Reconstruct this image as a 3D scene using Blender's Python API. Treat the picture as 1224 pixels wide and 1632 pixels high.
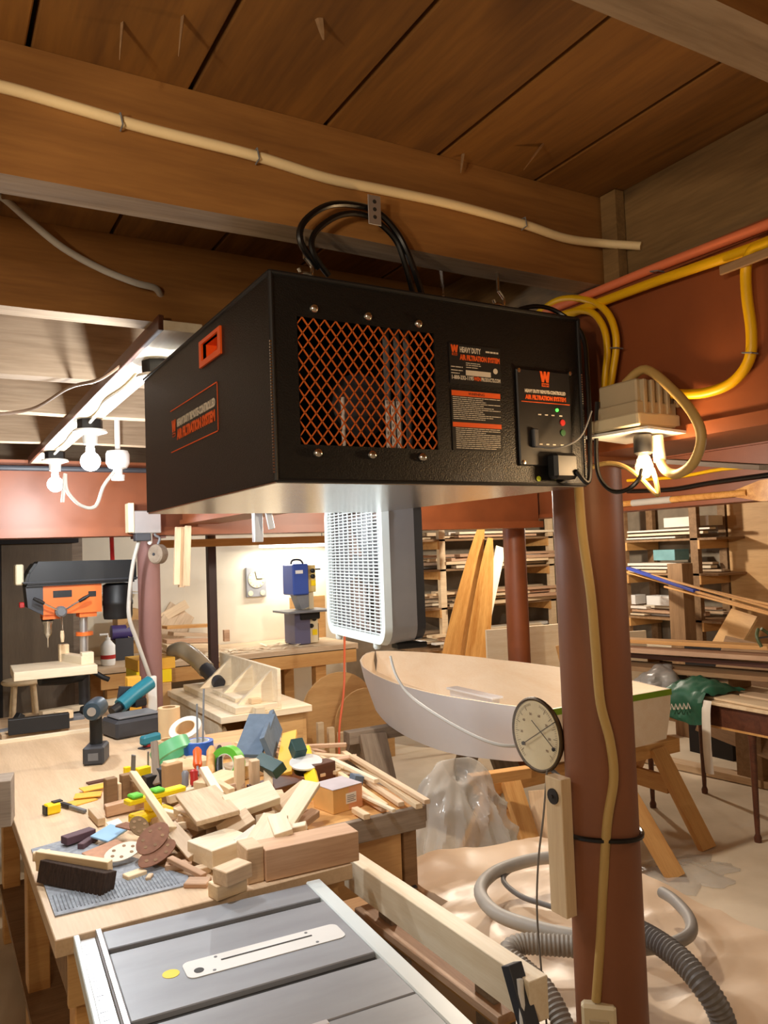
import bpy, bmesh, math, random
from mathutils import Vector, Matrix, noise

random.seed(7)
sc = bpy.context.scene
COL = sc.collection
for o in list(bpy.data.objects):
    bpy.data.objects.remove(o)

# ------------------------------------------------------------------ camera
cam_d = bpy.data.cameras.new('camera')
cam = bpy.data.objects.new('camera', cam_d)
COL.objects.link(cam)
cam_d.sensor_fit = 'VERTICAL'
cam_d.sensor_height = 36.0
cam_d.lens = 36.0 * 1260.0 / 1632.0
cam_d.clip_start = 0.02
cam_d.clip_end = 60
RIGHT = (0.86536119, -0.49985917, -0.03592811)
DOWN = (-0.00618977, 0.06102533, -0.99811703)
FWD = (0.50111047, 0.86395412, 0.04971494)
cam.matrix_world = Matrix(((RIGHT[0], -DOWN[0], -FWD[0], 0.0),
                           (RIGHT[1], -DOWN[1], -FWD[1], 0.0),
                           (RIGHT[2], -DOWN[2], -FWD[2], 1.70),
                           (0, 0, 0, 1)))
sc.camera = cam

# ------------------------------------------------------------------ world, view
w = bpy.data.worlds.new('basement_ambient')
sc.world = w
w.use_nodes = True
w.node_tree.nodes['Background'].inputs[0].default_value = (1.0, 0.86, 0.68, 1)
w.node_tree.nodes['Background'].inputs[1].default_value = 0.02
sc.view_settings.view_transform = 'Standard'
sc.view_settings.look = 'None'
sc.view_settings.exposure = 0.0
sc.view_settings.gamma = 1.0
sc.view_settings.use_curve_mapping = False

WARM = (1.0, 0.66, 0.34)
SOFT = (1.0, 0.88, 0.72)
AMBER_LIGHT = (1.0, 0.80, 0.56)
COOL = (0.93, 0.97, 1.0)
# bulb powers (the lamps themselves are built further down, each with its own light)
POWER_BOARD = 28.0
POWER_WARM = 3.4
POWER_BEHIND = 24.0
POWER_BOAT = 78.0
POWER_TUBE = 12.0
POWER_RACK = 72.0

# ------------------------------------------------------------------ helpers
def lin(c):
    return tuple((v / 12.92 if v <= 0.04045 else ((v + 0.055) / 1.055) ** 2.4) for v in (x / 255.0 for x in c))

def rgba(c):
    return (*lin(c), 1.0)

MATS = {}
def mat(name, c, rough=0.6, metal=0.0, noise_amt=0.12, noise_scale=9.0, bump=0.0, c2=None, stretch=(1, 1, 1),
        emit=None, emit_s=0.0, alpha=1.0, trans=0.0, coat=0.0, spec=0.5, bump_scale=None, detail=5.0, vary=0.0):
    if name in MATS:
        return MATS[name]
    m = bpy.data.materials.new(name)
    m.use_nodes = True
    nt = m.node_tree
    b = nt.nodes['Principled BSDF']
    b.inputs['Roughness'].default_value = rough
    b.inputs['Metallic'].default_value = metal
    b.inputs['Specular IOR Level'].default_value = spec
    b.inputs['Coat Weight'].default_value = coat
    b.inputs['Alpha'].default_value = alpha
    b.inputs['Transmission Weight'].default_value = trans
    tc = nt.nodes.new('ShaderNodeTexCoord')
    mp = nt.nodes.new('ShaderNodeMapping')
    mp.inputs['Scale'].default_value = stretch
    nt.links.new(tc.outputs['Object'], mp.inputs['Vector'])
    nz = nt.nodes.new('ShaderNodeTexNoise')
    nz.inputs['Scale'].default_value = noise_scale
    nz.inputs['Detail'].default_value = detail
    nt.links.new(mp.outputs[0], nz.inputs['Vector'])
    cr = nt.nodes.new('ShaderNodeValToRGB')
    a = lin(c)
    bcol = lin(c2) if c2 else tuple(min(1, x * (1 + noise_amt)) for x in a)
    d = a if c2 else tuple(x * (1 - noise_amt) for x in a)
    cr.color_ramp.elements[0].position = 0.32
    cr.color_ramp.elements[1].position = 0.68
    cr.color_ramp.elements[0].color = (*d, 1)
    cr.color_ramp.elements[1].color = (*bcol, 1)
    nt.links.new(nz.outputs['Fac'], cr.inputs['Fac'])
    out = cr.outputs['Color']
    if vary > 0:
        oi = nt.nodes.new('ShaderNodeObjectInfo')
        mr = nt.nodes.new('ShaderNodeMapRange')
        mr.inputs['To Min'].default_value = 1 - vary
        mr.inputs['To Max'].default_value = 1 + vary * 0.6
        nt.links.new(oi.outputs['Random'], mr.inputs['Value'])
        hs = nt.nodes.new('ShaderNodeHueSaturation')
        nt.links.new(mr.outputs[0], hs.inputs['Value'])
        nt.links.new(out, hs.inputs['Color'])
        out = hs.outputs['Color']
    nt.links.new(out, b.inputs['Base Color'])
    if bump > 0:
        bp = nt.nodes.new('ShaderNodeBump')
        bp.inputs['Strength'].default_value = bump
        bp.inputs['Distance'].default_value = 0.01
        if bump_scale:
            n2 = nt.nodes.new('ShaderNodeTexNoise')
            n2.inputs['Scale'].default_value = bump_scale
            n2.inputs['Detail'].default_value = 4
            nt.links.new(mp.outputs[0], n2.inputs['Vector'])
            nt.links.new(n2.outputs['Fac'], bp.inputs['Height'])
        else:
            nt.links.new(nz.outputs['Fac'], bp.inputs['Height'])
        nt.links.new(bp.outputs[0], b.inputs['Normal'])
    if emit:
        b.inputs['Emission Color'].default_value = (*emit, 1)
        b.inputs['Emission Strength'].default_value = emit_s
    MATS[name] = m
    return m

def wood(name, c1, c2, rough=0.6, axis=0, scale=3.0, knots=False, vary=0.12, coat=0.0, ring=16.0, bump=0.08, sat=1.0):
    """Wood with grain drawn out along one local axis."""
    if name in MATS:
        return MATS[name]
    m = bpy.data.materials.new(name)
    m.use_nodes = True
    nt = m.node_tree
    N, L = nt.nodes, nt.links
    b = N['Principled BSDF']
    b.inputs['Roughness'].default_value = rough
    b.inputs['Coat Weight'].default_value = coat
    b.inputs['Coat Roughness'].default_value = 0.12
    tc = N.new('ShaderNodeTexCoord')
    oi = N.new('ShaderNodeObjectInfo')
    off = N.new('ShaderNodeVectorMath'); off.operation = 'MULTIPLY_ADD'
    off.inputs[1].default_value = (3.7, 5.1, 4.3)
    L.new(oi.outputs['Random'], off.inputs[0])
    L.new(tc.outputs['Object'], off.inputs[2])
    mp = N.new('ShaderNodeMapping')
    s = [1.0, 1.0, 1.0]
    for k in range(3):
        s[k] = 0.9 if k == axis else 11.0
    mp.inputs['Scale'].default_value = s
    L.new(off.outputs[0], mp.inputs['Vector'])
    n1 = N.new('ShaderNodeTexNoise'); n1.inputs['Scale'].default_value = scale
    n1.inputs['Detail'].default_value = 6; n1.inputs['Distortion'].default_value = 0.6
    L.new(mp.outputs[0], n1.inputs['Vector'])
    n2 = N.new('ShaderNodeTexNoise'); n2.inputs['Scale'].default_value = ring
    n2.inputs['Detail'].default_value = 3
    L.new(mp.outputs[0], n2.inputs['Vector'])
    mx = N.new('ShaderNodeMath'); mx.operation = 'MULTIPLY_ADD'
    mx.inputs[1].default_value = 0.35
    L.new(n2.outputs['Fac'], mx.inputs[0])
    m2 = N.new('ShaderNodeMath'); m2.operation = 'MULTIPLY'; m2.inputs[1].default_value = 0.65
    L.new(n1.outputs['Fac'], m2.inputs[0])
    L.new(m2.outputs[0], mx.inputs[2])
    cr = N.new('ShaderNodeValToRGB')
    cr.color_ramp.elements[0].position = 0.34; cr.color_ramp.elements[1].position = 0.64
    cr.color_ramp.elements[0].color = rgba(c1); cr.color_ramp.elements[1].color = rgba(c2)
    L.new(mx.outputs[0], cr.inputs['Fac'])
    out = cr.outputs['Color']
    if knots:
        mk = N.new('ShaderNodeMapping')
        sk = [5.0, 5.0, 5.0]; sk[axis] = 2.2
        mk.inputs['Scale'].default_value = sk
        L.new(off.outputs[0], mk.inputs['Vector'])
        vo = N.new('ShaderNodeTexVoronoi'); vo.inputs['Scale'].default_value = 1.0
        L.new(mk.outputs[0], vo.inputs['Vector'])
        kr = N.new('ShaderNodeValToRGB')
        kr.color_ramp.elements[0].position = 0.06; kr.color_ramp.elements[1].position = 0.24
        kr.color_ramp.elements[0].color = (0.28, 0.22, 0.18, 1); kr.color_ramp.elements[1].color = (1, 1, 1, 1)
        L.new(vo.outputs['Distance'], kr.inputs['Fac'])
        mu = N.new('ShaderNodeMix'); mu.data_type = 'RGBA'; mu.blend_type = 'MULTIPLY'
        mu.inputs['Factor'].default_value = 0.85
        L.new(out, mu.inputs['A']); L.new(kr.outputs['Color'], mu.inputs['B'])
        out = mu.outputs['Result']
    mr = N.new('ShaderNodeMapRange')
    mr.inputs['To Min'].default_value = 1 - vary; mr.inputs['To Max'].default_value = 1 + vary * 0.5
    L.new(oi.outputs['Random'], mr.inputs['Value'])
    hs = N.new('ShaderNodeHueSaturation')
    hs.inputs['Saturation'].default_value = sat
    L.new(mr.outputs[0], hs.inputs['Value']); L.new(out, hs.inputs['Color'])
    L.new(hs.outputs['Color'], b.inputs['Base Color'])
    bp = N.new('ShaderNodeBump'); bp.inputs['Strength'].default_value = bump; bp.inputs['Distance'].default_value = 0.004
    L.new(mx.outputs[0], bp.inputs['Height']); L.new(bp.outputs[0], b.inputs['Normal'])
    MATS[name] = m
    return m

def tag(o, label=None, cat=None, group=None, kind=None):
    if label: o['label'] = label
    if cat: o['category'] = cat
    if group: o['group'] = group
    if kind: o['kind'] = kind
    return o

def thing(name, label, cat, loc=(0, 0, 0), rz=0.0, group=None, rot=None, kind=None):
    o = bpy.data.objects.new(name, None)
    COL.objects.link(o)
    o.empty_display_size = 0.05
    e = rot if rot else (0, 0, rz)
    o.matrix_world = Matrix.LocRotScale(Vector(loc), Matrix.Rotation(e[2], 3, 'Z') @ Matrix.Rotation(e[1], 3, 'Y') @ Matrix.Rotation(e[0], 3, 'X'), None)
    tag(o, label, cat, group, kind)
    return o

def wm(o):
    m = o.matrix_basis.copy()
    p = o.parent
    while p:
        m = p.matrix_basis @ m
        p = p.parent
    return m

def fin(name, bm, material, parent=None, world=False, smooth=False, M=None):
    """Links a bmesh as ONE mesh object. world=True: the bmesh is in world space (moved to the parent's frame);
    a top-level world mesh gets its origin at the middle of its base."""
    me = bpy.data.meshes.new(name)
    o = bpy.data.objects.new(name, me)
    if world:
        if parent:
            bmesh.ops.transform(bm, matrix=wm(parent).inverted(), verts=bm.verts)
        else:
            xs = [v.co for v in bm.verts]
            lo = Vector((min(v.x for v in xs), min(v.y for v in xs), min(v.z for v in xs)))
            hi = Vector((max(v.x for v in xs), max(v.y for v in xs), max(v.z for v in xs)))
            c = Vector(((lo.x + hi.x) / 2, (lo.y + hi.y) / 2, lo.z))
            bmesh.ops.translate(bm, vec=-c, verts=bm.verts)
            o.location = c
    bmesh.ops.recalc_face_normals(bm, faces=bm.faces)
    if smooth:
        for f in bm.faces:
            f.smooth = True
    bm.to_mesh(me)
    bm.free()
    if isinstance(material, (list, tuple)):
        for mm in material: me.materials.append(mm)
    else:
        me.materials.append(material)
    if smooth:
        try:
            me.set_sharp_from_angle(angle=math.radians(40))
        except Exception:
            pass
    COL.objects.link(o)
    if parent:
        o.parent = parent
    if M is not None:
        o.matrix_basis = M
    return o

def bx(bm, x0, x1, y0, y1, z0, z1, mi=0, bev=0.0):
    vs = [bm.verts.new((x, y, z)) for x in (x0, x1) for y in (y0, y1) for z in (z0, z1)]
    fs = []
    for q in ((0, 1, 3, 2), (4, 6, 7, 5), (0, 4, 5, 1), (2, 3, 7, 6), (0, 2, 6, 4), (1, 5, 7, 3)):
        f = bm.faces.new([vs[k] for k in q]); f.material_index = mi; fs.append(f)
    if bev > 0:
        bmesh.ops.recalc_face_normals(bm, faces=fs)
        es = list({e for f in fs for e in f.edges})
        bmesh.ops.bevel(bm, geom=es, offset=bev, segments=1, affect='EDGES', profile=0.5)
    return vs

def obx(bm, c, size, M3=None, mi=0, bev=0.0):
    """Box of the given size centred at c, turned by a 3x3 matrix."""
    n0 = set(bm.verts)
    l, w_, h = size[0] / 2, size[1] / 2, size[2] / 2
    bx(bm, -l, l, -w_, w_, -h, h, mi, bev)
    nv = [v for v in bm.verts if v not in n0]
    T = Matrix.Translation(Vector(c))
    if M3 is not None:
        T = T @ M3.to_4x4()
    bmesh.ops.transform(bm, matrix=T, verts=nv)
    return nv

def frame_of(d, up=(0, 0, 1)):
    """3x3 matrix whose x axis is d and whose z axis is as near to up as can be."""
    x = Vector(d).normalized()
    u = Vector(up)
    if abs(x.dot(u.normalized())) > 0.97:
        u = Vector((0, 1, 0)) if abs(x.y) < 0.9 else Vector((1, 0, 0))
    y = u.cross(x).normalized()
    z = x.cross(y).normalized()
    return Matrix((x, y, z)).transposed()

def smooth_path(pts, n=6):
    P = [Vector(p) for p in pts]
    if len(P) < 3: return P
    out = []
    for i in range(len(P) - 1):
        p0 = P[max(i - 1, 0)]; p1 = P[i]; p2 = P[i + 1]; p3 = P[min(i + 2, len(P) - 1)]
        for k in range(n):
            t = k / n
            out.append(0.5 * ((2 * p1) + (p2 - p0) * t + (2 * p0 - 5 * p1 + 4 * p2 - p3) * t * t + (3 * p1 - p0 - 3 * p2 + p3) * t ** 3))
    out.append(P[-1])
    return out

def tube(bm, pts, r, seg=8, smooth=0, mi=0, rfun=None, flat=1.0):
    """Round (or flattened) tube along a list of points."""
    P = smooth_path(pts, smooth) if smooth else [Vector(p) for p in pts]
    rings = []
    t0 = (P[1] - P[0]).normalized()
    ref = Vector((0, 0, 1)) if abs(t0.z) < 0.9 else Vector((1, 0, 0))
    nrm = (ref - t0 * ref.dot(t0)).normalized()
    for i, p in enumerate(P):
        if i == 0: t = P[1] - P[0]
        elif i == len(P) - 1: t = P[-1] - P[-2]
        else: t = P[i + 1] - P[i - 1]
        t = t.normalized() if t.length > 1e-9 else t0
        nrm = (nrm - t * nrm.dot(t))
        nrm = nrm.normalized() if nrm.length > 1e-6 else Vector((1, 0, 0))
        bn = t.cross(nrm)
        rr = rfun(i, len(P)) * r if rfun else r
        rings.append([bm.verts.new(p + nrm * math.cos(2 * math.pi * k / seg) * rr * flat + bn * math.sin(2 * math.pi * k / seg) * rr) for k in range(seg)])
    for a, b in zip(rings, rings[1:]):
        for k in range(seg):
            f = bm.faces.new((a[k], a[(k + 1) % seg], b[(k + 1) % seg], b[k])); f.material_index = mi
    for R_ in (rings[0][::-1], rings[-1]):
        f = bm.faces.new(R_); f.material_index = mi

def lathe(bm, prof, origin=(0, 0, 0), axis=(0, 0, 1), seg=20, mi=0, cap=True):
    """Surface of revolution: prof = [(radius, height), ...] about an axis through origin."""
    A = Vector(axis).normalized()
    u = Vector((1, 0, 0)) if abs(A.x) < 0.9 else Vector((0, 1, 0))
    e1 = (u - A * u.dot(A)).normalized(); e2 = A.cross(e1)
    O = Vector(origin)
    rings = []
    for r, h in prof:
        if r < 1e-6:
            rings.append([bm.verts.new(O + A * h)])
        else:
            rings.append([bm.verts.new(O + A * h + (e1 * math.cos(2 * math.pi * k / seg) + e2 * math.sin(2 * math.pi * k / seg)) * r) for k in range(seg)])
    for a, b in zip(rings, rings[1:]):
        for k in range(seg):
            k2 = (k + 1) % seg
            if len(a) == 1 and len(b) == 1: continue
            if len(a) == 1: f = bm.faces.new((a[0], b[k], b[k2]))
            elif len(b) == 1: f = bm.faces.new((a[k], a[k2], b[0]))
            else: f = bm.faces.new((a[k], a[k2], b[k2], b[k]))
            f.material_index = mi
    if cap:
        for R_ in (rings[0], rings[-1]):
            if len(R_) > 2:
                f = bm.faces.new(R_); f.material_index = mi

def prism(bm, poly, d, mi=0):
    """Extrudes a polygon of 3-D points by the vector d."""
    a = [bm.verts.new(Vector(p)) for p in poly]
    b = [bm.verts.new(Vector(p) + Vector(d)) for p in poly]
    n = len(a)
    bm.faces.new(a[::-1]).material_index = mi
    bm.faces.new(b).material_index = mi
    for k in range(n):
        bm.faces.new((a[k], a[(k + 1) % n], b[(k + 1) % n], b[k])).material_index = mi

def part_box(name, parent, m, x0, x1, y0, y1, z0, z1, bev=0.0, world=True):
    bm = bmesh.new(); bx(bm, x0, x1, y0, y1, z0, z1, 0, bev)
    return fin(name, bm, m, parent, world=world)

def part_tube(name, parent, m, pts, r, seg=8, smooth=0, world=True, **k):
    bm = bmesh.new(); tube(bm, pts, r, seg, smooth, **k)
    return fin(name, bm, m, parent, world=world, smooth=True)

def part_lathe(name, parent, m, prof, origin, axis=(0, 0, 1), seg=20, world=True, cap=True):
    bm = bmesh.new(); lathe(bm, prof, origin, axis, seg, cap=cap)
    return fin(name, bm, m, parent, world=world, smooth=True)

def cable(name, label, pts, r, m, cat='cable', smooth=6, seg=8, flat=1.0):
    bm = bmesh.new(); tube(bm, pts, r, seg, smooth, flat=flat)
    return tag(fin(name, bm, m, None, world=True, smooth=True), label, cat)

def plank(name, label, p0, p1, w_, t, m, cat='board', group=None, up=(0, 0, 1), parent=None, bev=0.0015, shape=None):
    """Board from p0 to p1 (centre line), width across, thickness along up; its local x axis is its length."""
    a, b = Vector(p0), Vector(p1)
    l = (b - a).length
    bm = bmesh.new()
    if shape:
        poly = shape(l, w_)
        prism(bm, [(x, y, -t / 2) for x, y in poly], (0, 0, t))
    else:
        bx(bm, -l / 2, l / 2, -w_ / 2, w_ / 2, -t / 2, t / 2, 0, min(bev, t * 0.2, w_ * 0.2))
    M = Matrix.Translation((a + b) / 2) @ frame_of(b - a, up).to_4x4()
    if parent:
        M = wm(parent).inverted() @ M
    o = fin(name, bm, m, parent, M=M)
    if not parent:
        tag(o, label, cat, group)
    return o

def block(name, label, base, size, m, yaw=0.0, cat='wood block', group=None, pitch=0.0, roll=0.0, bev=0.002, parent=None):
    """Box standing on a point: base = middle of its underside."""
    bm = bmesh.new()
    l, w_, h = size
    bx(bm, -l / 2, l / 2, -w_ / 2, w_ / 2, 0, h, 0, min(bev, min(size) * 0.2))
    M = Matrix.Translation(Vector(base)) @ Matrix.Rotation(math.radians(yaw), 4, 'Z') @ Matrix.Rotation(math.radians(pitch), 4, 'Y') @ Matrix.Rotation(math.radians(roll), 4, 'X')
    if parent:
        M = wm(parent).inverted() @ M
    o = fin(name, bm, m, parent, M=M)
    if not parent:
        tag(o, label, cat, group)
    return o

def text_part(name, parent, body, M, size, m, width=None, align='LEFT', bold=0.0, thick=0.0004, lab=None):
    """Lettering as a thin mesh: M is the world matrix of its lower left corner, x along the line, z out of the surface."""
    cu = bpy.data.curves.new('lettering', 'FONT')
    cu.body = body; cu.size = size; cu.align_x = align; cu.extrude = thick; cu.offset = bold
    cu.resolution_u = 2
    t = bpy.data.objects.new('lettering_source', cu)
    COL.objects.link(t)
    dg = bpy.context.evaluated_depsgraph_get()
    me = bpy.data.meshes.new_from_object(t.evaluated_get(dg))
    bpy.data.objects.remove(t)
    bm = bmesh.new(); bm.from_mesh(me)
    bpy.data.meshes.remove(me)
    if width:
        xs = [v.co.x for v in bm.verts]
        k = width / max(1e-6, max(xs) - min(xs))
        for v in bm.verts: v.co.x *= k
    bmesh.ops.transform(bm, matrix=M, verts=bm.verts)
    o = fin(name, bm, m, parent, world=True)
    if lab: o['label'] = lab
    return o

def basis(o, x, y):
    X_ = Vector(x).normalized(); Y_ = Vector(y).normalized(); Z_ = X_.cross(Y_)
    M = Matrix((X_, Y_, Z_)).transposed().to_4x4()
    M.translation = Vector(o)
    return M

def copy_tree(o, parent=None):
    c = o.copy(); COL.objects.link(c); c.parent = parent
    if parent: c.matrix_parent_inverse = o.matrix_parent_inverse.copy()
    for ch in list(o.children): copy_tree(ch, c)
    return c

# ------------------------------------------------------------------ materials
M_CEIL = wood('ceiling_boards', (108, 70, 26), (146, 98, 38), 0.75, axis=1, scale=1.6, knots=True, vary=0.18, ring=9)
M_JOIST = wood('joist_timber', (126, 82, 34), (152, 104, 48), 0.8, axis=0, scale=2.2, knots=False, vary=0.08, ring=12, bump=0.25)
M_JOISTG = wood('bulb_lit_joist', (134, 112, 88), (164, 142, 116), 0.85, axis=0, scale=2.2, vary=0.08, ring=12, bump=0.25)  # joist timber greyed so the white bulb light is in the colour
M_JOISTB = wood('rough_sawn_lit_underside', (130, 106, 80), (166, 142, 114), 0.9, axis=0, scale=2.6, vary=0.05, ring=14, bump=0.4)  # rough sawn; grey light on the joist undersides painted into the tone
M_BLOCK = wood('blocking_timber', (112, 86, 50), (146, 114, 70), 0.8, axis=1, scale=2.2, knots=True, vary=0.08, bump=0.2)
M_GIRD = mat('red_brown_steel_paint', (134, 72, 38), 0.46, noise_amt=0.14, noise_scale=5, bump=0.05)
M_COLUMN = mat('column_paint', (130, 80, 52), 0.5, noise_amt=0.10, noise_scale=4, bump=0.04)
M_COLUMN2 = mat('faded_column_paint', (134, 96, 90), 0.7, noise_amt=0.08, noise_scale=4)
M_DARKPOST = mat('dark_brown_paint', (58, 30, 26), 0.5)
M_WALL = mat('white_wall_paint', (232, 222, 200), 0.8, noise_amt=0.06, noise_scale=3, bump=0.04)
M_WALLR = mat('grey_block_wall', (150, 136, 116), 0.9, noise_amt=0.18, noise_scale=6, bump=0.2)
M_FLOOR = mat('dusty_concrete', (208, 192, 166), 0.85, c2=(232, 218, 194), noise_scale=2.4, bump=0.1, detail=8)
M_BIRCH = wood('birch_plywood', (234, 212, 172), (248, 232, 200), 0.55, scale=2.0, vary=0.08, sat=0.88)
M_PINE = wood('pine_wood', (226, 190, 138), (244, 216, 168), 0.6, scale=2.4, vary=0.12, sat=0.86)
M_OAKTAN = wood('tan_hardwood', (198, 162, 118), (228, 196, 152), 0.6, scale=2.6, vary=0.15, sat=0.85)
M_CEDAR = wood('reddish_cedar', (190, 144, 106), (214, 172, 132), 0.6, scale=2.4, vary=0.14, sat=0.9)
M_FIR = wood('orange_fir', (202, 146, 82), (226, 176, 110), 0.55, scale=2.0, vary=0.1)
M_BENCH = wood('bench_top_ply', (206, 176, 140), (226, 198, 164), 0.5, scale=1.2, vary=0.03)
M_BROWNWOOD = wood('brown_timber', (128, 98, 66), (160, 126, 90), 0.75, scale=2.2, vary=0.12)
M_DARKWOOD = wood('dark_brown_wood', (74, 40, 26), (104, 60, 40), 0.45, scale=2.4, vary=0.08)
M_GREYWOOD = wood('weathered_grey_wood', (128, 112, 96), (160, 144, 126), 0.8, scale=2.4, vary=0.1)
M_PLYOR = wood('orange_plywood', (204, 156, 98), (226, 182, 122), 0.55, scale=1.4, vary=0.08)
M_VARN = wood('varnished_wood', (190, 126, 58), (232, 176, 100), 0.2, scale=1.6, vary=0.06, coat=0.8)
M_BLACK = mat('black_powder_coat', (12, 11, 10), 0.45, spec=0.5, noise_amt=0.1, noise_scale=60, bump=0.22, bump_scale=420)
M_BLACKP = mat('black_plastic', (22, 22, 24), 0.5, noise_amt=0.1)
M_DGREY = mat('dark_grey_plastic', (58, 60, 66), 0.5)
M_MGREY = mat('mid_grey_metal_paint', (118, 120, 124), 0.45)
M_STEEL = mat('brushed_steel', (206, 204, 200), 0.22, 1.0, noise_amt=0.1, noise_scale=40, stretch=(0.7, 22, 22), bump=0.06)
M_CHROME = mat('chrome', (220, 218, 212), 0.18, 1.0, noise_amt=0.02)
M_ALU = mat('aluminium', (214, 216, 218), 0.34, 0.85, noise_amt=0.05)
M_ORANGE = mat('orange_plastic', (238, 92, 22), 0.42, noise_amt=0.04)
M_ENAMEL = mat('orange_enamel', (240, 120, 50), 0.42, noise_amt=0.04)
M_ORANGEM = mat('orange_mesh_paint', (206, 100, 38), 0.45, noise_amt=0.05)
M_PRINTO = mat('orange_print', (232, 92, 24), 0.6, noise_amt=0.03)
M_PRINTW = mat('white_print', (216, 206, 190), 0.6, noise_amt=0.03)
M_PRINTK = mat('black_print', (20, 18, 18), 0.6, noise_amt=0.03)
M_WHITE = mat('white_plastic', (236, 236, 232), 0.4, noise_amt=0.02)
M_FANW = mat('fan_white_enamel', (226, 236, 236), 0.35, noise_amt=0.02)
M_CREAM = mat('cream_plastic', (226, 212, 178), 0.5, noise_amt=0.05)
M_BEIGE = mat('beige_box_plastic', (188, 172, 142), 0.55, noise_amt=0.06)
M_CORDW = mat('white_cable_sheath', (240, 216, 168), 0.55, noise_amt=0.04)
M_CORDG = mat('grey_cable_sheath', (190, 186, 178), 0.5, noise_amt=0.04)
M_CORDT = mat('tan_cord', (190, 158, 96), 0.5, noise_amt=0.05)
M_CORDB = mat('black_cord', (14, 13, 13), 0.3, noise_amt=0.05)
M_CORDY = mat('yellow_cable_sheath', (240, 186, 10), 0.4, noise_amt=0.04)
M_CORDP = mat('salmon_cable_sheath', (236, 128, 84), 0.5, noise_amt=0.04)
M_CORDO = mat('orange_cord', (226, 104, 62), 0.5, noise_amt=0.04)
M_SAW = mat('grey_cast_table', (150, 154, 160), 0.42, 0.1, noise_amt=0.08, noise_scale=5, stretch=(1, 4, 1))
M_SAWDARK = mat('slot_dark', (42, 38, 34), 0.6)
M_YELLOW = mat('yellow_plastic', (252, 220, 20), 0.45, noise_amt=0.04)
M_AMBER = mat('amber_paper', (242, 184, 66), 0.6, noise_amt=0.06)
M_TEAL = mat('teal_plastic', (34, 122, 142), 0.42, noise_amt=0.06)
M_DTEAL = mat('dark_green_plastic', (22, 66, 66), 0.45, noise_amt=0.06)
M_BLUE = mat('blue_tape', (38, 92, 184), 0.5, noise_amt=0.05)
M_BLUEG = mat('slate_blue_belt', (98, 116, 136), 0.75, noise_amt=0.1, noise_scale=30)
M_LBLUE = mat('light_blue_cloth', (160, 200, 232), 0.85, noise_amt=0.08)
M_GREENT = mat('green_tape', (112, 196, 140), 0.4, noise_amt=0.05)
M_LIME = mat('lime_green_plastic', (102, 196, 62), 0.45, noise_amt=0.05)
M_GREENB = mat('boat_green_tape', (122, 160, 26), 0.5, noise_amt=0.05)
M_RED = mat('red_plastic', (178, 40, 38), 0.4, noise_amt=0.05)
M_TAPE = mat('masking_tape', (226, 196, 152), 0.6, noise_amt=0.05)
M_TAPEW = mat('white_tape', (222, 222, 216), 0.5, noise_amt=0.04)
M_CARD = mat('cardboard', (186, 148, 104), 0.85, noise_amt=0.08)
M_SANDP = mat('brown_sandpaper', (136, 96, 76), 0.95, noise_amt=0.12, noise_scale=60)
M_SANDR = mat('pinkish_sandpaper', (196, 150, 122), 0.95, noise_amt=0.08, noise_scale=60)
M_SANDC = mat('cream_sanding_disc', (236, 226, 206), 0.85, noise_amt=0.05)
M_MAT = mat('grey_bench_mat', (146, 152, 160), 0.7, noise_amt=0.22, noise_scale=70, bump=0.2)
M_BRISTLE = mat('dark_bristle', (58, 42, 32), 0.95, noise_amt=0.35, noise_scale=40, stretch=(6, 6, 1), bump=0.5)
M_HULL = mat('boat_primer_grey', (226, 230, 238), 0.35, noise_amt=0.03, noise_scale=3)
M_HULLIN = wood('boat_inside_ply', (240, 218, 188), (248, 232, 208), 0.45, axis=1, scale=1.0, vary=0.02)
M_PLASTIC = mat('clear_plastic_sheet', (214, 212, 206), 0.14, alpha=0.42, noise_amt=0.12, noise_scale=3, bump=0.55, bump_scale=7)
M_SHEET = mat('dusty_plastic_sheet', (230, 204, 174), 0.36, alpha=0.95, c2=(212, 182, 148), noise_scale=2.2, bump=0.15, bump_scale=12)
M_HOSE = mat('grey_hose', (150, 142, 130), 0.5, noise_amt=0.08)
M_HOSED = mat('dark_grey_hose', (112, 108, 104), 0.5, noise_amt=0.08)
M_HOSECL = mat('smoky_hose', (160, 146, 122), 0.3, noise_amt=0.08)
M_PAPER = mat('aged_dial_paper', (238, 226, 190), 0.6, c2=(222, 204, 160), noise_scale=7)
M_WPAPER = mat('white_paper', (238, 232, 220), 0.8, noise_amt=0.04)
M_BRASSD = mat('dark_brass_rim', (86, 68, 44), 0.4, 0.6)
M_BULBC = mat('lit_bulb_cool', (255, 255, 255), 0.4, emit=(0.93, 0.97, 1.0), emit_s=30)
M_BULBW = mat('lit_bulb_warm', (255, 240, 220), 0.4, emit=(1.0, 0.74, 0.42), emit_s=14)
M_TUBEL = mat('lit_tube', (255, 255, 255), 0.4, emit=(1.0, 0.96, 0.86), emit_s=12)
M_CERAM = mat('white_porcelain', (232, 232, 228), 0.3, noise_amt=0.03)
M_BLUEP = mat('bandsaw_blue', (54, 82, 164), 0.45, noise_amt=0.04)
M_SLATEP = mat('bandsaw_slate', (94, 92, 120), 0.5, noise_amt=0.04)
M_GREENLED = mat('green_led', (60, 230, 60), 0.4, emit=(0.1, 1.0, 0.1), emit_s=2.0)
M_GLASS = mat('dial_glass', (255, 255, 255), 0.05, alpha=0.12, noise_amt=0.0)
M_DARKCAB = wood('dark_cabinet_panel', (104, 92, 78), (122, 108, 92), 0.7, axis=2, scale=1.2, vary=0.03)
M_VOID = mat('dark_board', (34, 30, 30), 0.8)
M_PURPLE = mat('purple_rubber', (96, 70, 78), 0.7, noise_amt=0.1)
M_BAG = mat('green_bag', (44, 96, 72), 0.5, noise_amt=0.15, noise_scale=14)

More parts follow.
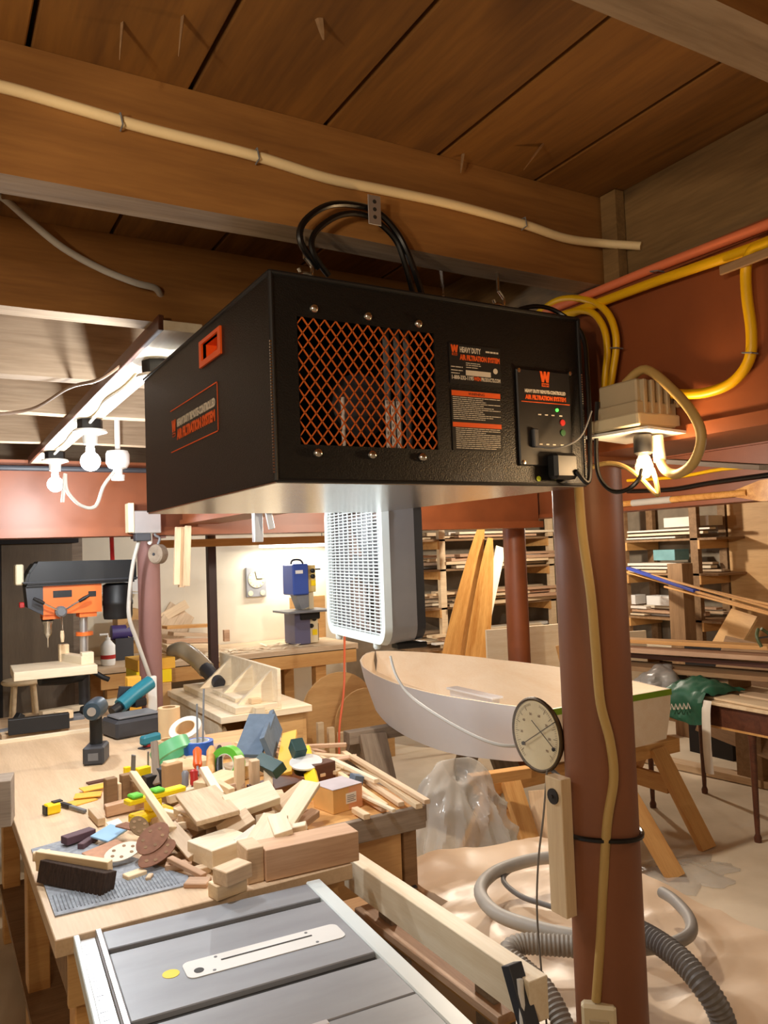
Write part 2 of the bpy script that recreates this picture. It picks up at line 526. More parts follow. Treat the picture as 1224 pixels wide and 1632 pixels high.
# ================================================================== the setting
def struct(name, label, m, x0, x1, y0, y1, z0, z1, parent=None):
    bm = bmesh.new(); bx(bm, x0, x1, y0, y1, z0, z1)
    o = fin(name, bm, m, parent, world=True)
    if not parent: tag(o, label, None, None, 'structure')
    return o

struct('floor', 'dusty pale concrete basement floor', M_FLOOR, -3, 6.6, -3, 7.2, -0.1, 0)
struct('wall_back', 'white painted wall behind the long bench and clock', M_WALL, -3.1, 3.62, 7.1, 7.25, 0, 2.5)
struct('wall_far', 'grey block wall behind the lumber shelves', M_WALLR, 3.62, 6.6, 7.1, 7.25, 0, 2.5)
struct('wall_right', 'grey block wall behind the open shelving', M_WALLR, 6.5, 6.65, -3, 7.1, 0, 2.5)
struct('wall_left', 'plain white painted side wall', M_WALL, -3.15, -3, -3, 7.1, 0, 2.5)
struct('wall_front', 'plain white painted end wall', M_WALL, -3, 6.5, -3.15, -3, 0, 2.5)

ceil = struct('ceiling', 'dark wooden board ceiling carried on rough joists', M_VOID, -3, 6.5, -3, 7.1, 2.436, 2.47)
for k in range(-11, 5):
    x0 = 0.126 + 0.2268 * k
    if x0 > 1.2: continue
    bm = bmesh.new(); bx(bm, -0.1095, 0.1095, -3.6, 3.6, -0.013, 0.013, 0, 0.002)
    fin('board', bm, M_CEIL, ceil, M=wm(ceil).inverted() @ Matrix.Translation((x0 + 0.1134, 0.8, 2.424)))
bm = bmesh.new(); bx(bm, -2.62, 2.62, -5.0, 5.0, -0.013, 0.013)
fin('board', bm, M_CEIL, ceil, M=wm(ceil).inverted() @ Matrix.Translation((3.87, 2.05, 2.424)))
jy = [-0.78, -0.15, 0.475, 1.145, 1.745, 2.38, 2.965, 3.68, 4.75, 5.4, 6.05, 6.7]
for y in jy:
    rough_bm = bmesh.new()
    bx(rough_bm, -2.12, 2.12, -0.032, 0.032, -0.0925, 0.0925)
    bmesh.ops.subdivide_edges(rough_bm, edges=[e for e in rough_bm.edges if abs((e.verts[0].co - e.verts[1].co).x) > 1], cuts=40, use_grid_fill=True)
    for v in rough_bm.verts:
        if v.co.z < 0: 
            v.co.z += 0.006 * noise.noise(Vector((v.co.x * 2.3, y * 3, 0)))
            v.co.y += 0.004 * noise.noise(Vector((v.co.x * 3.1, y * 5, 2)))
    rough_bm.normal_update()
    bmesh.ops.recalc_face_normals(rough_bm, faces=rough_bm.faces)
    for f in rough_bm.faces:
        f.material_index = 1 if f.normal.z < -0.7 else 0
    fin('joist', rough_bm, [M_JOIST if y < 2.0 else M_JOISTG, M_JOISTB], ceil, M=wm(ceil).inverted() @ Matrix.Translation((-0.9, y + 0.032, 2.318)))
    bm = bmesh.new(); bx(bm, -2.5, 2.5, -0.032, 0.032, -0.0925, 0.0925)
    fin('joist', bm, M_JOIST, ceil, M=wm(ceil).inverted() @ Matrix.Translation((3.92, y + 0.032, 2.318)))
for a, b in zip(jy, jy[1:]):
    bm = bmesh.new(); l = (b - a - 0.07) / 2
    bx(bm, -0.02, 0.02, -l, l, -0.0925, 0.0925)
    fin('blocking', bm, M_BLOCK, ceil, M=wm(ceil).inverted() @ Matrix.Translation((1.245, (a + b + 0.064) / 2, 2.318)))
bm = bmesh.new(); bx(bm, -0.012, 0.012, -0.02, 0.02, -0.09, 0.09)
fin('cleat', bm, M_BLOCK, ceil, M=wm(ceil).inverted() @ Matrix.Translation((1.21, 1.118, 2.318)))
# splinters left hanging from the ceiling boards
for p, d in (((0.952, 1.032, 2.400), (-0.03, 0.02, -0.045)), ((0.843, 1.123, 2.400), (0.002, 0.012, -0.03)), ((0.296, 0.991, 2.400), (-0.004, 0.01, -0.05)), ((0.229, 1.039, 2.400), (-0.002, 0.012, -0.045)), ((0.456, 0.912, 2.400), (0.012, 0.012, -0.02))):
    bm = bmesh.new(); a = Vector(p) + Vector((0, 0, 0.012))
    tube(bm, [a, a + Vector(d) * 0.6, a + Vector(d)], 0.006, 4, flat=0.4, rfun=lambda i, n: 1.0 - 0.4 * i)
    fin('splinter', bm, M_BROWNWOOD, ceil, world=True)

def ibeam(name, label, along, a0, a1, c, zt, zb, web=0.085, fl=0.12, flt=0.03):
    bm = bmesh.new()
    if along == 'y':
        bx(bm, c - web, c + web, a0, a1, zb + flt, zt - flt); bx(bm, c - fl, c + fl, a0, a1, zb, zb + flt); bx(bm, c - fl, c + fl, a0, a1, zt - flt, zt)
    else:
        bx(bm, a0, a1, c - web, c + web, zb + flt, zt - flt); bx(bm, a0, a1, c - fl, c + fl, zb, zb + flt); bx(bm, a0, a1, c - fl, c + fl, zt - flt, zt)
    return tag(fin(name, bm, M_GIRD, None, world=True), label, None, None, 'structure')
ibeam('steel_beam', 'red-brown beam with yellow cables stapled along it above the thick column', 'y', -2.9, 4.28, 1.30, 2.224, 1.886, 0.09, 0.105, 0.024)
ibeam('steel_beam', 'glossy red-brown beam crossing behind the light bulbs', 'x', -2.9, 3.82, 4.44, 2.224, 1.832, 0.07, 0.12, 0.045)
ibeam('steel_beam', 'red-brown beam carrying the wooden oar beyond the column', 'y', -2.9, 4.98, 3.93, 2.224, 1.900, 0.07, 0.10, 0.025)

def column(label, x, y, r, z1, m, seams=True):
    t = thing('steel_column', label, None, (x, y, 0), kind='structure')
    part_lathe('shaft', t, m, [(r, 0.012), (r, z1 - 0.014)], (x, y, 0), seg=36)
    part_box('base_plate', t, m, x - r * 1.35, x + r * 1.35, y - r * 1.35, y + r * 1.35, 0, 0.012)
    part_box('cap_plate', t, m, x - r * 1.3, x + r * 1.3, y - r * 1.3, y + r * 1.3, z1 - 0.014, z1)
    return t
column('thick red-brown steel column with dial thermometer and cord', 1.305, 1.325, 0.078, 1.886, M_COLUMN)
column('dusty red-brown column behind the workbench with white cord and pulley', 1.062, 4.44, 0.060, 1.832, M_COLUMN2)
column('red-brown column standing behind the white boat', 3.94, 4.80, 0.086, 1.900, M_GIRD)

# ================================================================== hanging air filtration unit
FX0, FX1, FY0, FY1, FZ0, FZ1 = 0.453, 1.082, 1.10, 1.90, 1.812, 2.130
af = thing('air_filter', 'black box air filtration unit with orange mesh hanging from joists', 'air filter', (0.767, 1.5, FZ0))
bm = bmesh.new()
T = 0.006
MX0, MX1, MZ0, MZ1 = 0.496, 0.749, 1.868, 2.067
HY0, HY1, HZ0, HZ1 = 1.342, 1.438, 2.069, 2.101
bx(bm, FX0, FX0 + T, FY0, HY0, FZ0, FZ1); bx(bm, FX0, FX0 + T, HY1, FY1, FZ0, FZ1)
bx(bm, FX0, FX0 + T, HY0, HY1, FZ0, HZ0); bx(bm, FX0, FX0 + T, HY0, HY1, HZ1, FZ1)
bx(bm, FX1 - T, FX1, FY0, FY1, FZ0, FZ1)
bx(bm, FX0 + T, FX1 - T, FY0, FY1, FZ1 - T, FZ1)
bx(bm, FX0 + T, FX1 - T, FY1 - T, FY1, FZ0, FZ1 - T)
bx(bm, FX0 + T, MX0, FY0 + 0.001, FY0 + T, FZ0, FZ1 - T)
bx(bm, MX1, FX1 - T, FY0 + 0.001, FY0 + T, FZ0, FZ1 - T)
bx(bm, MX0, MX1, FY0 + 0.001, FY0 + T, FZ0, MZ0)
bx(bm, MX0, MX1, FY0 + 0.001, FY0 + T, MZ1, FZ1 - T)
fin('body', bm, M_BLACK, af, world=True)
part_box('bottom_panel', af, M_STEEL, FX0 + 0.002, FX1 - 0.002, FY0 + 0.003, FY1 - 0.003, FZ0 - 0.004, FZ0, 0.001)['label'] = 'brushed steel underside'
# rolled edges
bm = bmesh.new()
for x in (FX0, FX1):
    tube(bm, [(x, FY0, FZ0), (x, FY0, FZ1)], 0.004, 8)
tube(bm, [(FX0, FY0, FZ1), (FX1, FY0, FZ1)], 0.004, 8)
tube(bm, [(FX0, FY0, FZ1), (FX0, FY1, FZ1)], 0.004, 8)
tube(bm, [(FX0, FY0, FZ0), (FX1, FY0, FZ0)], 0.003, 8)
fin('edge_trim', bm, M_BLACKP, af, world=True, smooth=True)
bm = bmesh.new()
for x in (FX0 - 0.0035, FX1 - 0.001):
    for i in range(44):
        z = FZ0 + 0.012 + i * 0.0046
        obx(bm, (x, FY0 - 0.0028, z), (0.0026, 0.0026, 0.0028))
fin('hem_stitch', bm, M_CHROME, af, world=True)['kind'] = 'stuff'
# inside: dark back plate, motor can, white rods standing in for reflections, grey struts
part_box('inner_plate', af, M_DGREY, MX0 - 0.02, MX1 + 0.1, FY0 + 0.32, FY0 + 0.325, FZ0 + 0.02, FZ1 - 0.02)
bm = bmesh.new()
lathe(bm, [(0.0, 0.0), (0.052, 0.0), (0.056, 0.02), (0.056, 0.075), (0.03, 0.09), (0.0, 0.09)], (0.655, FY0 + 0.17, 1.955), (0, -1, 0), 24)
bx(bm, 0.60, 0.712, FY0 + 0.17, FY0 + 0.19, 1.90, 2.01)
fin('motor', bm, M_DGREY, af, world=True, smooth=True)
for x in (0.581, 0.664, 0.675, 0.686):
    part_tube('inner_rod', af, M_WHITE, [(x, FY0 + 0.022, FZ0 + 0.03), (x, FY0 + 0.022, FZ0 + 0.138)], 0.0034)
for x in (0.70, 0.722, 0.742):
    part_tube('inner_rod', af, M_MGREY, [(x, FY0 + 0.08, FZ0 + 0.02), (x, FY0 + 0.08, FZ1 - 0.02)], 0.006)
# expanded metal mesh
bm = bmesh.new()
nx, nz = 13, 8
cw, ch = (MX1 - MX0) / nx, (MZ1 - MZ0) / nz
def strand(a, b):
    A, B = Vector(a), Vector(b)
    obx(bm, (A + B) / 2, ((B - A).length, 0.0016, 0.0030), frame_of(B - A, (0, 1, 0)))
for i in range(nx):
    for j in range(nz):
        xl, xm, xr = MX0 + i * cw, MX0 + (i + .5) * cw, MX0 + (i + 1) * cw
        zb, zm, zt = MZ0 + j * ch, MZ0 + (j + .5) * ch, MZ0 + (j + 1) * ch
        yy = FY0 + 0.004
        strand((xl, yy, zm), (xm, yy, zt)); strand((xm, yy, zt), (xr, yy, zm))
        strand((xl, yy, zm), (xm, yy, zb)); strand((xm, yy, zb), (xr, yy, zm))
fin('grille', bm, M_ORANGEM, af, world=True)['label'] = 'orange expanded metal grille'
for x, z in ((0.525, 2.082), (0.621, 2.081), (0.718, 2.080), (0.524, 1.855), (0.620, 1.855), (0.716, 1.854)):
    part_lathe('screw', af, M_CHROME, [(0.0075, 0.0), (0.0068, 0.003), (0.0045, 0.0055), (0, 0.0065)], (x, FY0, z), (0, -1, 0), 14)
FM = lambda x, z, d=0.0004: basis((x, FY0 - d + 0.001, z), (1, 0, 0), (0, 0, 1))
LM = lambda y, z, d=0.0004: basis((FX0 - d, y, z), (0, -1, 0), (0, 0, 1))
def logo(M, s, parent):
    """W above a small name bar."""
    bm = bmesh.new()
    poly = [(0, 1), (0.22, 1), (0.33, 0.62), (0.40, 1), (0.60, 1), (0.67, 0.62), (0.78, 1), (1, 1), (0.84, 0.16), (0.62, 0.16), (0.5, 0.5), (0.38, 0.16), (0.16, 0.16)]
    prism(bm, [Vector((x * s, y * s, 0)) for x, y in poly], (0, 0, 0.0006))
    bx(bm, 0.14 * s, 0.86 * s, -0.18 * s, 0.08 * s, 0, 0.0006)
    bmesh.ops.transform(bm, matrix=M, verts=bm.verts)
    fin('logo', bm, M_PRINTO, parent, world=True)
    text_part('logo_text', parent, 'WEN', M @ Matrix.Translation((0.2 * s, -0.15 * s, 0.0006)), 0.24 * s, M_PRINTK, 0.6 * s)
# plate on the side
bm = bmesh.new()
for a, b in (((1.672, 2.014), (1.360, 2.014)), ((1.672, 1.926), (1.360, 1.926)), ((1.360, 2.014), (1.360, 1.926))):
    obx(bm, (FX0 - 0.0004, (a[0] + b[0]) / 2, (a[1] + b[1]) / 2), (0.0008, abs(a[0] - b[0]) + 0.0022, abs(a[1] - b[1]) + 0.0022))
fin('label_border', bm, M_PRINTO, af, world=True)
logo(LM(1.664, 1.962), 0.030, af)
text_part('lettering', af, 'HEAVY DUTY REMOTE-CONTROLLED', LM(1.625, 1.974), 0.021, M_PRINTW, 0.250, bold=0.0008)
text_part('lettering', af, 'AIR FILTRATION SYSTEM', LM(1.625, 1.948), 0.027, M_PRINTO, 0.250, bold=0.0014)
# recessed carry handle
Y0, Y1, Z0, Z1 = 1.328, 1.452, 2.058, 2.108
hd = bmesh.new()
ring_o = [(Y0, Z0), (Y1, Z0), (Y1, Z1), (Y0, Z1)]
ring_i = [(Y0 + 0.014, Z0 + 0.011), (Y1 - 0.014, Z0 + 0.011), (Y1 - 0.014, Z1 - 0.007), (Y0 + 0.014, Z1 - 0.007)]
vo = [hd.verts.new((FX0 - 0.004, y, z)) for y, z in ring_o]; vi = [hd.verts.new((FX0 - 0.004, y, z)) for y, z in ring_i]
vb = [hd.verts.new((FX0 - 0.0002, y, z)) for y, z in ring_o]
pk = [hd.verts.new((FX0 + 0.028 if k > 1 else FX0 + 0.004, y, z)) for k, (y, z) in enumerate(ring_i)]
for k in range(4):
    k2 = (k + 1) % 4
    hd.faces.new((vo[k], vo[k2], vi[k2], vi[k])); hd.faces.new((vo[k], vo[k2], vb[k2], vb[k])); hd.faces.new((vi[k], vi[k2], pk[k2], pk[k]))
hd.faces.new(pk)
fin('carry_handle', hd, M_ORANGE, af, world=True)['label'] = 'orange recessed carry handle'
# front rating plate and warnings
pl = part_box('rating_label', af, M_PRINTK, 0.779, 0.889, FY0 - 0.0002, FY0 + 0.001, 1.984, 2.054)
logo(FM(0.782, 2.036, 0.001), 0.0155, pl)
text_part('lettering', pl, 'HEAVY DUTY', FM(0.801, 2.040, 0.001), 0.013, M_PRINTW, 0.045, bold=0.0005)
text_part('lettering', pl, 'AIR FILTRATION SYSTEM', FM(0.801, 2.027, 0.001), 0.012, M_PRINTO, 0.087, bold=0.0007)
text_part('lettering', pl, '1-800-232-1195', FM(0.781, 1.992, 0.001), 0.0095, M_PRINTW, 0.046, bold=0.0003)
text_part('lettering', pl, 'WEN', FM(0.829, 1.992, 0.001), 0.0095, M_PRINTO, 0.015, bold=0.0003)
text_part('lettering', pl, 'PRODUCTS.COM', FM(0.845, 1.992, 0.001), 0.0090, M_PRINTW, 0.042, bold=0.0003)
def lines(name, x0, x1, zs, m, parent, h=0.0012, jag=0.3, seed=1):
    rr = random.Random(seed); b = bmesh.new()
    for z in zs:
        xe = x1 - (x1 - x0) * jag * rr.random() * (rr.random() < 0.5)
        x = x0
        while x < xe:
            wl = min(0.004 + 0.012 * rr.random(), xe - x)
            bx(b, x, x + wl, FY0 - 0.0006, FY0 + 0.0012, z, z + h)
            x += wl + 0.0013
    return fin(name, b, m, parent, world=True)
lines('fine_print', 0.813, 0.845, (2.0175, 2.0135, 2.021), M_PRINTW, pl, seed=2)
lines('fine_print', 0.781, 0.806, (2.0125, 2.0065, 2.0015), M_PRINTW, pl, 0.0014, seed=3)
lines('fine_print', 0.857, 0.887, (2.0435,), M_PRINTW, pl, 0.003, seed=4)
part_box('serial_tag', pl, M_PRINTW, 0.812, 0.866, FY0 - 0.0008, FY0, 2.000, 2.009)
part_lathe('approval_mark', pl, M_PRINTW, [(0.005, 0), (0.005, 0.0006)], (0.877, FY0, 2.012), (0, -1, 0), 14)
wl = part_box('warning_label', af, M_PRINTK, 0.779, 0.886, FY0 - 0.0002, FY0 + 0.001, 1.868, 1.974)
part_box('warning_band', wl, M_PRINTO, 0.780, 0.885, FY0 - 0.0008, FY0, 1.963, 1.972)
part_box('warning_band', wl, M_PRINTO, 0.780, 0.885, FY0 - 0.0008, FY0, 1.909, 1.917)
text_part('lettering', wl, 'WARNING', FM(0.815, 1.965, 0.0016), 0.007, M_PRINTK, 0.035)
lines('fine_print', 0.782, 0.884, [1.9600 - 0.0034 * k for k in range(12)], M_PRINTW, wl, 0.0012, 0.4, 5)
lines('fine_print', 0.786, 0.882, [1.9060 - 0.0034 * k for k in range(11)], M_PRINTW, wl, 0.0012, 0.4, 6)
# control panel
cp = part_box('control_panel', af, M_BLACKP, 0.922, 1.050, FY0 - 0.004, FY0 + 0.001, 1.845, 2.022, 0.002)
logo(FM(0.976, 1.996, 0.0056), 0.024, cp)
text_part('lettering', cp, 'HEAVY DUTY REMOTE-CONTROLLED', FM(0.939, 1.979, 0.0054), 0.0085, M_PRINTW, 0.098, bold=0.0003)
text_part('lettering', cp, 'AIR FILTRATION SYSTEM', FM(0.940, 1.967, 0.0054), 0.0105, M_PRINTO, 0.098, bold=0.0006)
part_box('panel_line', cp, M_PRINTO, 0.930, 1.046, FY0 - 0.0050, FY0 - 0.0035, 1.9610, 1.9622)
for x in (0.972, 0.988, 1.004, 1.023):
    for z in (1.9385, 1.884):
        part_box('panel_mark', cp, M_PRINTW, x - 0.004, x + 0.003, FY0 - 0.0050, FY0 - 0.0035, z, z + 0.002)
part_lathe('led', cp, M_GREENLED, [(0.0032, 0), (0.003, 0.002), (0, 0.003)], (1.014, FY0 - 0.004, 1.950), (0, -1, 0), 12)
part_lathe('button', cp, M_RED, [(0.0062, 0), (0.0058, 0.002), (0, 0.0025)], (1.026, FY0 - 0.004, 1.927), (0, -1, 0), 16)
part_lathe('button', cp, mat('dull_green_button', (30, 84, 44), 0.5), [(0.0062, 0), (0.0058, 0.002), (0, 0.0025)], (1.026, FY0 - 0.004, 1.908), (0, -1, 0), 16)
for x, z in ((0.927, 2.018), (1.052, 2.022), (0.930, 1.851), (1.052, 1.853)):
    part_lathe('screw', af, M_CHROME, [(0.0042, 0.0), (0.004, 0.002), (0, 0.003)], (x, FY0 - 0.003, z), (0, -1, 0), 12)
part_lathe('round_sticker', af, mat('lime_sticker', (206, 226, 40), 0.5), [(0.005, 0), (0.005, 0.0008)], (0.966, FY0, 1.822), (0, -1, 0), 14)
part_lathe('round_sticker', af, MATS['lime_sticker'], [(0.004, 0), (0.004, 0.0008)], (1.006, FY0, 1.824), (0, -1, 0), 14)
part_box('power_plug', af, M_BLACKP, 0.984, 1.040, FY0 - 0.028, FY0 - 0.001, 1.820, 1.868, 0.006)
part_tube('power_cord', af, M_CORDB, [(1.03, FY0 - 0.03, 1.835), (1.055, FY0 - 0.035, 1.815), (1.068, FY0 - 0.03, 1.90), (1.080, FY0 - 0.02, 2.02), (1.086, FY0 - 0.005, 2.10), (1.06, FY0 + 0.03, 2.150), (1.01, FY0 + 0.04, 2.158), (0.96, FY0 + 0.055, 2.143)], 0.0045, 8, 7)
rm = part_box('remote_clip', af, M_DGREY, 0.950, 0.962, FY0 - 0.012, FY0 - 0.003, 1.878, 1.912, 0.002)
part_tube('antenna_wire', af, M_MGREY, [(0.955, FY0 - 0.008, 1.880), (0.99, FY0 - 0.03, 1.876), (1.03, FY0 - 0.045, 1.895), (1.066, FY0 - 0.04, 1.945)], 0.0018, 6, 6)

# hanging hardware: screw hooks in the joist hold the eye bolts of the box
def hook(label, x, y, ztop, zbot):
    t = thing('hanging_hook', label, 'hook', (x, y, zbot), group='hooks carrying the filter box')
    part_tube('shank', t, M_CHROME, [(x, y, ztop + 0.02), (x, y, (ztop + zbot) / 2 + 0.012)], 0.0035)
    part_tube('hook_curve', t, M_CHROME, [(x, y, (ztop + zbot) / 2 + 0.014), (x + 0.012, y, (ztop + zbot) / 2), (x + 0.010, y, (ztop + zbot) / 2 - 0.014), (x - 0.004, y, (ztop + zbot) / 2 - 0.018), (x - 0.012, y, (ztop + zbot) / 2 - 0.006)], 0.0032, 8, 5)
    bm = bmesh.new()
    pts = [(x + 0.018 * math.cos(a), y, zbot + 0.016 + 0.018 * math.sin(a)) for a in [math.radians(-80 + 340 * k / 20) for k in range(21)]]
    tube(bm, pts, 0.0042, 8); fin('eye_ring', bm, M_CHROME, t, world=True, smooth=True)
    return t
hook('chrome hook and eye above the orange grille end of the filter box', 0.547, 1.175, 2.225, 2.131)
hook('chrome hook and eye above the control panel end of the filter box', 0.952, 1.175, 2.225, 2.131)

# black lead looped up to the joist by a strip of perforated strapping
cable('power_lead', 'black lead looped over the joist face and down behind the filter box', [(0.55, 1.13, 2.160), (0.515, 1.118, 2.19), (0.52, 1.115, 2.225), (0.57, 1.115, 2.262), (0.645, 1.118, 2.270), (0.69, 1.120, 2.245), (0.72, 1.122, 2.20), (0.765, 1.15, 2.136)], 0.0055, M_CORDB, 'cord')
cable('power_lead', 'second black lead looped below the first under the perforated strap', [(0.565, 1.125, 2.148), (0.535, 1.118, 2.18), (0.54, 1.117, 2.212), (0.585, 1.117, 2.248), (0.64, 1.121, 2.258), (0.69, 1.124, 2.232), (0.712, 1.126, 2.19), (0.745, 1.15, 2.136)], 0.005, M_CORDB, 'cord')
st = thing('strap', 'perforated metal strap holding the black leads to the joist', 'strap', (0.645, 1.11, 2.24))
part_box('band', st, M_ALU, 0.634, 0.658, 1.1085, 1.1105, 2.240, 2.290, 0.0005)
for z in (2.253, 2.266, 2.279):
    part_lathe('hole', st, M_SAWDARK, [(0.0035, 0), (0.0035, 0.0006)], (0.646, 1.1085, z), (0, -1, 0), 10)

# cables running over the joists
cable('white_cable', 'flat cream cable stapled along the nearest full joist', [(0.002, 1.137, 2.333), (0.089, 1.137, 2.340), (0.184, 1.137, 2.335), (0.288, 1.137, 2.329), (0.443, 1.137, 2.326), (0.573, 1.137, 2.316), (0.682, 1.137, 2.318), (0.824, 1.137, 2.320), (0.982, 1.135, 2.313), (1.090, 1.133, 2.302), (1.179, 1.120, 2.302), (1.222, 1.060, 2.282)], 0.0085, M_CORDW, seg=10)
cable('white_cable', 'loose white cable drooping to a hole in the second joist', [(0.064, 1.680, 2.451), (0.128, 1.670, 2.420), (0.179, 1.670, 2.381), (0.243, 1.680, 2.339), (0.318, 1.690, 2.310), (0.390, 1.700, 2.294), (0.437, 1.720, 2.295), (0.457, 1.750, 2.291)], 0.0075, M_CORDG, seg=10)
cable('grey_cable', 'thin brown cable sagging between joists beside the bulb board', [(0.143, 2.600, 2.145), (0.279, 2.600, 2.171), (0.358, 2.400, 2.203), (0.408, 2.200, 2.191), (0.451, 2.050, 2.218), (0.459, 1.950, 2.235), (0.472, 1.860, 2.227)], 0.005, mat('brown_cable', (120, 96, 76), 0.6))
for n, (px, py, yy) in enumerate(((407, 248, 1.135), (833, 355, 1.13), (190, 195, 1.137))):
    p = [(0.449, 1.134, 2.325), (0.984, 1.132, 2.313), (0.243, 1.134, 2.329)][n]
    bm = bmesh.new(); p = Vector(p)
    tube(bm, [p + Vector((0.0, 0.008, 0.009)), p + Vector((0.0, -0.008, 0.008)), p + Vector((0.003, -0.008, -0.008)), p + Vector((0.003, 0.008, -0.010))], 0.0013, 6)
    tag(fin('cable_staple', bm, M_MGREY, None, world=True), ['wire staple over the cream cable left of the strap', 'wire staple over the cream cable above the control panel end', 'wire staple over the cream cable near the picture edge'][n], 'staple', 'staples on the cream cable')

# ================================================================== bulb board and lamps
bb = thing('bulb_board', 'long white-faced board carrying bare bulbs under the joists', 'board', (0.495, 2.95, 2.19))
plank('board', None, (0.492, 1.70, 2.209), (0.492, 4.25, 2.209), 0.088, 0.022, M_BIRCH, parent=bb)
plank('edge_strip', None, (0.444, 1.70, 2.214), (0.444, 4.25, 2.214), 0.012, 0.034, M_DARKWOOD, parent=bb)
def lamp(label, x, y, z, bulb_z, mb, col, power, cover=M_BLACKP, base=True, bulb_r=0.034, group='ceiling bulbs'):
    t = thing('ceiling_lamp', label, 'lamp', (x, y, z), group=group)
    part_lathe('outlet_box', t, cover, [(0.043, 0), (0.043, -0.036)], (x, y, z), seg=8)
    part_lathe('porcelain_holder', t, M_CERAM, [(0.056, -0.036), (0.058, -0.044), (0.04, -0.050), (0.026, -0.056), (0.024, -0.086), (0, -0.086)], (x, y, z), seg=24)
    prof = [(0.013, 0.055), (0.015, 0.040)] + [(bulb_r * math.sin(a), bulb_r * math.cos(a)) for a in [math.radians(28 + 152 * k / 10) for k in range(11)]]
    part_lathe('bulb', t, mb, [(max(r, 0.0), h) for r, h in prof], (x, y, bulb_z), seg=20)
    if power:
        ld = bpy.data.lights.new('bulb_light', 'POINT'); ld.energy = power; ld.color = col; ld.shadow_soft_size = 0.035
        lo = bpy.data.objects.new('bulb_light', ld); COL.objects.link(lo)
        lo.location = (x, y, bulb_z - 0.075)
        lo.parent = t; lo.matrix_parent_inverse = wm(t).inverted()
    return t
lamp('bare white bulb in porcelain holder near the middle of the bulb board', 0.50, 2.90, 2.198, 2.052, M_BULBC, COOL, POWER_BOARD)
lamp('bare white bulb in porcelain holder at the far end of the bulb board', 0.50, 3.78, 2.198, 2.052, M_BULBC, COOL, POWER_BOARD)
lamp('bulb holder half hidden behind the back corner of the filter box', 0.512, 1.99, 2.198, 2.052, M_BULBC, COOL, POWER_BOARD)
cable('white_wire', 'white wire clipped along the bulb board between the holders', [(0.487, 2.12, 2.186), (0.49, 2.30, 2.19), (0.478, 2.5, 2.19), (0.492, 2.7, 2.19), (0.49, 2.84, 2.18)], 0.005, M_CORDG, 'wire')
cable('white_wire', 'white wire running along the bulb board to its far holder', [(0.49, 2.97, 2.18), (0.485, 3.2, 2.19), (0.495, 3.45, 2.19), (0.49, 3.71, 2.18)], 0.005, M_CORDG, 'wire')
jb = thing('junction_box', 'white octagonal outlet hanging beside the far bulbs', 'outlet', (0.736, 3.600, 2.141))
q = Vector((0.736, 3.600, 2.141))
part_lathe('housing', jb, M_CERAM, [(0.045, 0.045), (0.052, 0.03), (0.052, -0.01), (0.04, -0.03), (0.02, -0.036), (0.02, -0.06), (0.03, -0.062), (0.028, -0.085), (0, -0.085)], q, seg=10)
part_tube('stem', jb, M_CERAM, [q + Vector((0, 0, 0.04)), q + Vector((0, 0, 2.40 - q.z))], 0.012)
cable('hanging_cable', 'white cord looping from the octagonal outlet under the far bulb', [(0.715, 3.580, 2.091), (0.673, 3.600, 2.029), (0.641, 3.620, 1.942), (0.582, 3.640, 1.949), (0.532, 3.660, 2.014), (0.525, 3.660, 2.088), (0.513, 3.660, 1.964)], 0.0075, M_CORDG, 'cord')
cable('conduit', 'dark conduit fixed along the far beam top', [(-2.5, 4.28, 2.178), (3.5, 4.28, 2.178)], 0.014, M_DGREY, 'conduit', smooth=0)

# bulbs out of view; all but the one behind the viewer added for fill
def place_lamp(label, x, y, col, power, mb=None):
    return lamp(label, x, y, 2.224, 2.075, mb or M_BULBC, col, power)
place_lamp('added unseen bulb under the joists above the boat', 2.35, 3.25, SOFT, POWER_BOAT)
place_lamp('added unseen bulb under the joists by the lumber shelves', 4.9, 5.3, SOFT, POWER_RACK)
place_lamp('added unseen bulb under the joists over the open floor', 2.7, 0.6, SOFT, POWER_RACK * 0.25)
place_lamp('added unseen bulb under the joists past the far beam', 1.95, 5.75, COOL, POWER_BOARD * 1.1)
place_lamp('bare bulb under the joists behind the viewer', -0.75, -0.12, AMBER_LIGHT, POWER_BEHIND)
place_lamp('added unseen bulb under the joists over the saw operator', -0.35, 0.50, AMBER_LIGHT, POWER_BEHIND * 0.5)

# ================================================================== beam wiring and lamp at the column
cable('yellow_cable', 'yellow cable stapled straight along the beam top flange', [(1.188, 0.692, 2.191), (1.188, 0.772, 2.180), (1.188, 0.994, 2.187), (1.188, 1.190, 2.190), (1.188, 1.460, 2.195)], 0.0095, M_CORDY, seg=10)
cable('salmon_cable', 'salmon pink cable running just above the yellow one on the beam', [(1.190, 0.692, 2.208), (1.190, 0.772, 2.209), (1.190, 0.994, 2.214), (1.190, 1.190, 2.215), (1.190, 1.461, 2.218)], 0.009, M_CORDP, seg=10)
cable('yellow_cable', 'yellow cable dropping down the beam in a curve to the outlet box', [(1.186, 0.691, 2.183), (1.184, 0.770, 2.176), (1.184, 0.797, 2.175), (1.190, 0.815, 2.154), (1.190, 0.817, 2.106), (1.192, 0.814, 2.042), (1.192, 0.822, 1.996), (1.192, 0.858, 1.966), (1.190, 0.914, 1.959), (1.180, 0.970, 1.968)], 0.0092, M_CORDY, seg=10)
cable('yellow_cable', 'outer of two yellow cables bending down beside the filter box', [(1.186, 1.343, 2.215), (1.186, 1.261, 2.229), (1.184, 1.176, 2.204), (1.184, 1.121, 2.162), (1.186, 1.103, 2.104), (1.188, 1.117, 2.045), (1.182, 1.125, 2.001)], 0.0072, M_CORDY, seg=10)
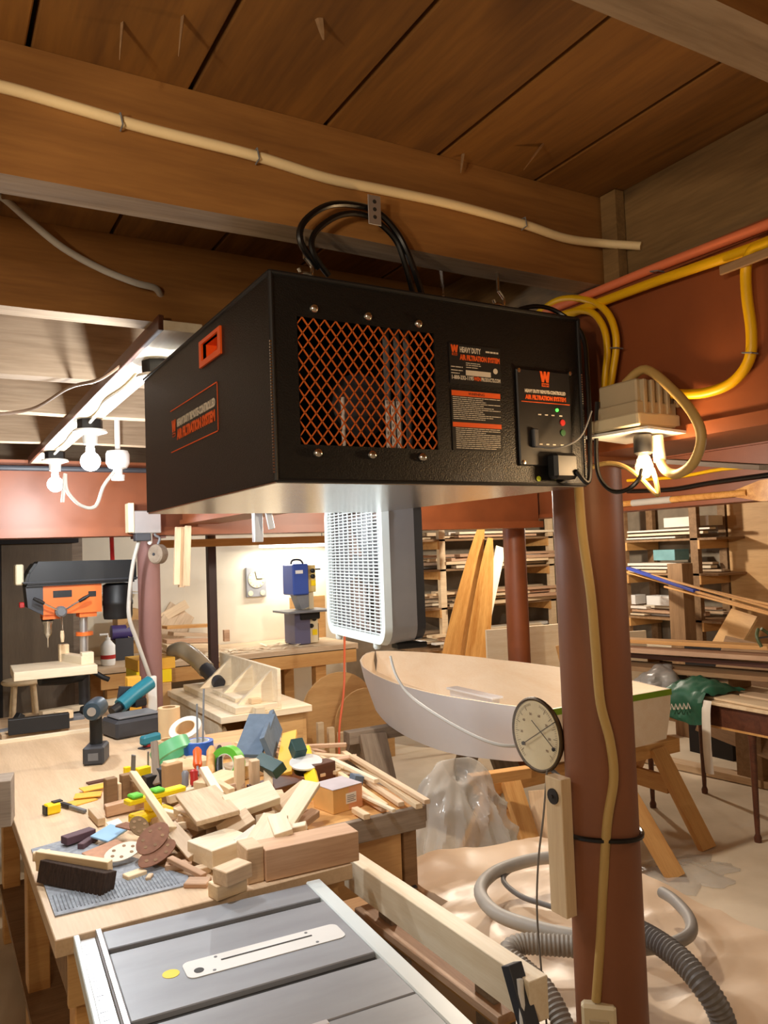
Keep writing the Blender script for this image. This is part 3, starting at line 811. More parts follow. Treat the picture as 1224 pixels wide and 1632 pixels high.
cable('yellow_cable', 'inner of two yellow cables bending down beside the filter box', [(1.186, 1.345, 2.187), (1.186, 1.243, 2.194), (1.182, 1.166, 2.176), (1.182, 1.131, 2.134), (1.184, 1.126, 2.084), (1.186, 1.136, 2.042), (1.180, 1.142, 1.985)], 0.0072, M_CORDY, seg=10)
plank('wood_scrap', 'thin weathered scrap of wood nailed across the beam face by the yellow cable', (1.178, 0.856, 2.158), (1.178, 0.755, 2.159), 0.006, 0.016, M_BROWNWOOD, 'wood scrap')
for n, p in enumerate(((1.182, 0.995, 2.204), (1.182, 0.815, 2.007), (1.178, 1.100, 2.084))):
    bm = bmesh.new(); p = Vector(p)
    tube(bm, [p + Vector((0.012, 0.009, 0.002)), p + Vector((-0.004, 0.009, 0.002)), p + Vector((-0.004, -0.009, -0.002)), p + Vector((0.012, -0.009, -0.002))], 0.0013, 6)
    tag(fin('cable_staple', bm, M_MGREY, None, world=True), ['wire staple over the straight yellow and salmon cables', 'wire staple over the dropping yellow cable', 'wire staple over the pair of bending yellow cables'][n], 'staple', 'staples on the beam cables')

ob = thing('outlet_box', 'beige outlet box with cream base fixed to the beam beside the filter box', 'outlet box', (1.15, 1.03, 1.89))
part_box('housing', ob, M_BEIGE, 1.108, 1.206, 0.990, 1.082, 1.930, 1.996, 0.003)
part_box('step', ob, M_BEIGE, 1.100, 1.206, 0.984, 1.088, 1.930, 1.955, 0.003)
for y in (0.984,):
    for x in (1.122, 1.142, 1.162, 1.182):
        part_box('rib', ob, M_BEIGE, x - 0.004, x + 0.004, y - 0.003, y + 0.008, 1.932, 1.994, 0.001)
part_box('base', ob, M_CREAM, 1.094, 1.208, 0.978, 1.094, 1.908, 1.932, 0.003)
bm = bmesh.new()
prism(bm, [(1.085, 1.10, 1.900), (1.20, 1.10, 1.893), (1.215, 0.955, 1.893), (1.105, 0.965, 1.900)], (0, 0, 0.005))
fin('cover_plate', bm, M_WHITE, ob, world=True)
part_lathe('toggle', ob, M_CHROME, [(0.012, 0), (0.012, 0.01), (0.006, 0.02), (0.0, 0.022)], (1.195, 0.972, 1.955), (0, -1, 0), 14)
pl_ = thing('plug_lamp', 'small lit filament bulb in a black socket under the outlet box', 'lamp', (1.135, 1.005, 1.80))
part_lathe('socket', pl_, M_BLACKP, [(0.015, 0.036), (0.017, 0.03), (0.017, 0.004), (0.012, 0)], (1.130, 1.000, 1.858), seg=18)
part_lathe('bulb', pl_, M_GLASS, [(0.008, 0.0), (0.012, -0.008), (0.0165, -0.022), (0.015, -0.036), (0.007, -0.044), (0, -0.046)], (1.130, 1.000, 1.860), seg=18)
for dx, dy, dz in ((-0.006, 0.006, -0.014), (0.004, -0.006, -0.011), (0.0, 0.0, -0.028)):
    part_lathe('filament', pl_, M_BULBW, [(0, 0.006), (0.0035, 0.003), (0.0035, -0.003), (0, -0.006)], (1.130 + dx, 1.000 + dy, 1.862 + dz), seg=10)
part_tube('adapter', pl_, M_CREAM, [(1.155, 0.99, 1.892), (1.155, 0.985, 1.845)], 0.011, 14)
ld = bpy.data.lights.new('bulb_light', 'POINT'); ld.energy = POWER_WARM; ld.color = WARM; ld.shadow_soft_size = 0.02
lo = bpy.data.objects.new('bulb_light', ld); COL.objects.link(lo); lo.location = (1.12, 0.975, 1.835)
lo.parent = pl_; lo.matrix_parent_inverse = wm(pl_).inverted()
cable('tan_cord', 'tan cord arching over the outlet box and down in a loop', [(1.125, 1.03, 1.995), (1.13, 0.985, 2.012), (1.120, 0.916, 1.957), (1.100, 0.862, 1.903), (1.100, 0.852, 1.865), (1.100, 0.870, 1.828), (1.110, 0.911, 1.814), (1.120, 0.943, 1.823), (1.155, 0.985, 1.845)], 0.0085, M_CORDT, 'cord', seg=10)
cable('tan_cord', 'tan cord hanging in a shallow loop below the small lit bulb', [(1.120, 1.188, 1.827), (1.130, 1.119, 1.852), (1.130, 1.062, 1.848), (1.120, 1.009, 1.822), (1.110, 0.967, 1.790), (1.110, 0.955, 1.783), (1.120, 0.967, 1.809), (1.130, 0.982, 1.830)], 0.0045, M_CORDT, 'cord', seg=8)
cable('looped_cable', 'black cord hanging in a round loop beside the column top', [(1.100, 1.078, 1.968), (1.100, 1.087, 1.874), (1.095, 1.077, 1.825), (1.090, 1.043, 1.796), (1.090, 1.006, 1.795), (1.100, 0.988, 1.811), (1.110, 0.987, 1.830)], 0.0042, M_CORDB, 'cord', seg=8)
cable('extension_cord', 'tan extension cord hanging down the front of the thick column', [(1.186, 1.227, 1.822), (1.203, 1.240, 1.723), (1.225, 1.246, 1.589), (1.237, 1.252, 1.468), (1.245, 1.254, 1.360), (1.262, 1.249, 1.279), (1.268, 1.249, 1.199), (1.256, 1.262, 1.106), (1.248, 1.273, 0.985), (1.242, 1.285, 0.852), (1.229, 1.293, 0.728)], 0.0102, M_CORDT, 'cord', seg=10)
ec = thing('cord_connector', 'cream cord connector with sockets at the foot of the hanging cord', 'connector', (1.231, 1.292, 0.644))
q = Vector((1.231, 1.289, 0.690))
Mx = Matrix.Translation(q) @ Matrix.Rotation(math.radians(-44), 4, 'Z')
bm = bmesh.new(); bx(bm, -0.036, 0.036, -0.014, 0.014, -0.06, 0.035, 0, 0.006); bmesh.ops.transform(bm, matrix=Mx, verts=bm.verts)
fin('shell', bm, M_CREAM, ec, world=True)
bm = bmesh.new(); bx(bm, -0.02, 0.02, -0.017, -0.013, -0.04, 0.008, 0, 0.002); bmesh.ops.transform(bm, matrix=Mx, verts=bm.verts)
fin('socket_face', bm, M_BEIGE, ec, world=True)
for sx in (-0.009, 0.009):
    bm = bmesh.new(); bx(bm, sx - 0.0015, sx + 0.0015, -0.0178, -0.016, -0.03, -0.004); bmesh.ops.transform(bm, matrix=Mx, verts=bm.verts)
    fin('slot', bm, M_SAWDARK, ec, world=True)
# black tie round the column
bm = bmesh.new()
tube(bm, [(1.305 + 0.083 * math.cos(a), 1.325 + 0.083 * math.sin(a), 1.062 + 0.004 * math.sin(a * 2)) for a in [2 * math.pi * k / 32 for k in range(33)]], 0.0055, 6)
tag(fin('cable_tie', bm, M_CORDB, None, world=True, smooth=True), 'black tie strapped round the thick column', 'tie')
plank('wood_strip', 'pale wood strip tied upright against the thick column', (1.203, 1.352, 0.895), (1.203, 1.352, 1.190), 0.052, 0.030, M_PINE, 'wood strip', up=(1, 0, 0))

# dial thermometer
dt = thing('dial_thermometer', 'round cream dial gauge with two crossing needles mounted beside the column', 'thermometer', (1.235, 1.455, 1.17))
c = Vector((1.236, 1.455, 1.258))
part_lathe('dial_face', dt, M_PAPER, [(0.081, 0), (0.081, 0.002), (0, 0.002)], c, (-1, 0, 0), 48)
bm = bmesh.new()
tube(bm, [c + Vector((0, 0.083 * math.cos(a), 0.083 * math.sin(a))) for a in [2 * math.pi * k / 48 for k in range(49)]], 0.0048, 8)
fin('rim', bm, M_BRASSD, dt, world=True, smooth=True)
part_lathe('back_case', dt, M_BRASSD, [(0.083, 0), (0.080, 0.012), (0, 0.014)], c, (1, 0, 0), 40)
bm = bmesh.new()
for k in range(90):
    a = 2 * math.pi * k / 90
    if 200 < math.degrees(a) < 340 and False: continue
    r0 = 0.060 if k % 5 == 0 else 0.067
    d = Vector((0, math.cos(a), math.sin(a)))
    if abs(math.degrees(a) - 270) < 38 or abs(math.degrees(a) - 90) < 12: continue
    obx(bm, c + d * (r0 + 0.073) / 2 + Vector((-0.0026, 0, 0)), (0.073 - r0, 0.0007 if k % 5 else 0.0013, 0.0006), frame_of(d, (1, 0, 0)))
fin('scale_marks', bm, mat('faded_ink', (128, 110, 84), 0.7), dt, world=True)
for k, n in enumerate(('20', '30', '40', '50', '60', '70', '80', '90')):
    a = math.radians(215 - k * 36)
    p = c + Vector((-0.0025, -0.049 * math.cos(a), 0.049 * math.sin(a)))
    text_part('numeral', dt, n, basis(p + Vector((0, 0.007, -0.004)), (0, -1, 0), (0, 0, 1)), 0.009, M_BROWNWOOD)
for a, b in (((1.230, 1.496, 1.232), (1.230, 1.380, 1.302)), ((1.229, 1.389, 1.238), (1.229, 1.463, 1.291))):
    part_tube('needle', dt, M_BRASSD, [a, b], 0.0011, 6)
    part_lathe('needle_hub', dt, M_PRINTK, [(0.0045, 0), (0.0045, 0.004), (0, 0.005)], a, (-1, 0, 0), 12)
part_lathe('glass', dt, M_GLASS, [(0.080, 0), (0.06, 0.005), (0, 0.0085)], c + Vector((-0.0085, 0, 0)), (-1, 0, 0), 40, cap=False)
part_tube('bracket', dt, M_MGREY, [c + Vector((0.005, -0.03, -0.07)), c + Vector((0.0, -0.075, -0.085)), c + Vector((-0.03, -0.10, -0.105)), c + Vector((-0.045, -0.103, -0.12))], 0.005, 8, 4)
part_lathe('bracket_plate', dt, M_SAWDARK, [(0.017, 0), (0.017, 0.003), (0.004, 0.004), (0.004, 0.007), (0, 0.007)], (1.188, 1.352, 1.150), (-1, 0, 0), 16)
cable('probe_wire', 'thin grey wire hanging straight down below the dial gauge', [(1.220, 1.406, 1.189), (1.200, 1.402, 1.092), (1.190, 1.414, 0.994), (1.180, 1.415, 0.885), (1.170, 1.398, 0.772), (1.160, 1.379, 0.703), (1.150, 1.360, 0.610)], 0.0024, M_HOSED, 'wire', seg=6)

# ================================================================== hanging box fan
fan = thing('box_fan', 'white-grilled box fan with grey housing hanging behind the filter box', 'fan', (1.152, 2.0, 1.42), rz=math.radians(-7.1))
FW, FT, FH = 0.53, 0.135, 0.455
def rr_loop(w_, h, r, n=6, inset=0.0):
    pts = []
    for cx_, cz_, a0 in ((w_ - r, r, -90), (w_ - r, h - r, 0), (r, h - r, 90), (r, r, 180)):
        for k in range(n + 1):
            a = math.radians(a0 + 90 * k / n)
            pts.append((cx_ + (r - inset) * math.cos(a), cz_ + (r - inset) * math.sin(a)))
    return pts
def ring_shell(bm, x0, x1, ins0, ins1, inner):
    """Rounded-rectangle band between two x planes."""
    A = [bm.verts.new((x0, y, z)) for y, z in rr_loop(FW, FH, 0.06, 6, ins0)]
    B = [bm.verts.new((x1, y, z)) for y, z in rr_loop(FW, FH, 0.06, 6, ins1)]
    C = [bm.verts.new((x1, y, z)) for y, z in rr_loop(FW, FH, 0.06, 6, inner)]
    D = [bm.verts.new((x0, y, z)) for y, z in rr_loop(FW, FH, 0.06, 6, inner)]
    n = len(A)
    for P_, Q_ in ((A, B), (B, C), (C, D), (D, A)):
        for k in range(n):
            bm.faces.new((P_[k], P_[(k + 1) % n], Q_[(k + 1) % n], Q_[k]))
bm = bmesh.new(); ring_shell(bm, 0.022, FT - 0.03, 0.002, 0.006, 0.012)
fin('housing', bm, mat('fan_grey_housing', (160, 162, 168), 0.4, noise_amt=0.06), fan, smooth=True)['label'] = 'grey sheet metal housing'
bm = bmesh.new(); ring_shell(bm, FT - 0.03, FT, 0.008, 0.012, 0.02)
fin('rear_band', bm, M_DGREY, fan, smooth=True)
bm = bmesh.new(); ring_shell(bm, 0.0, 0.022, 0.004, 0.0, 0.03)
fin('grille_frame', bm, M_FANW, fan, smooth=True)
bm = bmesh.new()
n = 38
for k in range(n):
    z = 0.03 + (FH - 0.06) * (k + .5) / n
    ins = 0.03 if 0.06 < z < FH - 0.06 else 0.036
    tube(bm, [(0.004, ins, z), (0.004, FW - ins, z)], 0.0021, 5)
for k in range(11):
    y = 0.03 + (FW - 0.06) * (k + .5) / 11
    tube(bm, [(0.007, y, 0.028), (0.007, y, FH - 0.028)], 0.0026, 5)
fin('grille_wires', bm, M_FANW, fan, smooth=True)
bm = bmesh.new()
lathe(bm, [(0, -0.02), (0.05, -0.015), (0.055, 0.03), (0, 0.03)], (0.06, FW / 2, FH / 2), (1, 0, 0), 20)
for k in range(5):
    a0 = 2 * math.pi * k / 5
    pts = []
    for rr_, da, dx in ((0.05, -0.2, -0.01), (0.19, -0.35, -0.02), (0.2, 0.25, 0.02), (0.05, 0.3, 0.01)):
        pts.append((0.06 + dx, FW / 2 + rr_ * math.cos(a0 + da), FH / 2 + rr_ * math.sin(a0 + da)))
    prism(bm, pts, (0.003, 0, 0))
fin('blades', bm, M_MGREY, fan)
bm = bmesh.new(); bx(bm, 0.085, 0.088, 0.02, FW - 0.02, 0.02, FH - 0.02)
fin('rear_screen', bm, mat('fan_rear_screen', (176, 150, 140), 0.5), fan)
for y in (0.10, FW - 0.09):
    bm = bmesh.new(); lathe(bm, [(0.012, 0.0), (0.012, -0.012), (0.008, -0.018), (0, -0.018)], (0.012, y, 0.004), (0, 0, 1), 12)
    fin('foot', bm, M_FANW, fan, smooth=True)
for y in (0.03, FW - 0.16):
    bm = bmesh.new(); bx(bm, 0.05, FT + 0.012, y, y + 0.05, -0.012, 0.006, 0, 0.003)
    fin('stand_foot', bm, M_BLACKP, fan)
for y in (0.1, 0.4):
    bm = bmesh.new(); tube(bm, [(0.06, y, FH), (0.10, y, FH + 0.014)], 0.0025, 6)
    fin('hanging_wire', bm, M_MGREY, fan)
cable('fan_cord', 'white fan cord sagging from the fan foot to the dial gauge', [(1.186, 2.038, 1.389), (1.181, 1.998, 1.336), (1.191, 1.938, 1.285), (1.204, 1.816, 1.246), (1.218, 1.694, 1.219), (1.224, 1.598, 1.211), (1.242, 1.542, 1.214), (1.272, 1.512, 1.221)], 0.0042, M_CORDG, 'cord')
cable('orange_cord', 'thin orange cord hanging down to the floor below the fan', [(2.587, 5.000, 2.174), (2.539, 5.000, 1.022), (2.498, 4.950, 0.749), (2.430, 4.900, 0.510), (2.397, 4.850, 0.314), (2.377, 4.800, 0.184), (2.428, 4.750, 0.116)], 0.008, M_CORDO, 'cord')
# clamp pieces hanging under the joists behind the filter box
hc = thing('hanging_clamp', 'bright metal clamp bars hanging behind the filter box', 'clamp', (1.226, 3.200, 1.823))
plank('bar', None, (1.227, 3.200, 1.759), (1.228, 3.200, 2.088), 0.04, 0.03, M_ALU, parent=hc)
plank('arm', None, (1.272, 3.150, 1.812), (1.250, 3.150, 1.928), 0.028, 0.01, M_ALU, parent=hc)

# ================================================================== table saw
ZT = 0.87
ts = thing('table_saw', 'table saw with grey slotted table and white blade insert', 'table saw', (0.58, 1.42, 0))
bm = bmesh.new()
SX0, SX1 = 0.332, 0.822
for a, b in ((0.985, 1.322), (1.326, 1.472), (1.500, 1.779), (1.803, 1.893)):
    bx(bm, SX0, SX1, a, b, ZT - 0.03, ZT, 0, 0.002)
bx(bm, SX0 + 0.002, SX1 - 0.002, 0.99, 1.888, ZT - 0.04, ZT - 0.028)
fin('table_top', bm, M_SAW, ts, world=True)
for y in (1.486, 1.791):
    part_box('mitre_slot', ts, M_SAWDARK, SX0 + 0.001, SX1 - 0.001, y - 0.013, y + 0.013, ZT - 0.028, ZT - 0.011)
bm = bmesh.new()
pts = []
for cx_, cy_, a0 in ((0.782, 1.604, -90), (0.782, 1.642, 0), (0.472, 1.642, 90), (0.472, 1.604, 180)):
    for k in range(6):
        a = math.radians(a0 + 90 * k / 5); pts.append((cx_ + 0.016 * math.cos(a), cy_ + 0.016 * math.sin(a), ZT + 0.0003))
prism(bm, pts, (0, 0, 0.0014))
ins = fin('blade_insert', bm, M_WHITE, ts, world=True)
ins['label'] = 'white throat plate with a long blade slot'
bm = bmesh.new(); obx(bm, (0.632, 1.630, ZT + 0.002), (0.20, 0.0045, 0.001), None)
fin('blade_slot', bm, M_SAWDARK, ins, world=True)
part_lathe('finger_hole', ins, M_SAWDARK, [(0.010, 0), (0.010, 0.0008)], (0.482, 1.612, ZT + 0.0015), seg=20)
for x, y in ((0.525, 1.648), (0.725, 1.648), (0.510, 1.597), (0.732, 1.597)):
    part_lathe('screw', ins, M_MGREY, [(0.0036, 0), (0.0036, 0.0008)], (x, y, ZT + 0.0015), seg=10)
part_lathe('round_sticker', ts, M_YELLOW, [(0.017, 0), (0.017, 0.0008)], (0.430, 1.630, ZT), seg=20)
for a, b, z0, z1, m in ((0.272, 0.284, 0.835, 0.872, M_FANW), (0.284, 0.318, 0.835, 0.858, M_ALU), (0.318, 0.331, 0.835, 0.874, M_ALU)):
    part_box('front_rail', ts, m, a, b, 0.95, 1.905, z0, z1, 0.002)
bm = bmesh.new()
for k in range(60):
    y = 0.96 + k * 0.0155
    bx(bm, 0.288, 0.298 if k % 2 else 0.304, y, y + 0.0012, 0.858, 0.8584)
fin('rail_scale', bm, M_PRINTK, ts, world=True)
part_box('rear_rail', ts, M_FANW, 0.823, 0.862, 0.95, 1.905, 0.833, 0.871, 0.003)
bm = bmesh.new()
bx(bm, 0.58, 0.64, 1.305, 1.322, ZT, ZT + 0.006, 0, 0.002)
fin('latch', bm, M_ALU, ts, world=True)
part_box('latch_pocket', ts, M_BLACKP, 0.545, 0.632, 1.20, 1.3005, ZT, ZT + 0.0012)
part_box('cabinet', ts, M_DGREY, 0.37, 0.78, 1.05, 1.84, 0.50, 0.828, 0.01)
for x in (0.39, 0.76):
    for y in (1.08, 1.80):
        sx = -0.04 if x < 0.5 else 0.04
        part_tube('leg', ts, M_MGREY, [(x, y, 0.50), (x + sx, y + (0.04 if y > 1.4 else -0.04), 0.012)], 0.02, 8)

ts.matrix_basis = Matrix.Translation((0.556, 1.42, 0)) @ Matrix.Rotation(math.radians(-3.4), 4, 'Z')

# ================================================================== workbenches
wb = thing('workbench', 'long workbench with a worn plywood top heaped with wood scraps and tools', 'workbench', (0.6, 3.0, 0))
bm = bmesh.new(); bx(bm, -1.115, 1.115, -0.37, 0.37, -0.02, 0.02, 0, 0.002)
fin('bench_top', bm, M_BENCH, wb, M=Matrix.Translation((0.61 - 0.6, 3.04 - 3.0, 0.85)) @ Matrix.Rotation(math.pi / 2, 4, 'Z'))
part_box('apron', wb, M_BROWNWOOD, 0.27, 0.29, 1.97, 4.12, 0.72, 0.83)
part_box('apron', wb, M_BROWNWOOD, 0.93, 0.95, 1.97, 4.12, 0.72, 0.83)
part_box('front_apron', wb, M_PLYOR, 0.27, 0.95, 1.955, 1.975, 0.70, 0.83)
for x in (0.29, 0.88):
    for y in (2.00, 3.02, 4.03):
        part_box('leg', wb, M_FIR, x, x + 0.07, y, y + 0.09, 0, 0.83, 0.003)
part_box('shelf', wb, M_BROWNWOOD, 0.28, 0.94, 2.0, 4.1, 0.22, 0.245)
plank('edge_lip', None, (0.245, 4.143, 0.877), (0.93, 4.143, 0.877), 0.02, 0.018, M_BIRCH, parent=wb)
plank('wood_beam', 'weathered timber end sticking in beside the workbench at the picture edge', (-0.6, 2.75, 1.015), (0.215, 2.6, 1.015), 0.10, 0.13, M_GREYWOOD, 'timber')
tr = thing('sawhorse', 'plain sawhorse holding up the weathered timber end', 'sawhorse', (-0.3, 2.7, 0))
plank('top_rail', None, (-0.45, 2.72, 0.925), (0.17, 2.607, 0.925), 0.09, 0.048, M_BROWNWOOD, parent=tr)
for x, y in ((-0.38, 2.70), (0.12, 2.62)):
    for s in (-1, 1):
        plank('leg', None, (x, y + 0.03 * s, 0.90), (x + 0.02, y + 0.26 * s, 0.0), 0.07, 0.03, M_BROWNWOOD, parent=tr, up=(1, 0, 0))

sb = thing('side_table', 'narrow table with a grey front edge holding thin offcut strips', 'table', (1.2, 2.95, 0))
part_box('table_top', sb, M_FIR, 0.995, 1.395, 2.235, 3.70, 0.845, 0.869)
part_box('front_edge', sb, M_GREYWOOD, 0.985, 1.40, 2.212, 2.235, 0.800, 0.870, 0.002)
part_box('side_edge', sb, M_GREYWOOD, 1.395, 1.412, 2.225, 3.70, 0.815, 0.870, 0.002)
for x in (1.0, 1.34):
    for y in (2.26, 3.62):
        part_box('leg', sb, M_BROWNWOOD, x, x + 0.05, y, y + 0.05, 0, 0.845, 0.002)
part_box('drawer_box', sb, M_PLYOR, 1.06, 1.33, 2.26, 2.7, 0.62, 0.80)
plank('offcut_shelf', None, (1.02, 2.50, 0.45), (1.40, 2.50, 0.45), 0.5, 0.02, M_PLYOR, parent=sb)

# bench under the drill press
db = thing('low_bench', 'bench behind the workbench lip with the drill press on it', 'bench', (0.4, 4.5, 0))
part_box('bench_top', db, M_OAKTAN, -0.4, 0.985, 4.165, 4.85, 0.83, 0.865)
for x in (-0.38, 0.90):
    for y in (4.19, 4.76):
        part_box('leg', db, M_BROWNWOOD, x, x + 0.07, y, y + 0.07, 0, 0.83)

# ================================================================== drill press
dx, dy = 0.752, 4.66
dp = thing('drill_press', 'orange and black bench drill press with a plywood table', 'drill press', (dx, dy, 0.865))
part_lathe('base', dp, M_BLACKP, [(0.085, 0.0), (0.085, 0.012), (0.05, 0.02), (0.045, 0.045), (0.032, 0.05)], (dx, dy, 0.866), seg=24)
part_tube('column', dp, M_ALU, [(dx, dy, 0.90), (dx, dy, 1.52)], 0.023, 18)
part_tube('lower_column', dp, M_DGREY, [(dx - 0.002, dy, 0.90), (dx - 0.002, dy, 1.12)], 0.030, 16)
part_lathe('collar', dp, M_ENAMEL, [(0.046, 0), (0.046, 0.02)], (dx + 0.004, dy, 1.295), seg=20)
# table
bm = bmesh.new(); bx(bm, -0.21, 0.185, -0.17, 0.17, 0, 0.045, 0, 0.002)
tb = fin('plywood_table', bm, M_BIRCH, dp, M=Matrix.Translation((-0.165, -0.14, 0.255)) @ Matrix.Rotation(math.radians(-2), 4, 'Z'))
plank('fence', None, (dx - 0.03, dy - 0.24, 1.185), (dx - 0.10, dy + 0.0, 1.185), 0.05, 0.045, M_BIRCH, parent=dp)
part_box('fence_block', dp, M_BIRCH, dx - 0.05, dx + 0.01, dy - 0.24, dy - 0.18, 1.165, 1.225, 0.002)
part_box('fence_block', dp, M_PINE, dx - 0.13, dx - 0.08, dy - 0.02, dy + 0.03, 1.165, 1.255, 0.002)
part_tube('table_arm', dp, M_BLACKP, [(dx - 0.24, dy - 0.1, 1.09), (dx - 0.1, dy - 0.06, 1.075), (dx, dy, 1.08)], 0.032, 10)
part_tube('table_crank', dp, M_BLACKP, [(dx + 0.02, dy - 0.03, 1.11), (dx + 0.09, dy - 0.05, 1.06), (dx + 0.12, dy - 0.05, 1.045)], 0.014, 8)
# head
bm = bmesh.new()
prism(bm, [(dx - 0.215, dy - 0.075, 1.425), (dx + 0.085, dy - 0.075, 1.425), (dx + 0.085, dy - 0.075, 1.58), (dx - 0.215, dy - 0.075, 1.58)], (0, 0.15, 0))
bx(bm, dx - 0.215, dx - 0.13, dy - 0.06, dy + 0.06, 1.40, 1.43); bx(bm, dx - 0.03, dx + 0.06, dy - 0.06, dy + 0.06, 1.40, 1.43)
fin('head', bm, M_ENAMEL, dp, world=True)['label'] = 'orange cast head'
bm = bmesh.new()
prism(bm, [(dx - 0.29, dy - 0.08, 1.47), (dx - 0.215, dy - 0.08, 1.425), (dx - 0.215, dy - 0.08, 1.58), (dx - 0.30, dy - 0.08, 1.58)], (0, 0.16, 0))
fin('switch_nose', bm, M_DGREY, dp, world=True)
part_box('head_badge', dp, M_BLACKP, dx - 0.165, dx - 0.07, dy - 0.078, dy - 0.074, 1.515, 1.552)
part_box('head_badge', dp, M_BLACKP, dx + 0.015, dx + 0.055, dy - 0.078, dy - 0.074, 1.51, 1.54)
bm = bmesh.new()
prism(bm, [(dx - 0.31, dy - 0.11, 1.58), (dx + 0.27, dy - 0.11, 1.58), (dx + 0.27, dy - 0.11, 1.705), (dx - 0.25, dy - 0.11, 1.712), (dx - 0.29, dy - 0.11, 1.655)], (0, 0.22, 0))
bmesh.ops.bevel(bm, geom=list(bm.edges), offset=0.012, segments=2, affect='EDGES')
fin('belt_cover', bm, M_BLACKP, dp, world=True)
part_box('cover_lip', dp, M_DGREY, dx - 0.315, dx + 0.275, dy - 0.115, dy + 0.115, 1.598, 1.606, 0.002)
part_lathe('motor', dp, M_BLACKP, [(0.075, 0), (0.08, 0.02), (0.08, 0.075), (0.083, 0.08), (0.083, 0.1), (0.08, 0.105), (0.08, 0.19), (0.06, 0.2)], (dx + 0.185, dy, 1.375), seg=24)
part_box('lamp_head', dp, M_CREAM, dx - 0.345, dx - 0.305, dy - 0.05, dy + 0.05, 1.59, 1.70, 0.006)
part_box('switch', dp, M_RED, dx - 0.33, dx - 0.305, dy - 0.07, dy - 0.03, 1.47, 1.50, 0.004)
part_lathe('chuck', dp, M_CHROME, [(0.026, 0.06), (0.026, 0.03), (0.021, 0.02), (0.021, -0.02), (0.012, -0.04), (0.004, -0.05), (0.004, -0.10), (0, -0.10)], (dx - 0.185, dy, 1.345), seg=18)
part_lathe('quill', dp, M_BLACKP, [(0.032, 0.0), (0.032, 0.03)], (dx - 0.185, dy, 1.388), seg=18)
part_lathe('feed_hub', dp, M_MGREY, [(0.03, 0), (0.03, 0.04), (0.02, 0.05), (0, 0.05)], (dx - 0.13, dy - 0.075, 1.44), (0, -1, 0), 16)
for a in (30, 150, 270):
    d = Vector((math.cos(math.radians(a)), -0.15, math.sin(math.radians(a))))
    p0 = Vector((dx - 0.13, dy - 0.115, 1.44))
    h = part_tube('feed_handle', dp, M_CHROME, [p0, p0 + d * 0.11], 0.005, 8)
    part_lathe('handle_grip', h, M_BLACKP if a != 270 else M_PINE, [(0.009, 0), (0.011, 0.03), (0.008, 0.06), (0, 0.062)], (wm(dp).inverted() @ (p0 + d * 0.1)), d, 10, world=False)

# ================================================================== far bench along the white wall
fb = thing('back_bench', 'long wooden bench along the white wall under the clock', 'bench', (2.0, 6.65, 0))
plank('bench_top', None, (1.10, 6.66, 0.875), (3.30, 6.66, 0.875), 0.86, 0.05, M_OAKTAN, parent=fb)
plank('front_rail', None, (1.12, 6.245, 0.800), (3.28, 6.245, 0.800), 0.03, 0.12, M_FIR, parent=fb)
for x in (1.17, 2.90):
    for y in (6.27, 6.98):
        part_box('leg', fb, M_FIR, x, x + 0.10, y, y + 0.09, 0, 0.85, 0.003)
plank('lower_shelf', None, (1.2, 6.65, 0.28), (2.9, 6.65, 0.28), 0.7, 0.025, M_FIR, parent=fb)
block('storage_bin', 'translucent grey storage bin on the shelf under the back bench', (2.35, 6.6, 0.295), (0.55, 0.4, 0.26), mat('grey_bin', (138, 126, 116), 0.5), 0, 'bin')
block('storage_bin', 'smaller grey bin left of the translucent bin under the back bench', (1.75, 6.6, 0.295), (0.4, 0.36, 0.2), mat('grey_bin2', (120, 110, 104), 0.5), 0, 'bin')
bm = bmesh.new()
rr = random.Random(3)
for i in range(60):
    x = 1.75 + 1.25 * rr.random(); y = 6.28 + 0.42 * rr.random()
    obx(bm, (x, y, 0.903 + 0.012 * rr.random()), (0.06 + 0.10 * rr.random(), 0.012 + 0.02 * rr.random(), 0.002), Matrix.Rotation(rr.random() * 3, 3, 'Z') @ Matrix.Rotation(rr.uniform(-.2, .2), 3, 'Y'))
tag(fin('wood_shavings', bm, M_BIRCH, None, world=True), 'scattered pale wood shavings along the back bench front', 'shavings', kind='stuff')

# bandsaw on the back bench
bs = thing('bandsaw', 'small blue bench bandsaw standing against the white wall', 'bandsaw', (2.93, 6.55, 0.90))
X0 = 2.80
part_box('lower_cabinet', bs, M_SLATEP, X0, X0 + 0.15, 6.46, 6.70, 0.905, 1.20, 0.006)
part_box('base_panel', bs, M_CREAM, X0 + 0.15, X0 + 0.245, 6.50, 6.72, 0.905, 1.17, 0.006)
part_box('upper_door', bs, M_BLUEP, X0 - 0.005, X0 + 0.148, 6.46, 6.70, 1.34, 1.615, 0.01)
part_box('door_badge', bs, M_WHITE, X0 + 0.02, X0 + 0.09, 6.455, 6.461, 1.53, 1.56)
part_box('upper_frame', bs, mat('pale_yellow_panel', (226, 200, 128), 0.5), X0 + 0.15, X0 + 0.235, 6.50, 6.70, 1.36, 1.60, 0.006)
bm = bmesh.new(); prism(bm, [(X0 + 0.03, 6.48, 1.34), (X0 + 0.15, 6.48, 1.37), (X0 + 0.15, 6.48, 1.23), (X0 + 0.08, 6.48, 1.21)], (0, 0.14, 0))
fin('neck', bm, M_MGREY, bs, world=True)
part_box('column', bs, M_CREAM, X0 + 0.19, X0 + 0.235, 6.56, 6.68, 1.17, 1.37)
part_box('table', bs, M_MGREY, X0 - 0.11, X0 + 0.33, 6.34, 6.70, 1.188, 1.206, 0.003)
part_box('trunnion', bs, M_BLACKP, X0 + 0.05, X0 + 0.24, 6.44, 6.62, 1.12, 1.188, 0.008)
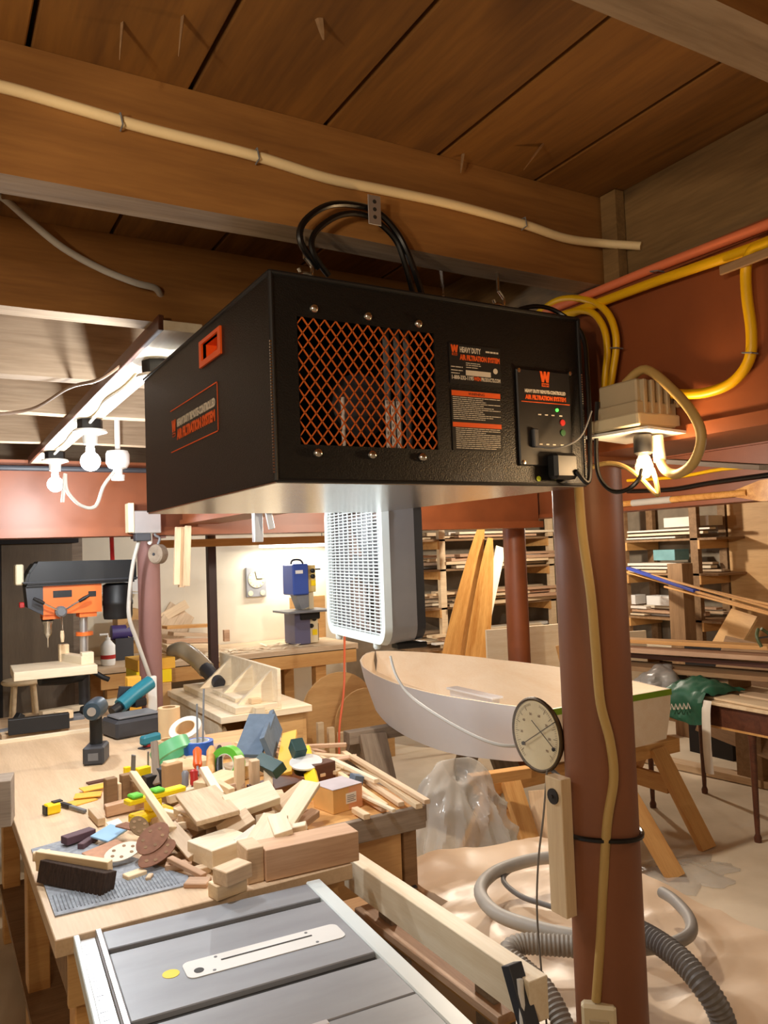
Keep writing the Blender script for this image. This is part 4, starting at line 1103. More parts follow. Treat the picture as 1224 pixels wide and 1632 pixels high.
for x, z in ((X0 + 0.20, 1.50), (X0 + 0.20, 1.55), (X0 + 0.17, 1.06), (X0 + 0.20, 1.12)):
    part_lathe('knob', bs, M_BLACKP, [(0.02, 0), (0.02, 0.02), (0.01, 0.03), (0, 0.03)], (x, 6.495, z), (0, -1, 0), 12)
for z in (1.415, 0.975):
    part_box('warning_label', bs, M_YELLOW, X0 + 0.185, X0 + 0.232, 6.497, 6.50, z, z + 0.05)
part_tube('crank', bs, M_BLACKP, [(X0 + 0.235, 6.58, 1.56), (X0 + 0.32, 6.58, 1.56)], 0.007)
part_tube('top_handle', bs, M_DGREY, [(X0 + 0.03, 6.58, 1.615), (X0 + 0.05, 6.58, 1.65), (X0 + 0.12, 6.58, 1.65), (X0 + 0.15, 6.58, 1.615)], 0.010, 8, 4)
block('plywood_offcut', 'tan board leaning behind the bandsaw', (3.14, 6.93, 0.90), (0.36, 0.03, 0.40), M_PLYOR, 0, 'panel')
block('small_case', 'black plug-in adapter beside the bandsaw foot', (3.10, 6.72, 0.90), (0.08, 0.05, 0.16), M_BLACKP, 0, 'adapter')
# wall clock
ck = thing('wall_clock', 'grey square clock with a round cream face on the white wall', 'clock', (2.66, 7.09, 1.32))
part_box('frame', ck, mat('grey_clock_frame', (150, 150, 152), 0.5), 2.585, 2.785, 7.07, 7.10, 1.315, 1.595, 0.006)
part_lathe('face', ck, M_PAPER, [(0.083, 0), (0.083, 0.006), (0, 0.006)], (2.688, 7.07, 1.485), (0, -1, 0), 32)
part_tube('hand', ck, M_PRINTK, [(2.688, 7.06, 1.485), (2.672, 7.06, 1.555)], 0.003)
part_tube('hand', ck, M_PRINTK, [(2.688, 7.06, 1.485), (2.742, 7.06, 1.485)], 0.0035)
for x in (2.625, 2.745):
    part_lathe('small_dial', ck, M_PAPER, [(0.024, 0), (0.024, 0.006), (0, 0.006)], (x, 7.07, 1.352), (0, -1, 0), 18)
bm = bmesh.new()
for k in range(12):
    a = 2 * math.pi * k / 12
    obx(bm, (2.688 + 0.07 * math.cos(a), 7.063, 1.485 + 0.07 * math.sin(a)), (0.014, 0.002, 0.0025), Matrix.Rotation(-a, 3, 'Y'))
fin('hour_marks', bm, M_PRINTK, ck, world=True)
# strip light above the back bench
tl = thing('strip_light', 'long strip light under the high shelf above the clock', 'strip light', (3.0, 6.9, 1.83))
part_box('body', tl, M_MGREY, 2.62, 3.42, 6.86, 6.94, 1.80, 1.86, 0.006)
for x in (2.7, 3.3): part_tube('hanger', tl, M_MGREY, [(x, 6.90, 1.86), (x, 6.90, 2.41)], 0.004)
part_tube('tube', tl, M_TUBEL, [(2.66, 6.90, 1.785), (3.38, 6.90, 1.785)], 0.013, 12)
ld = bpy.data.lights.new('tube_light', 'AREA'); ld.shape = 'RECTANGLE'; ld.size = 0.72; ld.size_y = 0.04; ld.energy = POWER_TUBE; ld.color = (1.0, 0.95, 0.84)
lo = bpy.data.objects.new('tube_light', ld); COL.objects.link(lo); lo.location = (3.02, 6.88, 1.765)
lo.parent = tl; lo.matrix_parent_inverse = wm(tl).inverted()
sh = thing('high_shelf', 'narrow wooden rail shelf hung across in front of the white wall', 'shelf', (2.3, 5.6, 1.8))
plank('rail', None, (1.30, 5.55, 1.805), (3.35, 5.55, 1.812), 0.05, 0.055, M_FIR, parent=sh)
part_box('post', sh, M_DARKPOST, 1.755, 1.815, 5.57, 5.63, 0, 2.22, 0.003)
part_box('hanger', sh, M_DARKPOST, 3.29, 3.35, 5.57, 5.63, 1.78, 2.22, 0.003)
plank('wall_batten', 'pale batten fixed high along the white wall', (1.9, 7.085, 1.95), (3.5, 7.085, 1.95), 0.03, 0.09, M_BROWNWOOD, 'batten')
# tall dark cabinet and stool
dc = thing('tall_cabinet', 'tall dark cabinet in the corner behind the stool', 'cabinet', (0.6, 6.95, 0))
part_box('door', dc, M_DARKCAB, 0.50, 1.02, 6.80, 6.86, 0.35, 1.86, 0.003)
part_box('plinth', dc, M_GREYWOOD, 0.42, 1.06, 6.84, 7.09, 0, 0.35)
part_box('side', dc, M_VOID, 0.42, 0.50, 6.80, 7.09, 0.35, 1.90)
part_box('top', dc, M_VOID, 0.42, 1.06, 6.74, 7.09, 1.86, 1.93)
part_box('end_post', dc, M_GREYWOOD, 1.02, 1.10, 6.82, 7.09, 0.35, 1.90)
rk = thing('dark_shelf', 'dark open shelf rack at the picture edge beside the tall cabinet', 'shelf', (0.1, 6.95, 0))
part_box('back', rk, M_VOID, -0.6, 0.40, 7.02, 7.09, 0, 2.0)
for z in (0.3, 0.62, 0.95, 1.25, 1.55):
    part_box('shelf', rk, M_BROWNWOOD, -0.6, 0.40, 6.72, 7.02, z, z + 0.03)
so = thing('wooden_stool', 'round pine stool in front of the tall cabinet', 'stool', (0.625, 6.56, 0))
part_lathe('seat', so, M_PINE, [(0.0, 0.805), (0.145, 0.808), (0.155, 0.818), (0.155, 0.83), (0.145, 0.84), (0, 0.84)], (0.625, 6.56, 0), seg=28)
for a in (45, 135, 225, 315):
    ca, sa = math.cos(math.radians(a)), math.sin(math.radians(a))
    part_tube('leg', so, M_PINE, [(0.625 + 0.09 * ca, 6.56 + 0.09 * sa, 0.81), (0.625 + 0.17 * ca, 6.56 + 0.17 * sa, 0.0)], 0.017, 10)
for z, r in ((0.52, 0.118), (0.25, 0.145)):
    for a in (0, 90, 180, 270):
        a0, a1 = math.radians(a - 45), math.radians(a + 45)
        zz = z + (0.04 if a % 180 else 0)
        part_tube('rung', so, M_PINE, [(0.625 + r * math.cos(a0), 6.56 + r * math.sin(a0), zz), (0.625 + r * math.cos(a1), 6.56 + r * math.sin(a1), zz)], 0.011, 8)

# ================================================================== router table with plywood fence
rt = thing('router_table', 'plywood router table with a tall braced fence and dust hose port', 'router table', (1.57, 4.6, 0))
part_box('top', rt, M_BIRCH, 1.315, 1.835, 4.03, 5.12, 0.835, 0.870, 0.002)
part_box('side', rt, M_BIRCH, 1.33, 1.35, 4.12, 5.08, 0.10, 0.835)
part_box('side', rt, M_PLYOR, 1.79, 1.81, 4.06, 5.08, 0.10, 0.835)
part_box('front_panel', rt, M_PLYOR, 1.60, 1.79, 4.06, 4.08, 0.10, 0.835)
part_box('back_panel', rt, M_PLYOR, 1.35, 1.79, 5.06, 5.08, 0.10, 0.835)
part_box('floor_panel', rt, M_PLYOR, 1.35, 1.79, 4.12, 5.08, 0.10, 0.12)
plank('brace', None, (1.36, 4.15, 0.79), (1.52, 4.15, 0.35), 0.03, 0.03, M_BIRCH, parent=rt)
part_box('fence_panel', rt, M_BIRCH, 1.640, 1.662, 4.045, 5.02, 0.871, 1.085, 0.002)
part_box('fence_base', rt, M_BIRCH, 1.40, 1.640, 4.045, 5.02, 0.871, 0.905, 0.002)
part_box('fence_base', rt, M_BIRCH, 1.455, 1.64, 4.20, 4.60, 0.905, 0.925, 0.002)
for y in (4.12, 4.42, 4.80):
    bm = bmesh.new(); prism(bm, [(1.44, y, 0.905), (1.64, y, 0.905), (1.64, y, 1.07)], (0, 0.022, 0))
    fin('brace', bm, M_BIRCH, rt, world=True)
part_box('clamp_block', rt, M_BIRCH, 1.495, 1.55, 4.0, 4.045, 0.80, 0.90, 0.002)
part_box('fence_knob', rt, M_PINE, 1.50, 1.56, 4.08, 4.14, 0.905, 0.935, 0.004)
bm = bmesh.new()
hp = smooth_path([(1.402, 5.250, 1.085), (1.433, 5.150, 1.107), (1.485, 5.050, 1.063), (1.534, 4.950, 0.989)], 10)
tube(bm, hp, 0.052, 16, rfun=lambda i, n: 1.0 + 0.05 * (i % 2))
hz = tag(fin('dust_hose', bm, M_HOSECL, None, world=True, smooth=True), 'smoky ribbed dust hose reaching down to the router fence', 'hose')
bm = bmesh.new(); tube(bm, [(1.526, 4.950, 0.998), (1.558, 4.780, 0.921)], 0.047, 16, rfun=lambda i, n: 1.0 - 0.15 * i)
fin('cuff', bm, M_DGREY, hz, world=True, smooth=True)
block('tool_case', 'yellow tool case stacked behind the column near the router table', (1.24, 5.25, 0.0), (0.20, 0.35, 0.92), M_PLYOR, 0, 'case')
block('tool_case', 'bright yellow case on the stack behind the column', (1.24, 5.25, 0.921), (0.22, 0.30, 0.08), M_YELLOW, 0, 'case')
block('tool_case', 'amber case topmost of the stack behind the column', (1.25, 5.25, 1.002), (0.24, 0.28, 0.07), M_AMBER, 4, 'case')

# ================================================================== white dinghy on sawhorses
BCX = 3.12
st_t = [0.0, 0.12, 0.30, 0.48, 0.64, 0.77, 0.87, 0.94, 0.98, 1.0]
st_g = [0.455, 0.525, 0.595, 0.585, 0.52, 0.425, 0.31, 0.19, 0.10, 0.015]
st_c = [0.40, 0.45, 0.50, 0.48, 0.42, 0.33, 0.22, 0.12, 0.06, 0.01]
st_zg = [0.880, 0.876, 0.872, 0.872, 0.876, 0.882, 0.890, 0.895, 0.898, 0.900]
st_zc = [0.615, 0.565, 0.520, 0.510, 0.525, 0.56, 0.61, 0.66, 0.70, 0.73]
def interp(xs, ys, t):
    for i in range(len(xs) - 1):
        if t <= xs[i + 1]:
            u = (t - xs[i]) / (xs[i + 1] - xs[i])
            y0 = ys[max(i - 1, 0)]; y1 = ys[i]; y2 = ys[i + 1]; y3 = ys[min(i + 2, len(ys) - 1)]
            return y1 + (y2 - y1) * (u * u * (3 - 2 * u)) if i == len(xs) - 2 else 0.5 * (2 * y1 + (y2 - y0) * u + (2 * y0 - 5 * y1 + 4 * y2 - y3) * u * u + (3 * y1 - y0 - 3 * y2 + y3) * u ** 3)
    return ys[-1]
BY0, BY1 = 3.06, 5.62
def station(t, ins):
    y = BY0 + (BY1 - BY0) * t - (0.02 * ins / 0.012 if t > 0.97 else 0) + (ins if t == 0 else 0)
    g = max(0.004, interp(st_t, st_g, t) - ins); c_ = max(0.002, interp(st_t, st_c, t) - ins)
    zg, zc = interp(st_t, st_zg, t), interp(st_t, st_zc, t) + ins
    m_ = (g * 0.55 + c_ * 0.45) + 0.012
    return [Vector((BCX - g, y, zg)), Vector((BCX - m_, y, zc + (zg - zc) * 0.55)), Vector((BCX - c_, y, zc)), Vector((BCX, y, zc - 0.02 * min(1, c_ / 0.3))), Vector((BCX + c_, y, zc)), Vector((BCX + m_, y, zc + (zg - zc) * 0.55)), Vector((BCX + g, y, zg))]
def hull_skin(ins, flip=False):
    bm = bmesh.new(); rows = []
    n = 36
    for k in range(n + 1):
        t = k / n; t = 1 - (1 - t) ** 1.35
        rows.append([bm.verts.new(p) for p in station(t, ins)])
    for a, b in zip(rows, rows[1:]):
        for i in range(6):
            bm.faces.new((a[i], a[i + 1], b[i + 1], b[i]))
    return bm, rows
boat = thing('dinghy', 'small white dinghy hull with bare plywood inside resting on sawhorses', 'boat', (BCX, 4.3, 0.5))
bm, _ = hull_skin(0.0); fin('outer_hull', bm, M_HULL, boat, world=True, smooth=True)['label'] = 'pale grey painted outer skin'
bm, _ = hull_skin(0.013); fin('inner_hull', bm, M_HULLIN, boat, world=True, smooth=True)['label'] = 'bare plywood inside'
bm = bmesh.new()
for s in (0, 6):
    pa = [station(1 - (1 - k / 36) ** 1.35, 0.0)[s] for k in range(37)]
    pb = [station(1 - (1 - k / 36) ** 1.35, 0.013)[s] for k in range(37)]
    for k in range(36):
        bm.faces.new([bm.verts.new(q_) for q_ in (pa[k], pa[k + 1], pb[k + 1], pb[k])])
fin('gunwale_edge', bm, M_HULLIN, boat, world=True)
s0 = station(0.0, 0.0)
bm = bmesh.new(); prism(bm, [(p.x, p.y, p.z) for p in s0], (0, 0.016, 0))
fin('transom', bm, M_HULLIN, boat, world=True)
bm = bmesh.new(); bx(bm, s0[0].x - 0.003, s0[6].x + 0.003, s0[0].y - 0.003, s0[0].y - 0.0005, s0[0].z - 0.032, s0[0].z + 0.001)
fin('green_tape', bm, M_GREENB, boat, world=True)
bm = bmesh.new(); bx(bm, BCX - 0.03, BCX + 0.03, 4.05, 4.52, 0.52, 0.74, 0, 0.003); bx(bm, BCX - 0.045, BCX + 0.045, 4.03, 4.54, 0.74, 0.755, 0, 0.003)
fin('centreboard_case', bm, M_HULL, boat, world=True)
part_box('seat_cleat', boat, M_HULLIN, BCX - 0.42, BCX + 0.42, 3.45, 3.49, 0.575, 0.61)

def sawhorse(label, y, x0, x1, zt, beam_m, leg_m, legw=0.13, spread=0.28):
    t = thing('sawhorse', label, 'sawhorse', ((x0 + x1) / 2, y, 0))
    plank('top_beam', None, (x0, y, zt - 0.04), (x1, y, zt - 0.04), 0.09, 0.08, beam_m, parent=t)
    for x in (x0 + 0.17, x1 - 0.2):
        for s in (-1, 1):
            plank('leg', None, (x, y + 0.05 * s, zt - 0.03), (x + (0.03 if x > x0 + 0.3 else -0.03), y + spread * s, 0.0), legw, 0.035, leg_m, parent=t, up=(1, 0, 0) if legw < 0.05 else (0, 1, 0))
        plank('gusset', None, (x, y - 0.12, zt - 0.22), (x, y + 0.12, zt - 0.22), 0.03, 0.10, leg_m, parent=t)
    return t
sawhorse('grey timber sawhorse under the bow of the dinghy', 4.78, 2.42, 3.75, 0.505, M_GREYWOOD, M_GREYWOOD, 0.20, 0.30)
sawhorse('orange wood sawhorse under the stern of the dinghy', 3.32, 2.42, 3.88, 0.525, M_FIR, M_FIR, 0.11, 0.34)
plank('plywood_offcut', 'brown plywood offcut leaning against the stern sawhorse', (2.74, 2.98, 0.01), (2.80, 3.12, 0.46), 0.34, 0.018, M_OAKTAN, 'panel', up=(-0.6, -0.8, 0.3))
plank('wood_offcut', 'short square offcut lying across the stern sawhorse end', (2.30, 3.22, 0.565), (2.62, 3.16, 0.565), 0.06, 0.05, M_FIR, 'wood offcut')
plank('leaning_board', 'orange board leaning from the floor to the dinghy stern', (3.235, 2.80, 0.02), (3.02, 3.02, 0.60), 0.10, 0.03, M_FIR, 'board', up=(-0.7, -0.7, 0.2))

# crumpled clear plastic
def heap(name, label, cx_, cy_, rx, ry, h, m, seed, n=44, p=1.6, lean=(0, 0), rough=0.05, cat='plastic sheet', z0=0.0, R_=22):
    bm = bmesh.new(); rows = []
    for i in range(R_ + 1):
        t = i / R_
        row = []
        for k in range(n):
            a = 2 * math.pi * k / n
            fold = 1 + 0.16 * math.sin(a * 7 + seed) * t + 0.10 * math.sin(a * 13 + seed * 2.1) * t
            r = t * fold
            z = h * (1 - t ** p)
            v = Vector((cx_ + rx * r * math.cos(a) + lean[0] * z, cy_ + ry * r * math.sin(a) + lean[1] * z, z + z0 + 0.003))
            q_ = Vector((v.x * 6 + seed, v.y * 6, v.z * 6))
            d = noise.noise(q_) * rough + abs(noise.noise(q_ * 2.3)) * rough * 0.8 + (abs(noise.noise(q_ * 4.6)) * rough * 0.35 if n > 60 else 0)
            v += Vector((math.cos(a), math.sin(a), 0.4)) * d * min(1, 4 * (1 - t) + 0.2)
            v.z = max(v.z, z0 + 0.002)
            row.append(bm.verts.new(v))
        rows.append(row)
    for a, b in zip(rows, rows[1:]):
        for k in range(n):
            bm.faces.new((a[k], a[(k + 1) % n], b[(k + 1) % n], b[k]))
    bmesh.ops.remove_doubles(bm, verts=bm.verts, dist=0.0005)
    return tag(fin(name, bm, m, None, world=True, smooth=True), label, cat)
def draped_bag(name, label, cx_, cy_, rx, ry, h, m, seed):
    bm = bmesh.new(); rows = []; n, R_ = 120, 50
    for i in range(R_ + 1):
        t = i / R_; row = []
        for k in range(n):
            a = 2 * math.pi * k / n
            pleat = abs(math.sin(a * 4.5 + seed + 1.3 * math.sin(t * 3))) * 0.5 + abs(math.sin(a * 9.5 + seed * 2 + t * 2.2)) * 0.28
            rad = (0.16 + 0.84 * t ** 0.8) * (0.78 + 0.34 * pleat * min(1, t * 1.6)) if t > 0.02 else 0.0
            z = h * (1 - t ** 1.7) + 0.05 * math.sin(a * 2 + seed) * (1 - t)
            v = Vector((cx_ + rx * rad * math.cos(a), cy_ + ry * rad * math.sin(a), z))
            q_ = Vector((v.x * 5, v.y * 5, v.z * 3.2 + seed))
            d = noise.noise(q_) * 0.05 - abs(noise.noise(q_ * 1.9)) * 0.07
            v += Vector((math.cos(a), math.sin(a), 0.25)) * d * min(1, 3.5 * t)
            v.z = max(v.z, 0.003)
            row.append(bm.verts.new(v))
        rows.append(row)
    for a, b in zip(rows, rows[1:]):
        for k in range(n): bm.faces.new((a[k], a[(k + 1) % n], b[(k + 1) % n], b[k]))
    bmesh.ops.remove_doubles(bm, verts=bm.verts, dist=0.0005)
    return tag(fin(name, bm, m, None, world=True, smooth=True), label, 'plastic bag')
draped_bag('plastic_bag', 'crumpled translucent plastic bag standing on the floor before the dinghy', 2.08, 3.02, 0.40, 0.32, 0.70, M_PLASTIC, 2.0)
heap('plastic_sheet', 'flat crumpled clear plastic sheet on the floor beyond the column', 3.35, 2.85, 0.28, 0.22, 0.035, M_PLASTIC, 5.0, rough=0.02)

# covered machine under a dusty sheet
cm = thing('covered_machine', 'low machine hidden under a dusty tan plastic sheet', 'covered machine', (1.8, 1.8, 0))
def cover(x0, x1, y0, y1, zt, drop, seed, keep=None):
    bm = bmesh.new(); N1, N2 = 90, 120; G = {}
    def ss(a, b, v): 
        t = min(1, max(0, (v - a) / (b - a))); return t * t * (3 - 2 * t)
    for i in range(N1 + 1):
        for j in range(N2 + 1):
            u, v_ = i / N1, j / N2
            # the sheet reaches further towards the plank between the column and the side table
            py = y0 - drop + (y1 - y0 + 2 * drop) * v_
            xl = x0 - 0.235 * ss(1.44, 1.50, py) * (1 - ss(2.11, 2.17, py)) - 0.03 * ss(2.15, 2.2, py)
            px = xl - drop + (x1 - xl + 2 * drop) * u
            ox = max(xl - px, px - x1, 0.0); oy = max(y0 - py, py - y1, 0.0)
            fall = ox + oy
            X_, Y_ = min(max(px, xl), x1), min(max(py, y0), y1)
            sx = ((0.01 if px < xl else 0.10) * ox) * (-1 if px < xl else 1); sy = (0.10 * oy) * (-1 if py < y0 else 1)
            q_ = Vector((px * 3.2, py * 3.2, seed))
            wr = noise.noise(q_) * 0.022 - abs(noise.noise(Vector((px * 2.2 + py * 5.5, px * 1.5 - py * 1.2, seed)))) * 0.030 - abs(noise.noise(Vector((px * 7 - py * 4, py * 1.6, seed + 3)))) * 0.014 + 0.02
            z = zt + wr - fall * 0.98 - 0.06 * max(0, (px - 1.6)) - 0.03 * abs(noise.noise(q_ * 0.5))
            z = max(z, 0.004)
            kx = 0.05 if px > x1 else 0.012
            G[i, j] = bm.verts.new((X_ + sx + kx * noise.noise(Vector((py * 9, z * 3, 1))) * min(1, fall * 6) * (1 if ox > 0 else 0), Y_ + sy + 0.05 * noise.noise(Vector((px * 9, z * 3, 4))) * min(1, fall * 6) * (1 if oy > 0 else 0), z))
    for i in range(N1):
        for j in range(N2):
            bm.faces.new((G[i, j], G[i + 1, j], G[i + 1, j + 1], G[i, j + 1]))
    return bm
bm = cover(1.45, 2.12, 0.95, 2.50, 0.575, 0.42, 3.3)
fin('sheet', bm, M_SHEET, cm, world=True, smooth=True)
part_box('machine_body', cm, M_MGREY, 1.50, 2.06, 1.0, 2.46, 0.0, 0.48, 0.01)
bm = bmesh.new()
P0 = Vector((1.346, 2.376, 0.600)); 
prism(bm, [(1.356, 2.478, 0.620), (1.379, 2.250, 0.600), (1.325, 2.259, 0.600)], (0, 0, 0.006))
fin('exposed_corner', bm, M_DGREY, cm, world=True)

# fence plank and shelf behind the saw
ofs = thing('outfeed_stand', 'pale plank fence on a rough plywood ledge behind the saw', 'outfeed stand', (1.05, 1.7, 0))
plank('fence_plank', None, (1.088, 1.310, 0.764), (1.085, 2.140, 0.764), 0.050, 0.088, M_BIRCH, parent=ofs)
plank('ledge', None, (1.135, 1.43, 0.669), (1.125, 2.08, 0.669), 0.13, 0.02, M_CEDAR, parent=ofs)
plank('ledge', None, (1.145, 1.45, 0.649), (1.135, 2.06, 0.649), 0.12, 0.018, M_PLYOR, parent=ofs)
for y in (1.50, 1.95):
    part_box('leg', ofs, M_GREYWOOD, 1.09, 1.15, y - 0.03, y + 0.04, 0, 0.639)
    part_box('riser', ofs, M_GREYWOOD, 1.09, 1.11, y - 0.03, y + 0.04, 0.68, 0.719)
plank('stretcher', None, (1.12, 1.5, 0.25), (1.12, 1.97, 0.25), 0.05, 0.08, M_GREYWOOD, parent=ofs)

# hoses lying over the sheet
def ribbed(name, label, pts, r, m, step=0.011, amp=0.12, n=24, cat='hose'):
    bm = bmesh.new()
    P = smooth_path(pts, 24)
    # resample evenly so the ribs keep one pitch
    L_ = [0.0]
    for a, b in zip(P, P[1:]): L_.append(L_[-1] + (b - a).length)
    tot = L_[-1]; cnt = max(8, int(tot / (step / 2))); Q_ = []; j = 0
    for k in range(cnt + 1):
        s = tot * k / cnt
        while j < len(L_) - 2 and L_[j + 1] < s: j += 1
        u = (s - L_[j]) / max(1e-9, L_[j + 1] - L_[j])
        Q_.append(P[j].lerp(P[j + 1], min(1, max(0, u))))
    tube(bm, Q_, r, 14, rfun=lambda i, n_: 1.0 + (amp if i % 2 else 0.0))
    return tag(fin(name, bm, m, None, world=True, smooth=True), label, cat)
ribbed('vacuum_hose', 'thick dark ribbed hose curving over the sheet and down at the corner', [(1.546, 1.625, 0.680), (1.571, 1.581, 0.690), (1.581, 1.482, 0.700), (1.575, 1.370, 0.690), (1.566, 1.293, 0.660), (1.582, 1.259, 0.600), (1.598, 1.252, 0.500)], 0.027, M_HOSED)
ribbed('vacuum_hose', 'tan ribbed hose bending down beside the plank fence', [(1.435, 1.546, 0.680), (1.378, 1.599, 0.680), (1.315, 1.647, 0.680), (1.271, 1.643, 0.670), (1.279, 1.594, 0.650), (1.282, 1.518, 0.630), (1.273, 1.447, 0.580), (1.262, 1.408, 0.520)], 0.024, M_HOSE)
cable('smooth_hose', 'smooth grey hose looped across the middle of the sheet', [(1.854, 2.052, 0.655), (1.739, 2.092, 0.660), (1.566, 2.073, 0.665), (1.442, 1.989, 0.665), (1.391, 1.848, 0.665), (1.422, 1.723, 0.665), (1.471, 1.630, 0.665), (1.524, 1.570, 0.665)], 0.020, mat('light_grey_hose', (172, 166, 156), 0.5), 'hose', seg=14)
cable('thin_hose', 'thin grey hose lying inside the loop of the smooth hose', [(1.841, 2.038, 0.650), (1.741, 2.096, 0.650), (1.631, 2.085, 0.650), (1.565, 2.031, 0.650), (1.541, 1.920, 0.650), (1.563, 1.833, 0.650), (1.591, 1.746, 0.650)], 0.008, M_HOSED, 'hose', seg=10)
cable('hose_wand', 'short bent hose wand with a cuff on the sheet behind the column', [(1.947, 1.741, 0.625), (1.924, 1.675, 0.630), (1.870, 1.579, 0.630), (1.795, 1.515, 0.630), (1.707, 1.504, 0.630), (1.635, 1.525, 0.630), (1.603, 1.539, 0.630)], 0.017, mat('wand_grey', (142, 136, 128), 0.45), 'hose', seg=14)
ut = thing('black_sander', 'dark handle-shaped tool hanging by the plank end at the picture bottom', 'tool', (1.05, 1.2, 0.62))
plank('body', None, (1.057, 1.358, 0.827), (1.057, 1.297, 0.699), 0.035, 0.03, M_DGREY, parent=ut)
part_tube('tube', ut, M_WHITE, [(1.053, 1.327, 0.810), (1.040, 1.305, 0.712)], 0.007)

# ================================================================== right-hand table
rtab = thing('brown_table', 'dark brown wooden table with slim legs piled with boards', 'table', (4.35, 3.2, 0))
TX0, TX1, TY0, TY1 = 3.99, 4.55, 2.25, 3.68
part_box('table_top', rtab, M_PINE, TX0 - 0.03, TX1 + 0.03, TY0, TY1 + 0.03, 0.735, 0.755, 0.003)
part_box('apron', rtab, M_DARKWOOD, TX0, TX0 + 0.022, TY0 + 0.03, TY1 - 0.02, 0.60, 0.735, 0.002)
part_box('apron', rtab, M_DARKWOOD, TX0 + 0.02, TX1 - 0.02, TY1 - 0.03, TY1 - 0.01, 0.60, 0.735, 0.002)
part_box('apron', rtab, M_DARKWOOD, TX1 - 0.022, TX1, TY0 + 0.03, TY1 - 0.02, 0.60, 0.735, 0.002)
part_box('bead', rtab, M_FIR, TX0 - 0.004, TX0, TY0 + 0.05, TY1 - 0.04, 0.60, 0.612)
for x in (TX0 + 0.03, TX1 - 0.03):
    for y in (TY0 + 0.64, TY1 - 0.05):
        part_lathe('leg', rtab, M_DARKWOOD, [(0.026, 0.735), (0.026, 0.60), (0.020, 0.55), (0.015, 0.12), (0.013, 0.045), (0.021, 0.025), (0.019, 0.0), (0, 0)], (x, y, 0), seg=14)
GT = 'boards on the brown table'
plank('pale_board', 'wide pale board lying along the front of the brown table', (4.02, 2.35, 0.765), (4.10, 3.25, 0.765), 0.16, 0.014, M_PINE, group=GT)
plank('pale_board', 'narrow pale board under the red level on the brown table', (4.22, 2.3, 0.763), (4.28, 3.1, 0.763), 0.12, 0.012, M_OAKTAN, group=GT)
plank('wood_board', 'long orange board topmost of the pile at the back of the table', (4.12, 4.35, 1.02), (4.45, 2.95, 1.035), 0.12, 0.025, M_FIR, group=GT)
plank('wood_board', 'reddish board below the orange one on the table pile', (4.05, 4.3, 0.97), (4.42, 2.9, 0.98), 0.15, 0.03, M_CEDAR, group=GT)
plank('wood_board', 'dark brown board in the middle of the table pile', (4.2, 4.2, 0.925), (4.5, 2.85, 0.93), 0.18, 0.03, M_DARKWOOD, group=GT)
plank('wood_board', 'broad dull brown board low in the table pile', (4.15, 3.95, 0.86), (4.45, 2.8, 0.865), 0.25, 0.03, M_BROWNWOOD, group=GT)
block('wood_stack', 'stack of blocks carrying the board pile on the table', (4.38, 3.35, 0.757), (0.3, 0.25, 0.085), M_BROWNWOOD, 10)
lv = thing('spirit_level', 'red and silver spirit level lying on the pale boards', 'level', (4.12, 2.6, 0.775))
plank('bar', None, (4.06, 2.52, 0.785), (4.18, 2.78, 0.785), 0.05, 0.018, M_ALU, parent=lv)
plank('grip', None, (4.05, 2.50, 0.797), (4.13, 2.68, 0.797), 0.026, 0.010, M_RED, parent=lv)
# green sack slumped over the table corner
bm = bmesh.new(); G = {}
for i in range(25):
    for j in range(25):
        u, v_ = i / 24, j / 24
        s_ = 0.52 * u          # distance along the cloth from its hanging hem
        y = 3.12 + 0.34 * v_
        hang = 0.17 * (1 - 0.35 * abs(v_ - 0.35))
        if s_ < hang: x, z = 3.938 - 0.01 * math.sin(v_ * 9), 0.772 - (hang - s_)
        else: x, z = 3.938 + (s_ - hang), 0.775 + 0.07 * math.sin(min(math.pi, (s_ - hang) * 9)) * math.sin(math.pi * v_) ** 0.5
        q_ = Vector((x * 9, y * 9, z * 9))
        n1 = abs(noise.noise(q_)) * 0.03 + abs(noise.noise(q_ * 2.1)) * 0.018
        G[i, j] = bm.verts.new((x - (n1 if s_ < hang else 0), y, z + (0 if s_ < hang else n1)))
for i in range(24):
    for j in range(24): bm.faces.new((G[i, j], G[i + 1, j], G[i + 1, j + 1], G[i, j + 1]))
sk = tag(fin('green_sack', bm, M_BAG, None, world=True, smooth=True), 'green printed sack slumped over the brown table corner', 'sack')
bm = bmesh.new()
for k in range(5):
    tube(bm, [(3.892, 3.34 - 0.03 * k, 0.680 + 0.006 * k), (3.892, 3.33 - 0.03 * k, 0.715 + 0.006 * k), (3.892, 3.315 - 0.03 * k, 0.685 + 0.006 * k)], 0.004, 5)
fin('white_script', bm, M_PRINTW, sk, world=True)
bm = bmesh.new()
tube(bm, [(3.925, 3.10, 0.765), (3.908, 3.10, 0.70), (3.908, 3.105, 0.50), (3.912, 3.10, 0.35)], 0.030, 8, 4, flat=0.3)
tag(fin('paper_strip', bm, M_WPAPER, None, world=True, smooth=True), 'white rolled strip hanging over the brown table edge', 'paper strip')
heap('grey_sack', 'crumpled grey plastic wrapping on the table behind the green sack', 4.14, 3.60, 0.22, 0.14, 0.14, mat('grey_wrap', (150, 146, 140), 0.35, bump=0.4, bump_scale=10), 8.0, z0=0.757, cat='wrapping')
cl = thing('spring_clamp', 'green metal clamp standing on the board pile', 'clamp', (4.36, 3.02, 1.05))
for s in (-1, 1):
    part_tube('jaw', cl, mat('olive_metal', (92, 104, 70), 0.5), [(4.36 + 0.05 * s, 3.0, 1.05), (4.36 + 0.06 * s, 3.02, 1.11), (4.36 + 0.015 * s, 3.04, 1.15)], 0.010, 8, 4)
part_tube('screw', cl, M_MGREY, [(4.30, 3.02, 1.10), (4.44, 3.02, 1.10)], 0.006)

